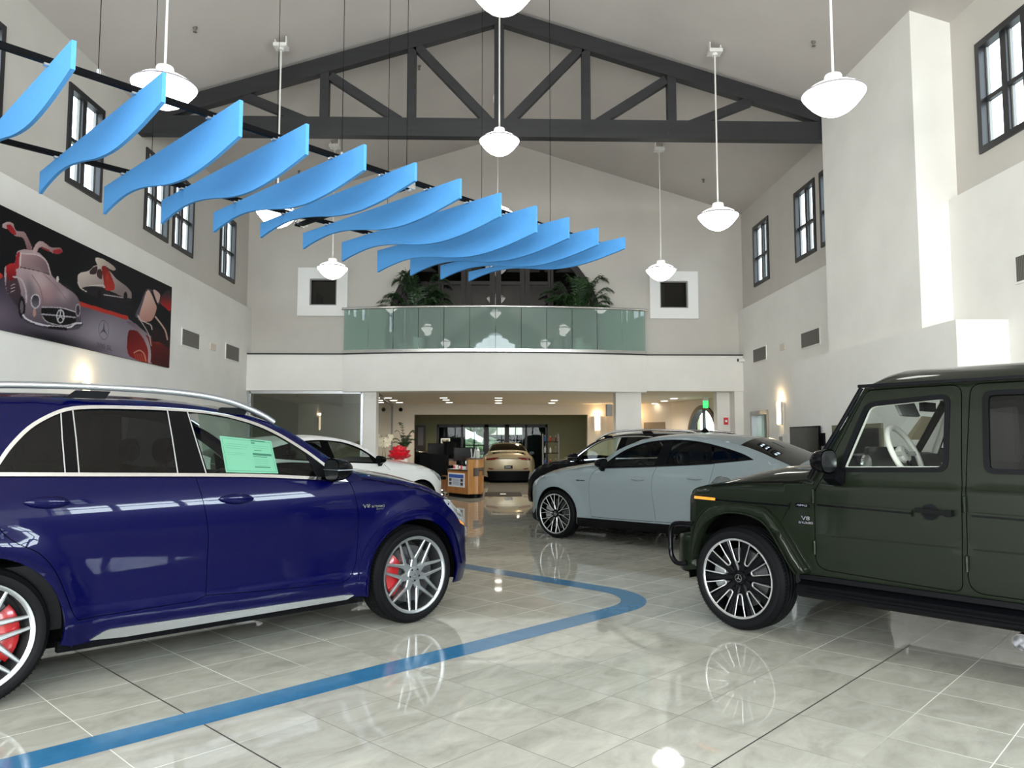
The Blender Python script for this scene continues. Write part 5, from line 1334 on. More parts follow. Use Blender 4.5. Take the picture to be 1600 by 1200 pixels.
    # handles
    for s0, pr in ((-1.44, fd), (-2.40, rd)):
        for sd, p_ in zip((1, -1), pr):
            mb = MB(); mb.bar((s0 + .11, sd * .925, 1.022), (s0 - .11, sd * .93, 1.010), .024, .030); mb.box((s0 - .115, sd * .89, .99), (s0 - .075, sd * .945, 1.035)); h = mb.build('door_handle', 'blackgloss', p_, smooth=False)
            mb = MB(); mb.f.append([mb.pt((s0 + .03 + .055 * math.cos(a), sd * .8935, 1.01 + .055 * math.sin(a))) for a in [2 * math.pi * k / 24 for k in range(24)]]); mb.build('handle_recess', 'blackplastic', p_, smooth=False)
            MB().lathe([(.001, .93), (.014, .93), (.016, .91)] if sd > 0 else [(.001, -.93), (.014, -.93), (.016, -.91)], (s0 + .065, 0, 1.02), 14, axis='y').build('push_button', 'chrome', h)
    # mirrors
    for sd in (1, -1):
        mh = mirror_housing(root, sd, (-.765, 1.06, 1.335), 'blackgloss', (.13, .24, .17))
        mb = MB(); mb.bar((-.79, sd * .99, 1.25), (-.80, sd * .90, 1.20), .10, .09); mb.box((-.85, sd * .895, 1.175), (-.73, sd * .92, 1.27)); mb.build('mirror_arm', 'blackplastic', mh, smooth=False)
    # cabin
    c = on_car(root, 1414, 709, .42)
    steering(root, (c[0], c[1], c[2]), .21, 'leatherlight', 'leatherlight', 24)
    mb = MB(); mb.grid([[(x, y, z) for y in (-.78, -.5, 0, .5, .78)] for x, z in ((-.58, 1.24), (-.66, 1.34), (-.80, 1.385), (-.88, 1.37), (-.92, 1.25), (-.88, .85))]); mb.build('dashboard', 'leatherdark', root)
    mb = MB(); mb.M = None; plate(mb, rpoly([(-.02, 1.25), (-.02, 1.435), (.66, 1.435), (.66, 1.25)], .03), [], lambda a, b, d: (-.92 + d, a, b), .03); mb.build('instrument_screen', 'screen', root, smooth=False)
    mb = MB(); mb.lathe([(.07, 0), (.07, .02), (.055, .022), (.052, .01), (.001, .01)], (-.93, .70, 1.31), 24, axis='x'); mb.build('air_outlet', 'chrome', root)
    mb = MB(); mb.box((-3.3, -.80, .40), (-.40, .80, .88)); mb.build('cabin_tub', 'leatherdark', root, smooth=False)
    mb = MB(); mb.box((-3.55, -.70, .36), (.30, .70, .56)); mb.build('underbody', 'dark', root, smooth=False)
    for sd in (1, -1): seat(root, -1.75, sd * .36, .78, 'leatherdark', h=.62); seat(root, -2.62, sd * .36, .78, 'leatherdark', h=.60)
    c = on_car(root, 1450, 636, 0.0)
    MB().box((c[0] - .015, -.12, c[2] - .035), (c[0] + .02, .12, c[2] + .035)).build('rear_view_mirror', 'blackplastic', root, smooth=False)
    c = on_car(root, 1418, 636, .30)
    MB().bar((c[0], .16, c[2]), (c[0], .50, c[2]), .02, .15, up=(.4, 0, 1)).build('sun_visor', 'headliner', root, smooth=False)
    # sheet seen from behind in the far front window
    M['sheetback'] = mat('price_sheet_back', (.23, .19, .12), .8)
    q = [on_car(root, px, py, -.845) for px, py in ((1413, 687), (1457, 687), (1477, 654), (1440, 650))]
    mb = MB(); mb.quad(*q); mb.build('price_sheet', 'sheetback', root, smooth=False)
    for cx in (0, -2.89):
        wheel_well(C, cx, .42, .52, .90, 'dark', .34)
        for sd in (1, -1): tyre_rim(root, cx, sd, .402, .308, .285, .985, 'u10', BLKM, (60, 115, 'calgrey'), parts=True, seg=72)
    y = .897
    text_obj('V8', 'badge', .040, 'chrome', root, (-.545, y, .905), (R_(90), 0, R_(180)), depth=.002, sx=1.5, bold=.001); text_obj('BITURBO', 'badge', .022, 'chrome', root, (-.545, y, .872), (R_(90), 0, R_(180)), depth=.002, sx=1.25, bold=.0008)
    mb = MB(); plate(mb, rpoly([(-.47, .985), (-.47, 1.015), (-.575, 1.015), (-.575, .985)], .008), [], lambda a, b, d: (a, y - .004 + d, b), .008); bd_ = mb.build('badge_recess', 'blackgloss', root, smooth=False)
    text_obj('AMG', 'badge', .018, 'chrome', bd_, (-.52, y + .006, 1.0), (R_(90), 0, R_(180)), depth=.001, sx=2.2, bold=.0006)
    return C
build_box(gcar, 'paintgreen')
# ================================================================== low-roofed coupe SUV (grey, white, and a far dark one)
def build_coupe(root, pm, hero=True, step=.07, cladding=True, wheels=True, trim='blackgloss', glassm='carglass2'):
    top = [(-3.86, .80), (-3.875, .96), (-3.84, 1.07), (-3.70, 1.15), (-3.4, 1.275), (-3.1, 1.385), (-2.75, 1.475), (-2.4, 1.53), (-1.95, 1.548), (-1.55, 1.52), (-1.3, 1.463), (-1.1, 1.385), (-.95, 1.30), (-.82, 1.205), (-.70, 1.125), (-.35, 1.075), (0, 1.012), (.25, .955), (.42, .885)]
    nose = [(.42, .885), (.52, .80), (.585, .68), (.625, .52), (.625, .38), (.57, .25)]
    tail = [(-3.74, .28), (-3.82, .42), (-3.86, .60), (-3.86, .80)]
    fl = [(0, .36, .44, .62, .022), (-2.888, .36, .44, .62, .03)]
    prof = [(.2, .07), (.34, .045), (.45, .052), (.6, .048), (.78, .028), (.9, .020), (.98, .028), (1.06, .055), (1.14, .098), (1.3, .185), (1.5, .30), (1.6, .37)]
    plan = [(-3.88, .17), (-3.7, .08), (-3.3, .02), (-2.9, 0), (0, 0), (.2, .008), (.38, .03), (.5, .07), (.60, .13), (.64, .18)]
    C = Car(root, .945, prof, plan, top, 2.888, fl, fillet=.05)
    dlo_b = [(-3.18, 1.245), (-2.6, 1.185), (-1.74, 1.130), (-.92, 1.090), (-.84, 1.088)]
    dlo_t = [(-.84, 1.088), (-.95, 1.185), (-1.05, 1.265), (-1.2, 1.355), (-1.4, 1.43), (-1.6, 1.475), (-1.93, 1.498), (-2.3, 1.478), (-2.6, 1.425), (-2.85, 1.365), (-3.05, 1.305), (-3.18, 1.245)]
    DLO = spline(dlo_b, 3) + spline(dlo_t, 3)[1:-1]
    af = arch_pts(0, .36, .425, .25, 20); ar = arch_pts(-2.888, .36, .425, .27, 20)
    outline = tail + spline(top, 3)[1:] + spline(nose, 3)[1:] + [(.52, .235)] + af + [(-.45, .33), (-2.44, .34)] + ar + [(-3.35, .28)]
    zb = lambda x: interp(sorted(dlo_b), x)
    split = [(-1.80, zb(-1.8) - .01), (-1.76, 1.0), (-1.745, .8), (-1.765, .55), (-1.79, .375)]
    front = [(-.79, 1.07), (-.70, .98), (-.655, .82), (-.645, .6), (-.68, .37)]
    fd = [split[0]] + [(x, zb(x) - .01) for x in (-1.5, -1.2, -.95)] + spline(front, 3) + [(-1.2, .368)] + spline(split[::-1], 3)[:-1]
    rear = [(-2.66, 1.17), (-2.65, 1.0), (-2.6, .86), (-2.5, .70), (-2.42, .52), (-2.41, .385)]
    rd = [(-2.66, 1.182)] + [(x, zb(x) - .01) for x in (-2.4, -2.1)] + spline(split, 3) + [(-2.1, .378)] + spline(rear[::-1], 3)[:-1]
    hs = [DLO] + ([inset_poly(fd, -.003), inset_poly(rd, -.003)] if hero else [])
    C.sheet('side_panel', outline, pm, hs, step=step)
    doors = [(root, root), (root, root)]
    if hero:
        doors = [C.sheet('front_door', inset_poly(fd, .003), pm, step=step), C.sheet('rear_door', inset_poly(rd, .003), pm, step=step)]
        for poly in (fd, rd): ribbon(C, 'door_seal', densify(poly, .06), .03, 'dark', off=-.012, closed=True)
    else:
        for poly in (split, front): ribbon(C, 'door_gap', poly, .007, 'dark', off=.001, th=.001)
    ring = inset_poly(DLO, .018); C.sheet('window_trim', inset_poly(DLO, -.004), trim, [ring], step=.1, off=.003, ret=.01)
    up = [(-3.5, 1.05), (-3.5, 1.22), (-3.05, 1.385), (-2.4, 1.51), (-1.9, 1.53), (-1.3, 1.44), (-1.0, 1.30), (-.85, 1.19), (-.8, 1.0)]
    C.sheet('inner_trim', up, 'leatherdark', [inset_poly(DLO, .02)], step=.14, off=-.035, ret=0)
    for nm, poly in (('b_pillar', [(-1.93, 1.155), (-1.74, 1.145), (-1.80, 1.478), (-1.95, 1.485)]), ('c_divider', [(-2.60, 1.20), (-2.555, 1.195), (-2.50, 1.435), (-2.545, 1.425)]), ('rear_divider', [(-2.90, 1.228), (-2.86, 1.222), (-2.75, 1.375), (-2.79, 1.365)]), ('mirror_triangle', [(-1.00, 1.108), (-.87, 1.105), (-.96, 1.175), (-1.06, 1.255)])):
        C.sheet(nm, poly, 'blackgloss', step=.1, off=-.003)
    def pane(x0, x1, m, par):
        xs = [x0 + (x1 - x0) * k / 12 for k in range(13)]; B_, T_ = [], []
        for x in xs:
            ys = []
            for i in range(len(ring)):
                a, b = ring[i], ring[(i + 1) % len(ring)]
                if (a[0] - x) * (b[0] - x) < 0: ys.append(a[1] + (b[1] - a[1]) * (x - a[0]) / (b[0] - a[0]))
            if len(ys) > 1: B_.append((x, min(ys))); T_.append((x, max(ys)))
        for sd, pr in zip((1, -1), par): C.sheet('window_pane', B_ + T_[::-1], m, step=.12, off=-.010, ret=0, sides=(sd,), parent=pr)
    pane(-1.76, -.90, glassm, doors[0]); pane(-2.55, -1.92, glassm, doors[1]); pane(-3.12, -2.60, 'carprivacy', (root, root))
    C.wrap('rear_bumper', spline(tail, 2), .14, pm); C.wrap('tailgate', spline([p for p in top if p[0] < -3.69], 3), .14, pm)
    C.wrap('rear_window', spline([(-3.70, 1.15), (-3.4, 1.275), (-3.1, 1.385), (-2.95, 1.43)], 3), .10, 'carprivacy')
    rp = spline([(-2.95, 1.43), (-2.75, 1.475), (-2.4, 1.53), (-1.95, 1.548), (-1.55, 1.52), (-1.4, 1.49)], 3); k = len(rp)
    C.wrap('roof', rp, [.10 - .05 * min(1, i / (k * .4)) for i in range(k)], pm); C.wrap('headliner', rp, .03, 'headliner', inset=.03, off=-.03)
    C.wrap('windscreen', spline([(-1.4, 1.49), (-1.3, 1.463), (-1.1, 1.385), (-.95, 1.30), (-.82, 1.205), (-.70, 1.125)], 3), .07, 'carglass2')
    hp = spline([p for p in top if p[0] > -.71], 3); k = len(hp); C.wrap('bonnet', hp, [.07 + .05 * i / k for i in range(k)], pm, p=3)
    nS = spline(nose, 3); k = len(nS); C.wrap('front_bumper', nS, [.12 + .09 * min(1, i / (k * .4)) for i in range(k)], pm, p=3)
    C.wrap('grille', [(.55, .74), (.59, .66), (.62, .54)], .212, 'blackgloss', p=3, y0=lambda x, z: .40, off=.006)
    C.sheet('headlamp', rpoly([(.22, .945), (.34, .935), (.44, .865), (.52, .785), (.55, .72), (.46, .76), (.36, .86)], .015), 'lampglass', step=.05, off=.004, ret=.005)
    ribbon(C, 'wing_crease', spline([(.34, .90), (.1, .93), (-.3, .955), (-.62, .965)], 3), .008, pm, off=.003, th=.004)
    if cladding:
        C.sheet('sill_cladding', [(-2.47, .235), (-.42, .215), (-.43, .345), (-2.45, .355)], 'blackgloss', step=.12, off=.004, ret=.05, yfn=lambda x, z: .90 + .02 * math.sin((z - .2) * 12))
        C.sheet('front_skirt', [(.42, .24), (.60, .26), (.645, .34), (.50, .34), (.44, .42)], 'blackplastic', step=.06, off=.006, ret=.02)
    mb = MB(); mb.box((-3.6, -.76, .22), (.42, .76, .34)); mb.build('underbody', 'dark', root, smooth=False)
    mb = MB(); mb.box((-3.6, -.80, .34), (-.40, .80, .72)); mb.build('cabin_tub', 'leatherdark', root, smooth=False)
    for cx in (0, -2.888): wheel_well(C, cx, .36, .44, .88, 'dark', .34)
    for s0, z in ((-1.53, .948), (-2.42, .99)):
        for sd, pr in zip((1, -1), doors[0] if s0 > -2 else doors[1]):
            mb = MB(); rows = []
            for t in [i / 12 for i in range(13)]:
                x = s0 - .115 + .23 * t; w = max(.03, math.sin(math.pi * t)) ** .5; y = C.Y(x, z) + .012
                rows.append([(x, sd * (y + .020 * w * math.cos(q)), z + .024 * w * math.sin(q)) for q in [2 * math.pi * k / 12 for k in range(12)]])
            mb.grid(rows, closed=True); mb.build('door_handle', pm, pr, angle=70)
    for sd in (1, -1):
        mh = mirror_housing(root, sd, (-.93, 1.00, 1.16), 'blackgloss', (.15, .20, .14)); MB().bar((-.90, sd * .90, 1.06), (-.92, sd * .98, 1.11), .06, .04).build('mirror_arm', 'blackplastic', mh, smooth=False)
        seat(root, -1.75, sd * .36, .52, 'leatherdark', h=.55); seat(root, -2.6, sd * .36, .55, 'leatherdark', h=.5)
    mb = MB(); mb.grid([[(x, y, z) for y in (-.74, -.5, 0, .5, .74)] for x, z in ((-.72, 1.04), (-.9, 1.075), (-1.05, 1.03), (-1.08, .8))]); mb.build('dashboard', 'leatherdark', root)
    steering(root, (-1.25, .36, 1.02), .18, 'leatherdark', 'blackplastic')
    if wheels:
        for cx in (0, -2.888):
            for sd in (1, -1): tyre_rim(root, cx, sd, .372, .302, .255, .94, 'y10', BLKM, (60, 115, 'calgrey'), parts=hero, seg=64)
    return C
ang = R_(135); r0 = spd((.942, 11.774), ang, .945, 1)
grey = thing('coupe_suv_car', 'pale grey coupe-roofed SUV parked right of centre, behind the green one', 'car', (r0[0], r0[1], 0), ang)
CG = build_coupe(grey, 'paintgrey')
badge(CG, grey, 1, -.50, .895, 'TURBO 4MATIC', .024, 'black', bold=.0006)
ang = R_(43); r0 = spd((-1.30, 14.10), ang, .945, -1)
white = thing('coupe_suv_car', 'white car with a big red bow on its bonnet, seen over the blue one', 'car', (r0[0], r0[1], 0), ang)
build_coupe(white, 'paintwhite', hero=False, step=.1)
ang = R_(135); r0 = spd((1.06, 15.33), ang, .94, 1)
blk = thing('suv_car', 'black SUV with silver roof rails, mostly hidden by the grey one', 'car', (r0[0], r0[1], 0), ang); blk.scale = (.945, .94, .925)
build_suv(blk, 'paintblack', hero=False, wheelstyle='star5', wmats=SILV, caliper=None, step=.1)
ang = R_(30); r0 = (-1.9, 31.3)
far = thing('coupe_suv_car', 'black car far back in the second showroom, behind the reception desk', 'car', (r0[0] - .9, r0[1] + .3, 0), ang)
build_coupe(far, 'paintblack', hero=False, step=.15, wheels=True)
# ================================================================== champagne fastback seen from behind
gt = thing('fastback_car', 'champagne fastback car with fixed rear spoiler, tail towards the lobby', 'car', (.56, 31.65, 0), R_(90))
def build_gt(root, pm):
    top = [(-4.05, .84), (-4.02, .95), (-3.92, 1.0), (-3.75, 1.03), (-3.45, 1.11), (-3.1, 1.24), (-2.7, 1.345), (-2.3, 1.385), (-1.9, 1.38), (-1.5, 1.32), (-1.1, 1.19), (-.75, 1.03), (-.4, .97), (0, .90), (.35, .82), (.6, .68)]
    nose = [(.6, .68), (.72, .5), (.72, .3), (.66, .18)]; tail = [(-3.92, .22), (-4.0, .40), (-4.05, .60), (-4.05, .84)]
    prof = [(.2, .06), (.4, .02), (.6, 0), (.75, .0), (.85, .02), (.95, .10), (1.03, .20), (1.15, .27), (1.3, .35), (1.42, .45)]
    plan = [(-4.06, .14), (-3.9, .06), (-3.6, .01), (-3.2, 0), (0, .02), (.4, .06), (.7, .2)]
    C = Car(root, .97, prof, plan, top, 2.95, [(-2.95, .36, .38, .6, .03), (0, .36, .38, .6, .02)], fillet=.04)
    af = arch_pts(0, .36, .38, .22, 14); ar = arch_pts(-2.95, .36, .38, .22, 14)
    C.sheet('side_panel', tail + top[1:] + nose[1:] + [(.5, .18)] + af + [(-.5, .2), (-2.4, .2)] + ar + [(-3.5, .22)], pm, step=.1)
    C.sheet('side_window', rpoly([(-.95, 1.02), (-1.3, 1.20), (-1.8, 1.30), (-2.4, 1.30), (-3.1, 1.13), (-3.3, 1.06)], .03), 'blackgloss', step=.12, off=.004)
    C.wrap('rear_bumper', spline(tail, 3), .15, pm, p=3); C.wrap('boot_lid', spline([p for p in top if p[0] < -3.4], 3), [.15 - .09 * min(1, i / 8) for i in range(13)], pm, p=3)
    C.wrap('rear_window', spline([(-3.45, 1.11), (-3.1, 1.24), (-2.75, 1.335)], 3), .06, 'blackgloss', p=3)
    C.wrap('window_surround', spline([(-3.45, 1.11), (-3.1, 1.24), (-2.75, 1.335)], 3), .056, pm, p=3, off=-.004); 
    C.wrap('roof', spline([(-2.75, 1.335), (-2.3, 1.385), (-1.9, 1.38), (-1.5, 1.32)], 3), .05, pm); C.wrap('windscreen', spline([(-1.5, 1.32), (-1.1, 1.19), (-.75, 1.03)], 3), .06, 'blackgloss')
    C.wrap('bonnet', spline([p for p in top if p[0] > -.76], 2), .07, pm); C.wrap('front_bumper', nose, .15, pm)
    # lamps, plate, diffuser on the tail (y-z plane facing back)
    def tailp(poly, m, name, d=0.0, th=.02, x0=None):
        mb = MB(); plate(mb, densify(poly, .1), [], lambda a, b, t: (-4.05 - .15 * (1 - min(1, abs(a) / .83) ** 3) - .012 - d + t + .35 * max(0, abs(a) - .72) ** 1.2, a, b), th); return mb.build(name, m, root, smooth=False)
    for sd in (1, -1):
        tailp([(sd * a, b) for a, b in ((.30, .905), (.55, .90), (.80, .86), (.80, .80), (.50, .82))], 'taillight', 'tail_lamp')
        tailp([(sd * a, b) for a, b in ((.50, .50), (.70, .53), (.74, .50), (.60, .47))], 'taillight', 'reflector')
        for y in (.60, .71):
            MB().lathe([(.055, -4.17), (.055, -4.05), (.045, -4.05), (.045, -4.16)], (0, sd * y, .34), 18, axis='x', caps=False).build('exhaust_pipe', 'chrome', root)
    tailp([(-.15, .62), (.15, .62), (.15, .50), (-.15, .50)], 'blackgloss', 'number_plate', .01)
    tailp([(-.09, .585), (.10, .585), (.10, .545), (-.09, .545)], 'grey', 'plate_mark', .014, .005)
    tailp([(-.78, .42), (.78, .42), (.70, .09), (-.70, .09)], 'blackplastic', 'diffuser', .02, .05)
    mb = MB(); rows = []
    for y in [(-.62 + 1.24 * k / 12) for k in range(13)]:
        z = 1.115 + .01 * (1 - (y / .62) ** 2); rows.append([(-4.02, y, z + .012), (-3.80, y, z - .005), (-3.80, y, z - .02), (-4.02, y, z - .006), (-4.02, y, z + .012)])
    mb.grid(rows); sp = mb.build('rear_spoiler', pm, root)
    MB().box((-4.005, -.56, 1.03), (-3.82, .56, 1.082)).build('spoiler_gap', 'blackplastic', root, smooth=False)
    for y in (-.34, .34): MB().box((-3.95, y - .012, 1.0), (-3.88, y + .012, 1.11)).build('spoiler_strut', 'blackgloss', sp, smooth=False)
    MB().box((-3.9, -.8, .10), (.5, .8, .34)).build('underbody', 'dark', root, smooth=False)
    for sd in (1, -1): mirror_housing(root, sd, (-.95, 1.0, 1.02), 'blackgloss', (.13, .2, .13))
    for cx in (0, -2.95):
        wheel_well(C, cx, .36, .40, .93, 'dark', .36)
        for sd in (1, -1): tyre_rim(root, cx, sd, .35, .27, .30, .96, 'star5', BLKM, None, parts=False, seg=40)
build_gt(gt, 'paintgold')
# ================================================================== picture on the left wall
import numpy as np
def mural():
    Y0_, Y1_, Z0_, Z1_ = 7.2, 14.31, 2.845, 4.37; X = XL + .03
    NY, NZ = 520, 170
    ys = np.linspace(Y0_, Y1_, NY); zs = np.linspace(Z0_, Z1_, NZ); YY, ZZ = np.meshgrid(ys, zs, indexing='ij')
    # position of each vertex in the working drawing (the picture as seen from the entrance side)
    yw, pt_ = R_(YAW), R_(PITCH)
    f = np.array([math.sin(yw) * math.cos(pt_), math.cos(yw) * math.cos(pt_), math.sin(pt_)]); r = np.array([math.cos(yw), -math.sin(yw), 0]); u = np.cross(r, f)
    P = np.stack([np.full_like(YY, X), YY, ZZ - EYE], -1); d = P @ f
    sx = (800 + FPX * (P @ r) / d) * 4; sy = (600 - FPX * (P @ u) / d - 300) * 4
    col = np.zeros(YY.shape + (3,)); col[:] = (9, 10, 16)
    def inside(poly):
        c = np.zeros(sx.shape, bool); n = len(poly); j = n - 1
        for i in range(n):
            xi, yi = poly[i]; xj, yj = poly[j]
            if yi != yj: c ^= ((yi > sy) != (yj > sy)) & (sx < (xj - xi) * (sy - yi) / (yj - yi) + xi)
            j = i
        return c
    def fill(poly, c0, c1=None, a=None, b=None, al=1.0, sm=True):
        poly = spline(poly, 4, True) if sm else poly
        m = inside(poly)
        if c1 is None: t = np.zeros(sx.shape)
        else:
            a = np.array(a, float); b = np.array(b, float); v = b - a; t = np.clip(((sx - a[0]) * v[0] + (sy - a[1]) * v[1]) / (v @ v), 0, 1)
        cc = np.array(c0) * (1 - t[..., None]) + np.array(c1 if c1 is not None else c0) * t[..., None]
        col[m] = col[m] * (1 - al) + cc[m] * al
    def blob(cx, cy, rx, ry, c, al=1.0, ang=0):
        ca, sa = math.cos(R_(ang)), math.sin(R_(ang)); x = (sx - cx) * ca + (sy - cy) * sa; y = -(sx - cx) * sa + (sy - cy) * ca
        w = np.exp(-((x / rx) ** 2 + (y / ry) ** 2) * 1.2)[..., None] * al; col[:] = col * (1 - w) + np.array(c) * w
    def line(pts, w, c, al=1.0):
        pts = spline(pts, 4) if len(pts) > 2 else pts
        for (ax, ay), (bx, by) in zip(pts, pts[1:]):
            vx, vy = bx - ax, by - ay; L = vx * vx + vy * vy + 1e-9; t = np.clip(((sx - ax) * vx + (sy - ay) * vy) / L, 0, 1)
            m = np.hypot(sx - ax - t * vx, sy - ay - t * vy) < w / 2; col[m] = col[m] * (1 - al) + np.array(c) * al
    def ell(cx, cy, rx, ry, c, c2=None):
        fill([(cx + rx * math.cos(R_(k)), cy + ry * math.sin(R_(k))) for k in range(0, 360, 20)], c, c2, (cx, cy - ry), (cx, cy + ry))
    # floor and red line
    fill([(-1600, -40), (0, 530), (500, 700), (800, 790), (1070, 1000), (1070, 1120), (0, 890), (-1600, 600)], (66, 58, 72), (150, 138, 152), (420, 640), (520, 1000), sm=False)
    blob(640, 880, 170, 130, (172, 164, 176), .8); blob(0, 760, 130, 120, (140, 125, 140), .6); blob(330, 930, 260, 55, (22, 20, 28), .95, 12); blob(560, 990, 120, 40, (70, 64, 76), .6)
    line([(-1600, -55), (0, 525)], 34, (196, 60, 48)); line([(480, 692), (790, 786)], 24, (200, 58, 46))
    blob(720, 700, 160, 30, (40, 36, 44), .7, 14)
    # main silver car
    fill([(30, 470), (85, 455), (100, 400), (110, 372), (160, 358), (230, 372), (290, 430), (318, 515), (400, 590), (470, 640), (500, 700), (506, 790), (500, 850), (430, 862), (300, 850), (195, 825), (140, 780), (115, 700), (60, 650), (35, 590)], (196, 168, 172), (84, 76, 88), (250, 470), (330, 850))
    fill([(45, 500), (90, 500), (130, 620), (120, 720), (60, 650), (38, 590)], (86, 60, 66), (60, 50, 60), (50, 500), (110, 700))
    fill([(40, 462), (88, 448), (100, 520), (66, 556), (42, 520)], (198, 40, 44), (120, 22, 26), (50, 450), (70, 550)); fill([(108, 380), (128, 385), (120, 470), (88, 476), (95, 430)], (170, 40, 44))
    fill([(134, 388), (232, 398), (288, 438), (312, 516), (250, 494), (128, 468)], (186, 150, 152), (120, 96, 104), (160, 390), (250, 510)); line([(130, 380), (125, 470)], 9, (226, 206, 204)); line([(134, 384), (232, 394), (290, 434), (316, 516)], 7, (224, 204, 204)); line([(128, 470), (250, 496), (312, 518)], 6, (60, 44, 50))
    blob(250, 560, 60, 90, (224, 196, 194), .7, -30); blob(300, 640, 60, 70, (206, 150, 150), .45, -30); blob(400, 640, 40, 50, (206, 186, 188), .6); blob(190, 620, 30, 90, (122, 112, 120), .8, -10)
    line([(200, 520), (250, 600), (270, 690)], 5, (140, 110, 116)); line([(270, 510), (360, 600), (420, 680)], 5, (150, 122, 128))
    line([(85, 530), (130, 545), (160, 610), (165, 690)], 10, (206, 188, 190)); ell(136, 720, 22, 70, (20, 18, 22)); ell(136, 720, 10, 40, (110, 100, 108))
    for y in (585, 605, 625): line([(68, y), (92, y - 10)], 4, (210, 190, 190))
    ell(222, 683, 31, 47, (210, 200, 206)); ell(222, 683, 24, 38, (50, 46, 52), (120, 114, 122)); ell(487, 738, 17, 42, (170, 160, 166)); ell(487, 738, 11, 32, (60, 54, 60)); ell(215, 755, 10, 26, (190, 150, 140))
    fill([(262, 722), (330, 722), (420, 735), (470, 752), (470, 815), (400, 834), (300, 812), (265, 775)], (18, 16, 20)); line([(262, 764), (360, 772), (470, 784)], 9, (178, 170, 178)); line([(262, 720), (380, 724), (472, 750)], 6, (200, 190, 196)); line([(264, 778), (300, 814), (400, 836), (470, 818)], 6, (190, 180, 186))
    line([(378 + 22 * math.cos(R_(k)), 777 + 40 * math.sin(R_(k))) for k in range(0, 361, 20)], 7, (214, 208, 214)); 
    for k in (-90, 30, 150): line([(378, 777), (378 + 22 * math.cos(R_(k)), 777 + 40 * math.sin(R_(k)))], 6, (214, 208, 214))
    line([(145, 775), (165, 800), (220, 825), (310, 846), (430, 852), (470, 830), (508, 826)], 22, (70, 64, 74)); line([(145, 768), (165, 792), (220, 818), (310, 838), (430, 846), (470, 822), (508, 820)], 10, (232, 226, 232)); fill([(300, 838), (420, 846), (420, 866), (300, 854)], (20, 18, 22), sm=False)
    # its raised doors and mirror
    fill([(15, 205), (45, 188), (80, 196), (100, 240), (150, 250), (172, 285), (202, 352), (172, 358), (146, 290), (92, 272), (62, 236), (22, 226)], (214, 184, 184), (150, 110, 114), (40, 190), (180, 350)); fill([(40, 208), (66, 204), (92, 236), (100, 266), (76, 262), (50, 232)], (180, 40, 50))
    fill([(204, 372), (228, 322), (262, 308), (320, 346), (376, 348), (390, 372), (372, 386), (330, 382), (282, 350), (244, 350), (226, 386)], (216, 186, 184), (160, 120, 122), (220, 310), (380, 380)); fill([(330, 366), (378, 356), (384, 382), (342, 384)], (176, 44, 52)); fill([(262, 340), (310, 364), (300, 372), (262, 352)], (150, 50, 52))
    ell(360, 545, 8, 18, (226, 216, 210))
    # white car in the middle
    fill([(485, 545), (498, 508), (556, 492), (590, 462), (640, 458), (690, 500), (730, 545), (790, 590), (822, 632), (815, 672), (760, 655), (650, 600), (560, 588), (505, 606)], (222, 206, 196), (150, 132, 130), (560, 480), (640, 660))
    fill([(505, 606), (560, 590), (650, 604), (760, 650), (818, 668), (800, 690), (700, 680), (610, 660), (530, 634)], (36, 30, 36)); ell(622, 640, 12, 30, (16, 14, 18)); ell(785, 650, 12, 26, (16, 14, 18))
    fill([(560, 494), (592, 466), (610, 470), (600, 510), (566, 514)], (60, 40, 40)); fill([(612, 484), (636, 490), (636, 545), (606, 524)], (70, 44, 40))
    fill([(597, 413), (640, 418), (700, 455), (724, 482), (700, 490), (655, 462), (625, 470), (606, 450)], (234, 220, 206), (190, 170, 158), (600, 415), (700, 490)); fill([(636, 468), (664, 470), (694, 520), (718, 604), (660, 612), (646, 545)], (140, 24, 26), (190, 50, 40), (640, 470), (700, 600)); blob(672, 530, 12, 30, (200, 90, 60), .6)
    line([(486, 562), (505, 600), (540, 622)], 6, (220, 206, 196)); line([(560, 586), (640, 582), (654, 596)], 5, (236, 226, 216)); line([(650, 642), (770, 660)], 6, (190, 180, 178))
    # red car at the right edge
    fill([(800, 880), (830, 862), (880, 880), (930, 905), (946, 980), (940, 1072), (870, 1054), (800, 1010)], (110, 18, 22), (168, 34, 36), (820, 880), (900, 1040)); fill([(950, 870), (1000, 876), (1066, 930), (1066, 1110), (950, 1078)], (126, 20, 22), (70, 10, 14), (960, 880), (1050, 1080)); blob(985, 930, 30, 20, (220, 110, 90), .5, 20)
    for k in range(5): line([(840 + 14 * k, 1010), (855 + 14 * k, 1062)], 4, (206, 92, 60))
    line([(838, 1005), (870, 990), (900, 1010), (912, 1056)], 7, (224, 160, 130)); fill([(950, 850), (1000, 858), (1066, 920), (1066, 980), (1000, 940), (950, 930)], (40, 18, 22))
    fill([(790, 810), (850, 825), (915, 900), (942, 990), (938, 1076), (926, 1070), (925, 990), (895, 915), (840, 850)], (120, 100, 112), (200, 180, 184), (800, 820), (940, 1000))
    fill([(846, 768), (880, 690), (905, 625), (930, 604), (985, 640), (1000, 690), (985, 700), (972, 640), (930, 620), (900, 690), (868, 780)], (90, 84, 96)); fill([(868, 778), (894, 690), (916, 622), (938, 622), (968, 690), (978, 730), (950, 800), (900, 812), (870, 800)], (236, 200, 186), (206, 150, 138), (890, 640), (930, 800)); fill([(958, 610), (1000, 640), (990, 690), (978, 680)], (226, 190, 180))
    line([(862, 770), (880, 800), (940, 830), (950, 860)], 6, (220, 204, 200)); line([(972, 780), (1030, 860), (1046, 920)], 9, (216, 176, 160)); fill([(1000, 690), (1018, 640), (1050, 616), (1066, 620), (1066, 740), (1030, 720)], (60, 50, 56), (190, 30, 34), (1030, 630), (1030, 720))
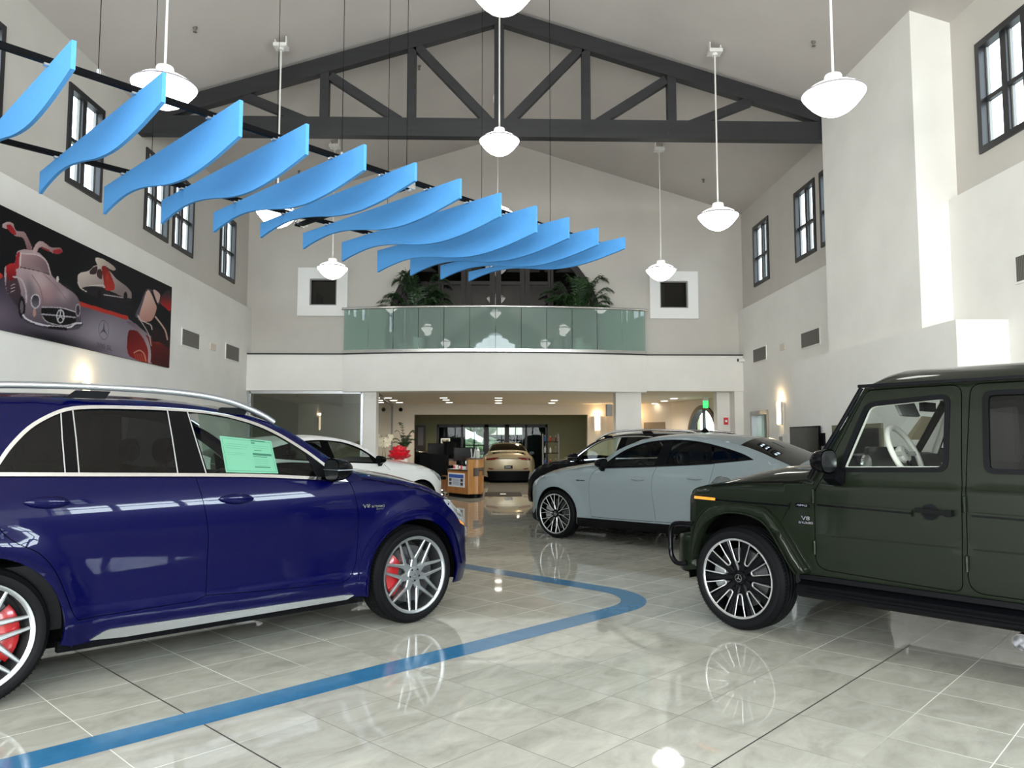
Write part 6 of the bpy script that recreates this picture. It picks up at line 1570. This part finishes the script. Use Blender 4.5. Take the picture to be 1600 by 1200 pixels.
    line([(862, 780), (925, 880), (945, 960)], 5, (210, 190, 186))
    def lin(c): c = np.clip(c / 255, 0, 1); return np.where(c <= .04045, c / 12.92, ((c + .055) / 1.055) ** 2.4)
    rgb = lin(col) * .62
    me = bpy.data.meshes.new('printed_face'); me.from_pydata([(X, float(a), float(b)) for a, b in zip(YY.ravel(), ZZ.ravel())], [], [(i * NZ + j, (i + 1) * NZ + j, (i + 1) * NZ + j + 1, i * NZ + j + 1) for i in range(NY - 1) for j in range(NZ - 1)])
    ca = me.color_attributes.new('print', 'FLOAT_COLOR', 'POINT'); ca.data.foreach_set('color', np.concatenate([rgb, np.ones(rgb.shape[:2] + (1,))], -1).ravel().astype(np.float32))
    m = mat('printed_canvas', (.5, .5, .5), .5, spec=.08); at = N(m, 'ShaderNodeAttribute', attribute_name='print'); lk(m, at.outputs['Color'], m.node_tree.nodes['Principled BSDF'].inputs['Base Color']); me.materials.append(m)
    t = thing('wall_picture', 'wide wall picture of silver, white and red gullwing-door cars on the left wall', 'picture', (XL, 10.8, Z0_))
    o = link('printed_face', me, t); o.matrix_parent_inverse = Matrix.Translation(t.location).inverted()
    mb = MB(tuple(t.location)); mb.box((XL + .001, Y0_, Z0_), (X - .0015, Y1_, Z1_)); mb.build('panel', 'blackplastic', t, smooth=False)
    # three-pointed star and the words 300 SL
    c = onX(162, 515.5, X); mb = MB(tuple(t.location)); star(mb, lambda a, b: (X + .002, c[1] + a, c[2] + b), .155, t=.07); mb.build('star_emblem', mat('print_ink', (.035, .03, .045), .5), t, smooth=False)
    tx = text_obj('300 SL', 'lettering', .11, 'print_ink' if 'print_ink' in M else bpy.data.materials['print_ink'], t, (0, 0, 0), (R_(90), 0, R_(90)), depth=.0005, sx=1.6)
    q = onX(163, 542, X); tx.location = (X + .002 - t.location[0], q[1] - t.location[1], q[2] - t.location[2])
mural()
# ================================================================== palms on the balcony
def frond_plant(name, label, cat, base, zt, spread, nf, seed, potr, poth, leafm='leaf', pot='white', leaf=.30, trunk=0.0, lw=.022, pairs=22, group=None, yf=.55):
    def cl(p): return Vector((p[0], min(max(p[1], 18.60), 19.12), p[2])) if yf < .3 else p
    random.seed(seed); t = thing(name, label, cat, tuple(base), 0, group); b = Vector(base)
    MB(tuple(base)).lathe([(potr * .75, b[2]), (potr, b[2] + poth), (potr * .92, b[2] + poth), (potr * .88, b[2] + poth - .03), (.001, b[2] + poth - .03)], (b[0], b[1], 0), 24).build('pot', pot, t)
    s0 = b + Vector((0, 0, poth - .03)); st = MB(tuple(base)); mb = MB(tuple(base))
    for i in range(nf):
        az = 2 * math.pi * (i + random.random() * .7) / nf; ln = .75 + .35 * random.random(); up = (.45 + .55 * random.random())
        H = (zt - s0[2]) * up; Rr = spread * ln * (1.15 - .5 * up)
        d = Vector((math.cos(az), math.sin(az) * yf, 0)); path = []
        for k in range(13):
            s = k / 12; path.append(s0 + d * Rr * s ** 1.15 + Vector((0, 0, trunk + (H - trunk) * math.sin(min(1, s * 1.0) * math.pi * .62) / .93)))
        st.tube(path, [.010 * (1 - .8 * k / 12) for k in range(13)], 5, caps=False)
        for k in range(pairs):
            s = .18 + .80 * k / (pairs - 1); x = s * 12; j = min(11, int(x)); p = path[j].lerp(path[j + 1], x - j); tn = (path[min(j + 1, 12)] - path[j]).normalized(); side = tn.cross(Vector((0, 0, 1))).normalized()
            L = leaf * math.sin(math.pi * (.12 + .8 * s)) * (.85 + .3 * random.random())
            for sg in (-1, 1):
                e = p + side * sg * L * .72 + tn * L * .55 - Vector((0, 0, L * (.22 + .25 * random.random()))); m_ = p.lerp(e, .5) + Vector((0, 0, L * .10)); w = tn * lw * .5
                mb.quad(*[cl(q) for q in (p - w * .4, m_ - w, m_ + w, p + w * .4)]); mb.f.append([mb.pt(cl(q)) for q in (m_ - w, e, m_ + w)])
    mb.build('fronds', leafm, t, fix=False); st.build('stems', leafm, t); return t
pb = onY(655, 545, 18.86); frond_plant('potted_palm', 'dark green potted palm behind the left part of the balcony guard', 'plant', (pb[0] - .05, 18.86, 3.66), 5.62, 1.15, 28, 5, .12, .38, group='palms on the balcony', leaf=.36, lw=.024, pairs=34, yf=.18)
pb = onY(905, 545, 18.86); frond_plant('potted_palm', 'dark green potted palm behind the right part of the balcony guard', 'plant', (pb[0] + .0, 18.86, 3.66), 5.55, 1.2, 28, 11, .12, .38, group='palms on the balcony', leaf=.36, lw=.024, pairs=34, yf=.18)
# ================================================================== lobby furniture
def poly_box(name, pl, z0, z1, m, parent, base, step=None):
    mb = MB(base); plate(mb, pl, [], lambda a, b, d: (a, b, z1 - d), z1 - z0); return mb.build(name, m, parent, smooth=False)
dk = thing('reception_desk', 'curved honey-wood reception desk with a raised end and dark kick board', 'desk', (-.7, 20.4, 0)); db_ = (-.7, 20.4, 0)
low = [(-1.23, 20.9), (-.64, 19.97), (-.28, 20.22), (-.85, 21.15)]
tall = spline([(-.64, 19.94), (-.47, 20.02), (-.34, 20.25), (-.27, 20.65), (-.25, 21.1), (-.28, 21.7)], 4) + [(-.62, 21.7), (-.60, 21.1), (-.63, 20.6), (-.70, 20.28)]
poly_box('low_counter', low, .10, .70, 'woodred', dk, db_); poly_box('low_worktop', inset_poly(low, -.015), .70, .73, 'brown', dk, db_)
poly_box('tall_counter', tall, .11, 1.01, 'wood', dk, db_); poly_box('tall_worktop', inset_poly(tall, -.012), 1.01, 1.035, 'brown', dk, db_)
poly_box('kick_board', inset_poly(tall, .03), 0, .11, 'blackplastic', dk, db_); poly_box('kick_board', inset_poly(low, .03), 0, .10, 'blackplastic', dk, db_)
bandp = spline([(-.62, 19.935), (-.47, 20.015), (-.335, 20.245), (-.265, 20.65), (-.245, 21.1)], 4)
mb = MB(db_); mb.grid([[(x + .006, y - .006, .57) for x, y in bandp[3:]], [(x + .006, y - .006, .785) for x, y in bandp[3:]]]); mb.build('dark_band', mat('dark_band', (.055, .04, .03), .5), dk, smooth=False)
mb = MB(db_); mb.box((-.655, 19.93, .1), (-.645, 19.97, 1.0)); mb.build('corner_joint', 'brown', dk, smooth=False)
# framed notice on the low front
pn = thing('notice_board', 'white framed notice with a blue heading on the front of the low desk', 'sign', (-1.2, 20.8, .28)); A2, B2 = Vector((-1.23, 20.9, 0)), Vector((-.64, 19.97, 0)); dA = (B2 - A2).normalized(); nA = Vector((dA[1], -dA[0], 0)); 
if nA[1] > 0: nA = -nA
def onP(s, z, o): return A2 + dA * s + nA * o + Vector((0, 0, z))
def pbox(s0, z0, s1, z1, o0, o1, name, m):
    mb = MB((-1.2, 20.8, .28)); q = [onP(s, z, o) for o in (o0, o1) for s, z in ((s0, z0), (s1, z0), (s1, z1), (s0, z1))]; i = [mb.pt(p) for p in q]
    for f in ((3, 2, 1, 0), (4, 5, 6, 7), (0, 1, 5, 4), (1, 2, 6, 5), (2, 3, 7, 6), (3, 0, 4, 7)): mb.f.append([i[k] for k in f])
    return mb.build(name, m, pn, smooth=False)
M['headblue'] = mat('heading_blue', (.04, .10, .42), .5); M['paperblue'] = mat('pale_blue_paper', (.50, .58, .72), .6)
pbox(.06, .27, .93, .64, .002, .014, 'frame', 'white'); pbox(.10, .30, .89, .61, .014, .016, 'sheet', 'paperblue'); pbox(.10, .51, .89, .60, .016, .018, 'heading', 'headblue')
for k, (s0, z0) in enumerate(((.12, .32), (.12, .42), (.73, .32), (.73, .42))): pbox(s0, z0, s0 + .13, z0 + .07, .016, .018, 'picture', 'brown')
for k in range(6): pbox(.32, .34 + k * .026, .66, .348 + k * .026, .016, .018, 'text_line', 'grey')
def bottle(name, label, cat, c, r, h, m, cap='white', neck=.35, group=None):
    o = thing(name, label, cat, c, 0, group); MB(c).lathe([(r * .95, c[2]), (r, c[2] + .01), (r, c[2] + h * .68), (r * neck, c[2] + h * .8), (r * neck, c[2] + h * .86)], (c[0], c[1], 0), 18).build('body', m, o)
    mb = MB(c); mb.lathe([(r * .42, c[2] + h * .85), (r * .42, c[2] + h * .93), (r * .12, c[2] + h * .94), (r * .12, c[2] + h)], (c[0], c[1], 0), 12); mb.box((c[0] - r * .2, c[1] - r * .9, c[2] + h * .97), (c[0] + r * .2, c[1] + r * .2, c[2] + h)); mb.build('pump', cap, o); return o
M['clearplastic'] = mat('milky_plastic', (.62, .64, .62), .3)
bottle('pump_bottle', 'white pump bottle on the raised end of the reception desk', 'bottle', (-.40, 20.45, 1.036), .05, .30, 'clearplastic')
for x, y, tilt, lb in ((-.50, 20.25, .2, 'white upright leaflet holder leaning beside the pump bottle'), (-.56, 20.6, -.1, 'white card holder behind the leaning one on the desk end')):
    o = thing('leaflet_holder', lb, 'holder', (x, y, 1.036)); MB((x, y, 1.036)).bar((x, y, 1.037), (x + tilt * .2, y, 1.037 + .24), .09, .03).build('holder', 'white', o, smooth=False); MB((x, y, 1.036)).bar((x + .01, y - .02, 1.06), (x + tilt * .2, y - .02, 1.037 + .26), .07, .01).build('leaflet', 'grey', o, smooth=False)
for k, (x, y, c_, lb, sz) in enumerate(((-1.0, 20.75, 'white', 'small white box with a red side on the low counter', .10), (-.86, 20.6, 'red', 'small red and white carton on the low counter', .09), (-.76, 20.38, 'white', 'crumpled white paper cup on the low counter beside the raised end', .08))):
    o = thing('carton', lb, 'box', (x, y, .731)); MB((x, y, .731)).box((x - sz * .6, y - sz * .4, .731), (x + sz * .6, y + sz * .4, .731 + sz * 1.1)).build('carton', c_, o, smooth=False); MB((x, y, .731)).box((x - sz * .6, y - sz * .41, .75), (x - sz * .1, y - sz * .405, .731 + sz)).build('label', 'red' if c_ == 'white' and k == 0 else 'white', o, smooth=False)
o = thing('paper_sheets', 'loose white paper sheets on the low desk top', 'paper', (-1.02, 20.95, .731)); MB((-1.02, 20.95, .731)).bar((-1.15, 20.98, .735), (-.85, 20.75, .735), .2, .006).build('sheets', 'paper', o, smooth=False)
# computer monitor, office chair, second counter
def monitor(c, rz, w, h, label, group=None, stand=True):
    t = thing('computer_monitor', label, 'monitor', c, rz, group); mb = MB(); mb.box((-w / 2, -.015, .12), (w / 2, .015, .12 + h)); mb.build('casing', 'blackplastic', t, smooth=False)
    MB().box((-w / 2 + .015, -.018, .135), (w / 2 - .015, -.0145, .105 + h)).build('screen', 'screen', t, smooth=False)
    if stand: mb = MB(); mb.box((-.02, .0, .01), (.02, .03, .2)); mb.lathe([(.10, 0), (.10, .012), (.02, .02)], (0, .02, 0), 20); mb.build('stand', 'blackplastic', t)
    return t
M['chairfabric'] = mat('black_fabric', (.005, .005, .006), .9, spec=.1)
def office_chair(c, rz, label):
    t = thing('office_chair', label, 'chair', c, rz); mb = MB(); mb.grid([[(.24 * math.copysign(abs(math.cos(a)) ** .5, math.cos(a)) * s, .24 * math.copysign(abs(math.sin(a)) ** .5, math.sin(a)) * s, z) for a in [2 * math.pi * k / 20 for k in range(20)]] for s, z in ((.05, .43), (.95, .43), (1, .47), (.95, .51), (.05, .52))], closed=True); mb.build('seat', 'chairfabric', t)
    mb = MB(); mb.grid([[(x, .24 + .05 * (1 - (x / .25) ** 2) + dz_, z) for x in (-.25, -.15, 0, .15, .25)] for dz_, z in ((0, .55), (.03, .75), (.05, 1.0), (.04, 1.12))] + [[(x, .30 + .05 * (1 - (x / .25) ** 2), z) for x in (-.25, -.15, 0, .15, .25)] for z in (1.12, .55)]); mb.build('backrest', 'chairfabric', t)
    for sg in (-1, 1):
        mb = MB(); mb.tube([(sg * .27, .15, .48), (sg * .30, .1, .70), (sg * .30, -.12, .71)], .016, 8); mb.build('armrest', 'chrome', t)
    MB().tube([(0, 0, .10), (0, 0, .43)], .03, 12).build('gas_lift', 'chrome', t)
    for k in range(5):
        a = 2 * math.pi * k / 5; mb = MB(); mb.bar((0, 0, .11), (.3 * math.cos(a), .3 * math.sin(a), .06), .04, .03); lg = mb.build('leg', 'chrome', t, smooth=False); MB().lathe([(.03, -.012), (.03, .012)], (.3 * math.cos(a), .3 * math.sin(a), .03), 12, axis='y').build('castor', 'blackplastic', lg)
    return t
office_chair((-1.55, 21.3, 0), R_(200), 'black office chair with chrome arms left of the reception desk')
office_chair((-1.75, 22.4, 0), R_(150), 'second black office chair further behind the reception desk')
c2 = thing('counter', 'wooden counter with a dark top behind the reception chairs', 'counter', (-1.8, 23.8, 0)); cb = (-1.8, 23.8, 0)
MB(cb).box((-2.15, 23.4, 0), (-1.15, 24.2, .90)).build('body', 'woodred', c2, smooth=False); MB(cb).box((-2.2, 23.35, .90), (-1.1, 24.25, .94)).build('top', 'brown', c2, smooth=False)
monitor((-1.75, 23.7, .941), R_(15), .52, .36, 'black monitor on the counter, the left one', 'monitors on the rear counter'); monitor((-1.32, 23.8, .941), R_(-20), .5, .42, 'black monitor on the counter, the right one', 'monitors on the rear counter')
ms = thing('monitor_desk', 'low black desk unit behind the raised end of the reception desk', 'desk', (-.85, 22.6, 0)); MB((-.85, 22.6, 0)).box((-1.3, 22.45, .0), (-.45, 22.9, .75)).build('body', 'blackplastic', ms, smooth=False); MB((-.85, 22.6, 0)).box((-1.33, 22.4, .75), (-.42, 22.95, .78)).build('top', 'blackgloss', ms, smooth=False)
monitor((-.85, 22.65, .781), R_(10), .62, .40, 'wide black monitor on the black desk unit')
# poster stand
ps_ = thing('poster_stand', 'white-framed poster stand behind the reception desk', 'sign', (-1.75, 25.3, 0)); q0, q1 = onY(689, 685, 25.3), onY(703, 706, 25.3)
MB(tuple(ps_.location)).box((q0[0], 25.28, q1[2]), (q1[0], 25.32, q0[2])).build('frame', 'white', ps_, smooth=False); MB(tuple(ps_.location)).box((q0[0] + .03, 25.27, q1[2] + .03), (q1[0] - .03, 25.285, q0[2] - .03)).build('poster', noisy(mat('poster_print', (.3, .3, .25), .6), 9, (.05, .05, .04), (.6, .55, .35)), ps_, smooth=False)
mb = MB(tuple(ps_.location)); mb.tube([((q0[0] + q1[0]) / 2, 25.31, 0.02), ((q0[0] + q1[0]) / 2, 25.31, q1[2])], .02, 8); mb.lathe([(.18, 0), (.18, .02), (.02, .03)], ((q0[0] + q1[0]) / 2, 25.31, 0), 20); mb.build('pole', 'satin', ps_)
# goods shelf right of the champagne car
sh = thing('display_shelf', 'black display shelf right of the champagne car', 'shelf', (2.6, 27.4, 0)); x0, x1 = onY(848, 690, 27.4)[0], onY(868, 690, 27.4)[0]
for z in (.1, .62, 1.05, 1.45): MB(tuple(sh.location)).box((x0, 27.2, z), (x1 + .1, 27.55, z + .025)).build('shelf_board', 'blackplastic', sh, smooth=False)
for x in (x0, x1 + .1):
    for y in (27.21, 27.54): MB(tuple(sh.location)).box((x - .015, y - .015, 0), (x + .015, y + .015, 1.75)).build('post', 'grey', sh, smooth=False)
random.seed(9); nb = 0
pos_w = {.125: 'bottom', .645: 'lower middle', 1.075: 'upper middle', 1.475: 'top'}
for z in pos_w:
    for i, w in enumerate(('left end', 'middle', 'right end')):
        m = ('clearplastic', 'white', 'grey', 'headblue', 'red', 'taillight')[nb % 6]; nb += 1
        bottle('bottle', 'small bottle at the %s of the %s shelf board of the display' % (w, pos_w[z]), 'bottle', (x0 + .08 + i * .19, 27.35, z + .001), .035, .2 + .05 * random.random(), m, group='bottles on the display shelf')
# door mat with a white mark
dm = thing('door_mat', 'dark door mat with a white square mark, lying just short of the champagne car', 'mat', (.3, 21, 0)); a, b, c, d = onZ(757, 775.5), onZ(816, 775.5), onZ(816, 769.5), onZ(757, 769.5)
mb = MB((.3, 21, 0)); mb.box((a[0], a[1], 0.0005), (b[0], d[1], .012)); mb.build('mat', mat('mat_fibre', (.018, .014, .011), .95), dm, smooth=False); q = onZ(786, 772.5)
MB((.3, 21, 0)).box((q[0] - .08, q[1] - .22, .012), (q[0] + .08, q[1] + .22, .0135)).build('mark', 'white', dm, smooth=False)
# plants and bow
frond_plant('potted_plant', 'small spiky-leaved potted plant by the back wall, left of the opening', 'plant', (onY(632, 700, 22.5)[0], 22.5, .75), 1.98, .42, 14, 21, .10, .22, leaf=.16, trunk=.25, lw=.03, pairs=12)
ptb = thing('plant_table', 'slim white side table carrying the plants behind the white car', 'table', (-2.85, 22.5, 0)); pc = onY(632, 700, 22.5)[0]; MB(tuple(ptb.location)).box((pc - .9, 22.2, .71), (pc + .3, 22.8, .75)).build('top', 'white', ptb, smooth=False)
for x in (pc - .85, pc + .25):
    for y in (22.25, 22.75): MB(tuple(ptb.location)).box((x - .02, y - .02, 0), (x + .02, y + .02, .71)).build('leg', 'white', ptb, smooth=False)
ob = onY(603, 715, 22.4); orc = thing('potted_orchid', 'cream flowering orchid left of the red bow', 'plant', (ob[0], 22.4, .751)); obase = (ob[0], 22.4, .751)
MB(obase).lathe([(.06, .751), (.08, .90), (.07, .90), (.065, .87), (.001, .87)], (ob[0], 22.4, 0), 18).build('pot', 'white', orc)
M['petal'] = mat('cream_petal', (.95, .90, .74), .5); random.seed(4)
for s_, (fx, fz) in enumerate(((607, 684), (604, 690))):
    tp = onY(fx, fz, 22.35); path = [Vector(obase) + Vector((0, 0, .12)), Vector(obase) + Vector((-.03, 0, .5)), Vector((tp[0] - .06, 22.37, tp[2] + .06)), tp]
    MB(obase).tube(spline([tuple(p) for p in path], 5), .006, 6).build('stem', 'leaf', orc); mb = MB(obase)
    for k in range(9):
        c = tp + Vector((random.uniform(-.10, .10), random.uniform(-.05, .05), random.uniform(-.12, .08)))
        for j in range(5):
            a = 2 * math.pi * j / 5 + k; e1, e2 = a - .5, a + .5; mb.quad(c, c + Vector((.05 * math.cos(e1), -.01, .05 * math.sin(e1))), c + Vector((.075 * math.cos(a), -.02, .075 * math.sin(a))), c + Vector((.05 * math.cos(e2), -.01, .05 * math.sin(e2))))
    mb.build('flowers', 'petal', orc, smooth=False, fix=False)
mb = MB(obase)
for k in range(6):
    a = k * 1.05; d = Vector((math.cos(a), math.sin(a), 0)); s = Vector((-d[1], d[0], 0)); p0 = Vector(obase) + Vector((0, 0, .12)); mb.grid([[p0 + d * r + s * w * sg + Vector((0, 0, z)) for sg in (-1, 0, 1)] for r, w, z in ((0, .01, 0), (.08, .035, .10), (.18, .035, .13), (.26, .005, .05))])
mb.build('leaves', 'leaf', orc, fix=False)
bc = on_car(white, 624, 716, .0); bw = white.matrix_world @ bc if False else (Matrix.Translation(white.location) @ Matrix.Rotation(white.rotation_euler.z, 4, 'Z')) @ bc
bow = thing('ribbon_bow', 'large red ribbon bow sitting on the bonnet of the white car', 'bow', tuple(bw)); mb = MB(tuple(bw)); random.seed(2); C0 = Vector(bw)
for tier, (n, r, el, sz) in enumerate(((11, .24, 6, .115), (10, .25, 30, .115), (8, .245, 55, .105), (5, .23, 78, .095))):
    for k in range(n):
        az = 2 * math.pi * (k + tier * .5) / n; d = Vector((math.cos(az) * math.cos(R_(el)), math.sin(az) * math.cos(R_(el)), math.sin(R_(el)))); s = Vector((-math.sin(az), math.cos(az), 0)); up = s.cross(d) * -1
        if up[2] < 0: up = -up
        rows = []
        for t, w, h in ((.05, .12, 0), (.3, .55, .35), (.6, .75, .5), (.85, .45, .25), (1.0, .03, 0), (.85, .45, -.25), (.6, .75, -.5), (.3, .55, -.35), (.05, .12, 0)):
            c = C0 + d * r * t + Vector((0, 0, .03)); e = up * h * .10
            rows.append([c - s * w * sz + e * .2, c - s * w * sz * .5 + e * .8, c + e, c + s * w * sz * .5 + e * .8, c + s * w * sz + e * .2])
        mb.grid(rows)
mb.build('loops', 'red', bow, fix=False)
MB(tuple(bw)).lathe([(.10, bw[2] - .03), (.09, bw[2] + .03), (.001, bw[2] + .05)], (bw[0], bw[1], 0), 16).build('knot', 'red', bow)
# ================================================================== screens, signs and small fittings on the walls
tv = thing('display_screen', 'large black display screen standing against the low pale box on the right', 'screen', (5.58, 13.5, .85)); tb_ = (5.58, 13.5, .85)
MB(tb_).box((5.545, 12.86, .86), (5.585, 14.12, 1.745)).build('casing', 'blackgloss', tv, smooth=False); MB(tb_).box((5.541, 12.89, .90), (5.546, 14.09, 1.715)).build('screen', 'screen', tv, smooth=False)
for a_ in ((12.76, 1.40, 12.95, 1.62), (13.4, 1.1, 13.6, 1.5)): MB(tb_).box((5.585, a_[0], a_[1]), (5.619, a_[2], a_[3])).build('wall_bracket', 'blackplastic', tv, smooth=False)
p0_, p1_ = onX(1378, 661, 5.6), onX(1330, 661, 5.6)
s2 = thing('framed_screen', 'dark olive-framed display window on the low pale wall box, seen through the green car', 'screen', (5.6, 11.5, .85)); sb = (5.6, 11.5, .85)
ya, yb_ = p0_[1], p0_[1] + 1.6; zt_ = p0_[2]
mb = MB(sb); plate(mb, rect(ya, .85, yb_, zt_), [rect(ya + .07, .92, yb_ - .07, zt_ - .07)], lambda a, b, d: (5.585 + d, a, b), .034); mb.build('frame', mat('olive_frame', (.14, .13, .08), .5), s2, smooth=False)
MB(sb).box((5.60, ya + .06, .90), (5.61, yb_ - .06, zt_ - .06)).build('screen', 'screen', s2, smooth=False)
pc_ = onX(1225, 680, XR); wp = thing('wall_panel', 'small grey control panel in a white surround below the right-hand sconce', 'panel', (XR, pc_[1], 1.2)); wb = (XR, pc_[1], 1.2)
MB(wb).box((XR - .05, 15.95, 1.1), (XR - .0, 16.5, 1.64)).build('surround', 'white', wp, smooth=False); MB(wb).box((XR - .06, 16.25, 1.2), (XR - .045, 16.43, 1.58)).build('panel', 'grey', wp, smooth=False)
e0, e1 = onY(1097, 627, 21.6), onY(1105, 637, 21.6); ex = thing('exit_sign', 'green lit exit sign hanging over the arched door', 'sign', ((e0[0] + e1[0]) / 2, 21.6, ZC)); xb = tuple(ex.location)
zc_ = ZC - .22
MB(xb).box((e0[0], 21.5, zc_ - .10), (e1[0], 21.53, zc_ + .10)).build('sign_plate', 'exit', ex, smooth=False); MB(xb).box((e0[0], 21.48, zc_ + .1), (e1[0], 21.56, ZC)).build('mount', 'white', ex, smooth=False)
MB(xb).box((e1[0] - .002, 21.50, zc_ - .10), (e1[0] + .004, 21.8, zc_ + .10)).build('sign_plate', 'exit', ex, smooth=False)
text_obj('EXIT', 'lettering', .07, 'white', ex, ((e0[0] + e1[0]) / 2 - xb[0], -.102, zc_ - ZC), (R_(90), 0, 0), depth=.001, sx=.8)
fa = onY(1134, 658, 19.28); al = thing('fire_alarm', 'small red and white fire alarm on the pale column right of the arched door', 'alarm', tuple(fa)); MB(tuple(fa)).box((fa[0] - .05, 19.24, fa[2] - .09), (fa[0] + .05, 19.30, fa[2] + .09)).build('housing', 'red', al, smooth=False); MB(tuple(fa)).lathe([(.03, 19.232), (.03, 19.24)], (fa[0], 0, fa[2]), 16, axis='y').build('strobe', 'white', al)
cm = onX(1163, 563, XR); sc = thing('security_camera', 'small white security camera at the corner right of the balcony', 'camera', tuple(cm)); mb = MB(tuple(cm)); mb.tube([(cm[0] - .02, cm[1], cm[2]), (cm[0] - .16, cm[1] - .02, cm[2])], .045, 14); mb.build('housing', 'white', sc); MB(tuple(cm)).tube([(cm[0] - .16, cm[1] - .02, cm[2]), (cm[0] - .175, cm[1] - .022, cm[2])], .038, 14).build('lens', 'black', sc); MB(tuple(cm)).box((cm[0] - .04, cm[1] - .03, cm[2] - .03), (cm[0], cm[1] + .03, cm[2] + .03)).build('bracket', 'white', sc, smooth=False)
dc_ = onY(626, 640, 25.95); o = thing('dome_camera', 'small black dome camera high on the lobby back wall', 'camera', tuple(dc_)); MB(tuple(dc_)).lathe([(.07, 26.0), (.07, 25.96), (.06, 25.92), (.001, 25.90)], (dc_[0], 0, dc_[2]), 18, axis='y').build('dome', 'blackgloss', o)
sp_ = onY(960, 643, 20.5); o = thing('wall_speaker', 'small dark loudspeaker beside the white centre column', 'speaker', (3.02, 19.6, sp_[2])); MB((3.02, 19.6, sp_[2])).box((2.93, 19.5, sp_[2] - .15), (3.07, 19.7, sp_[2] + .15)).build('cabinet', 'grey', o, smooth=False)
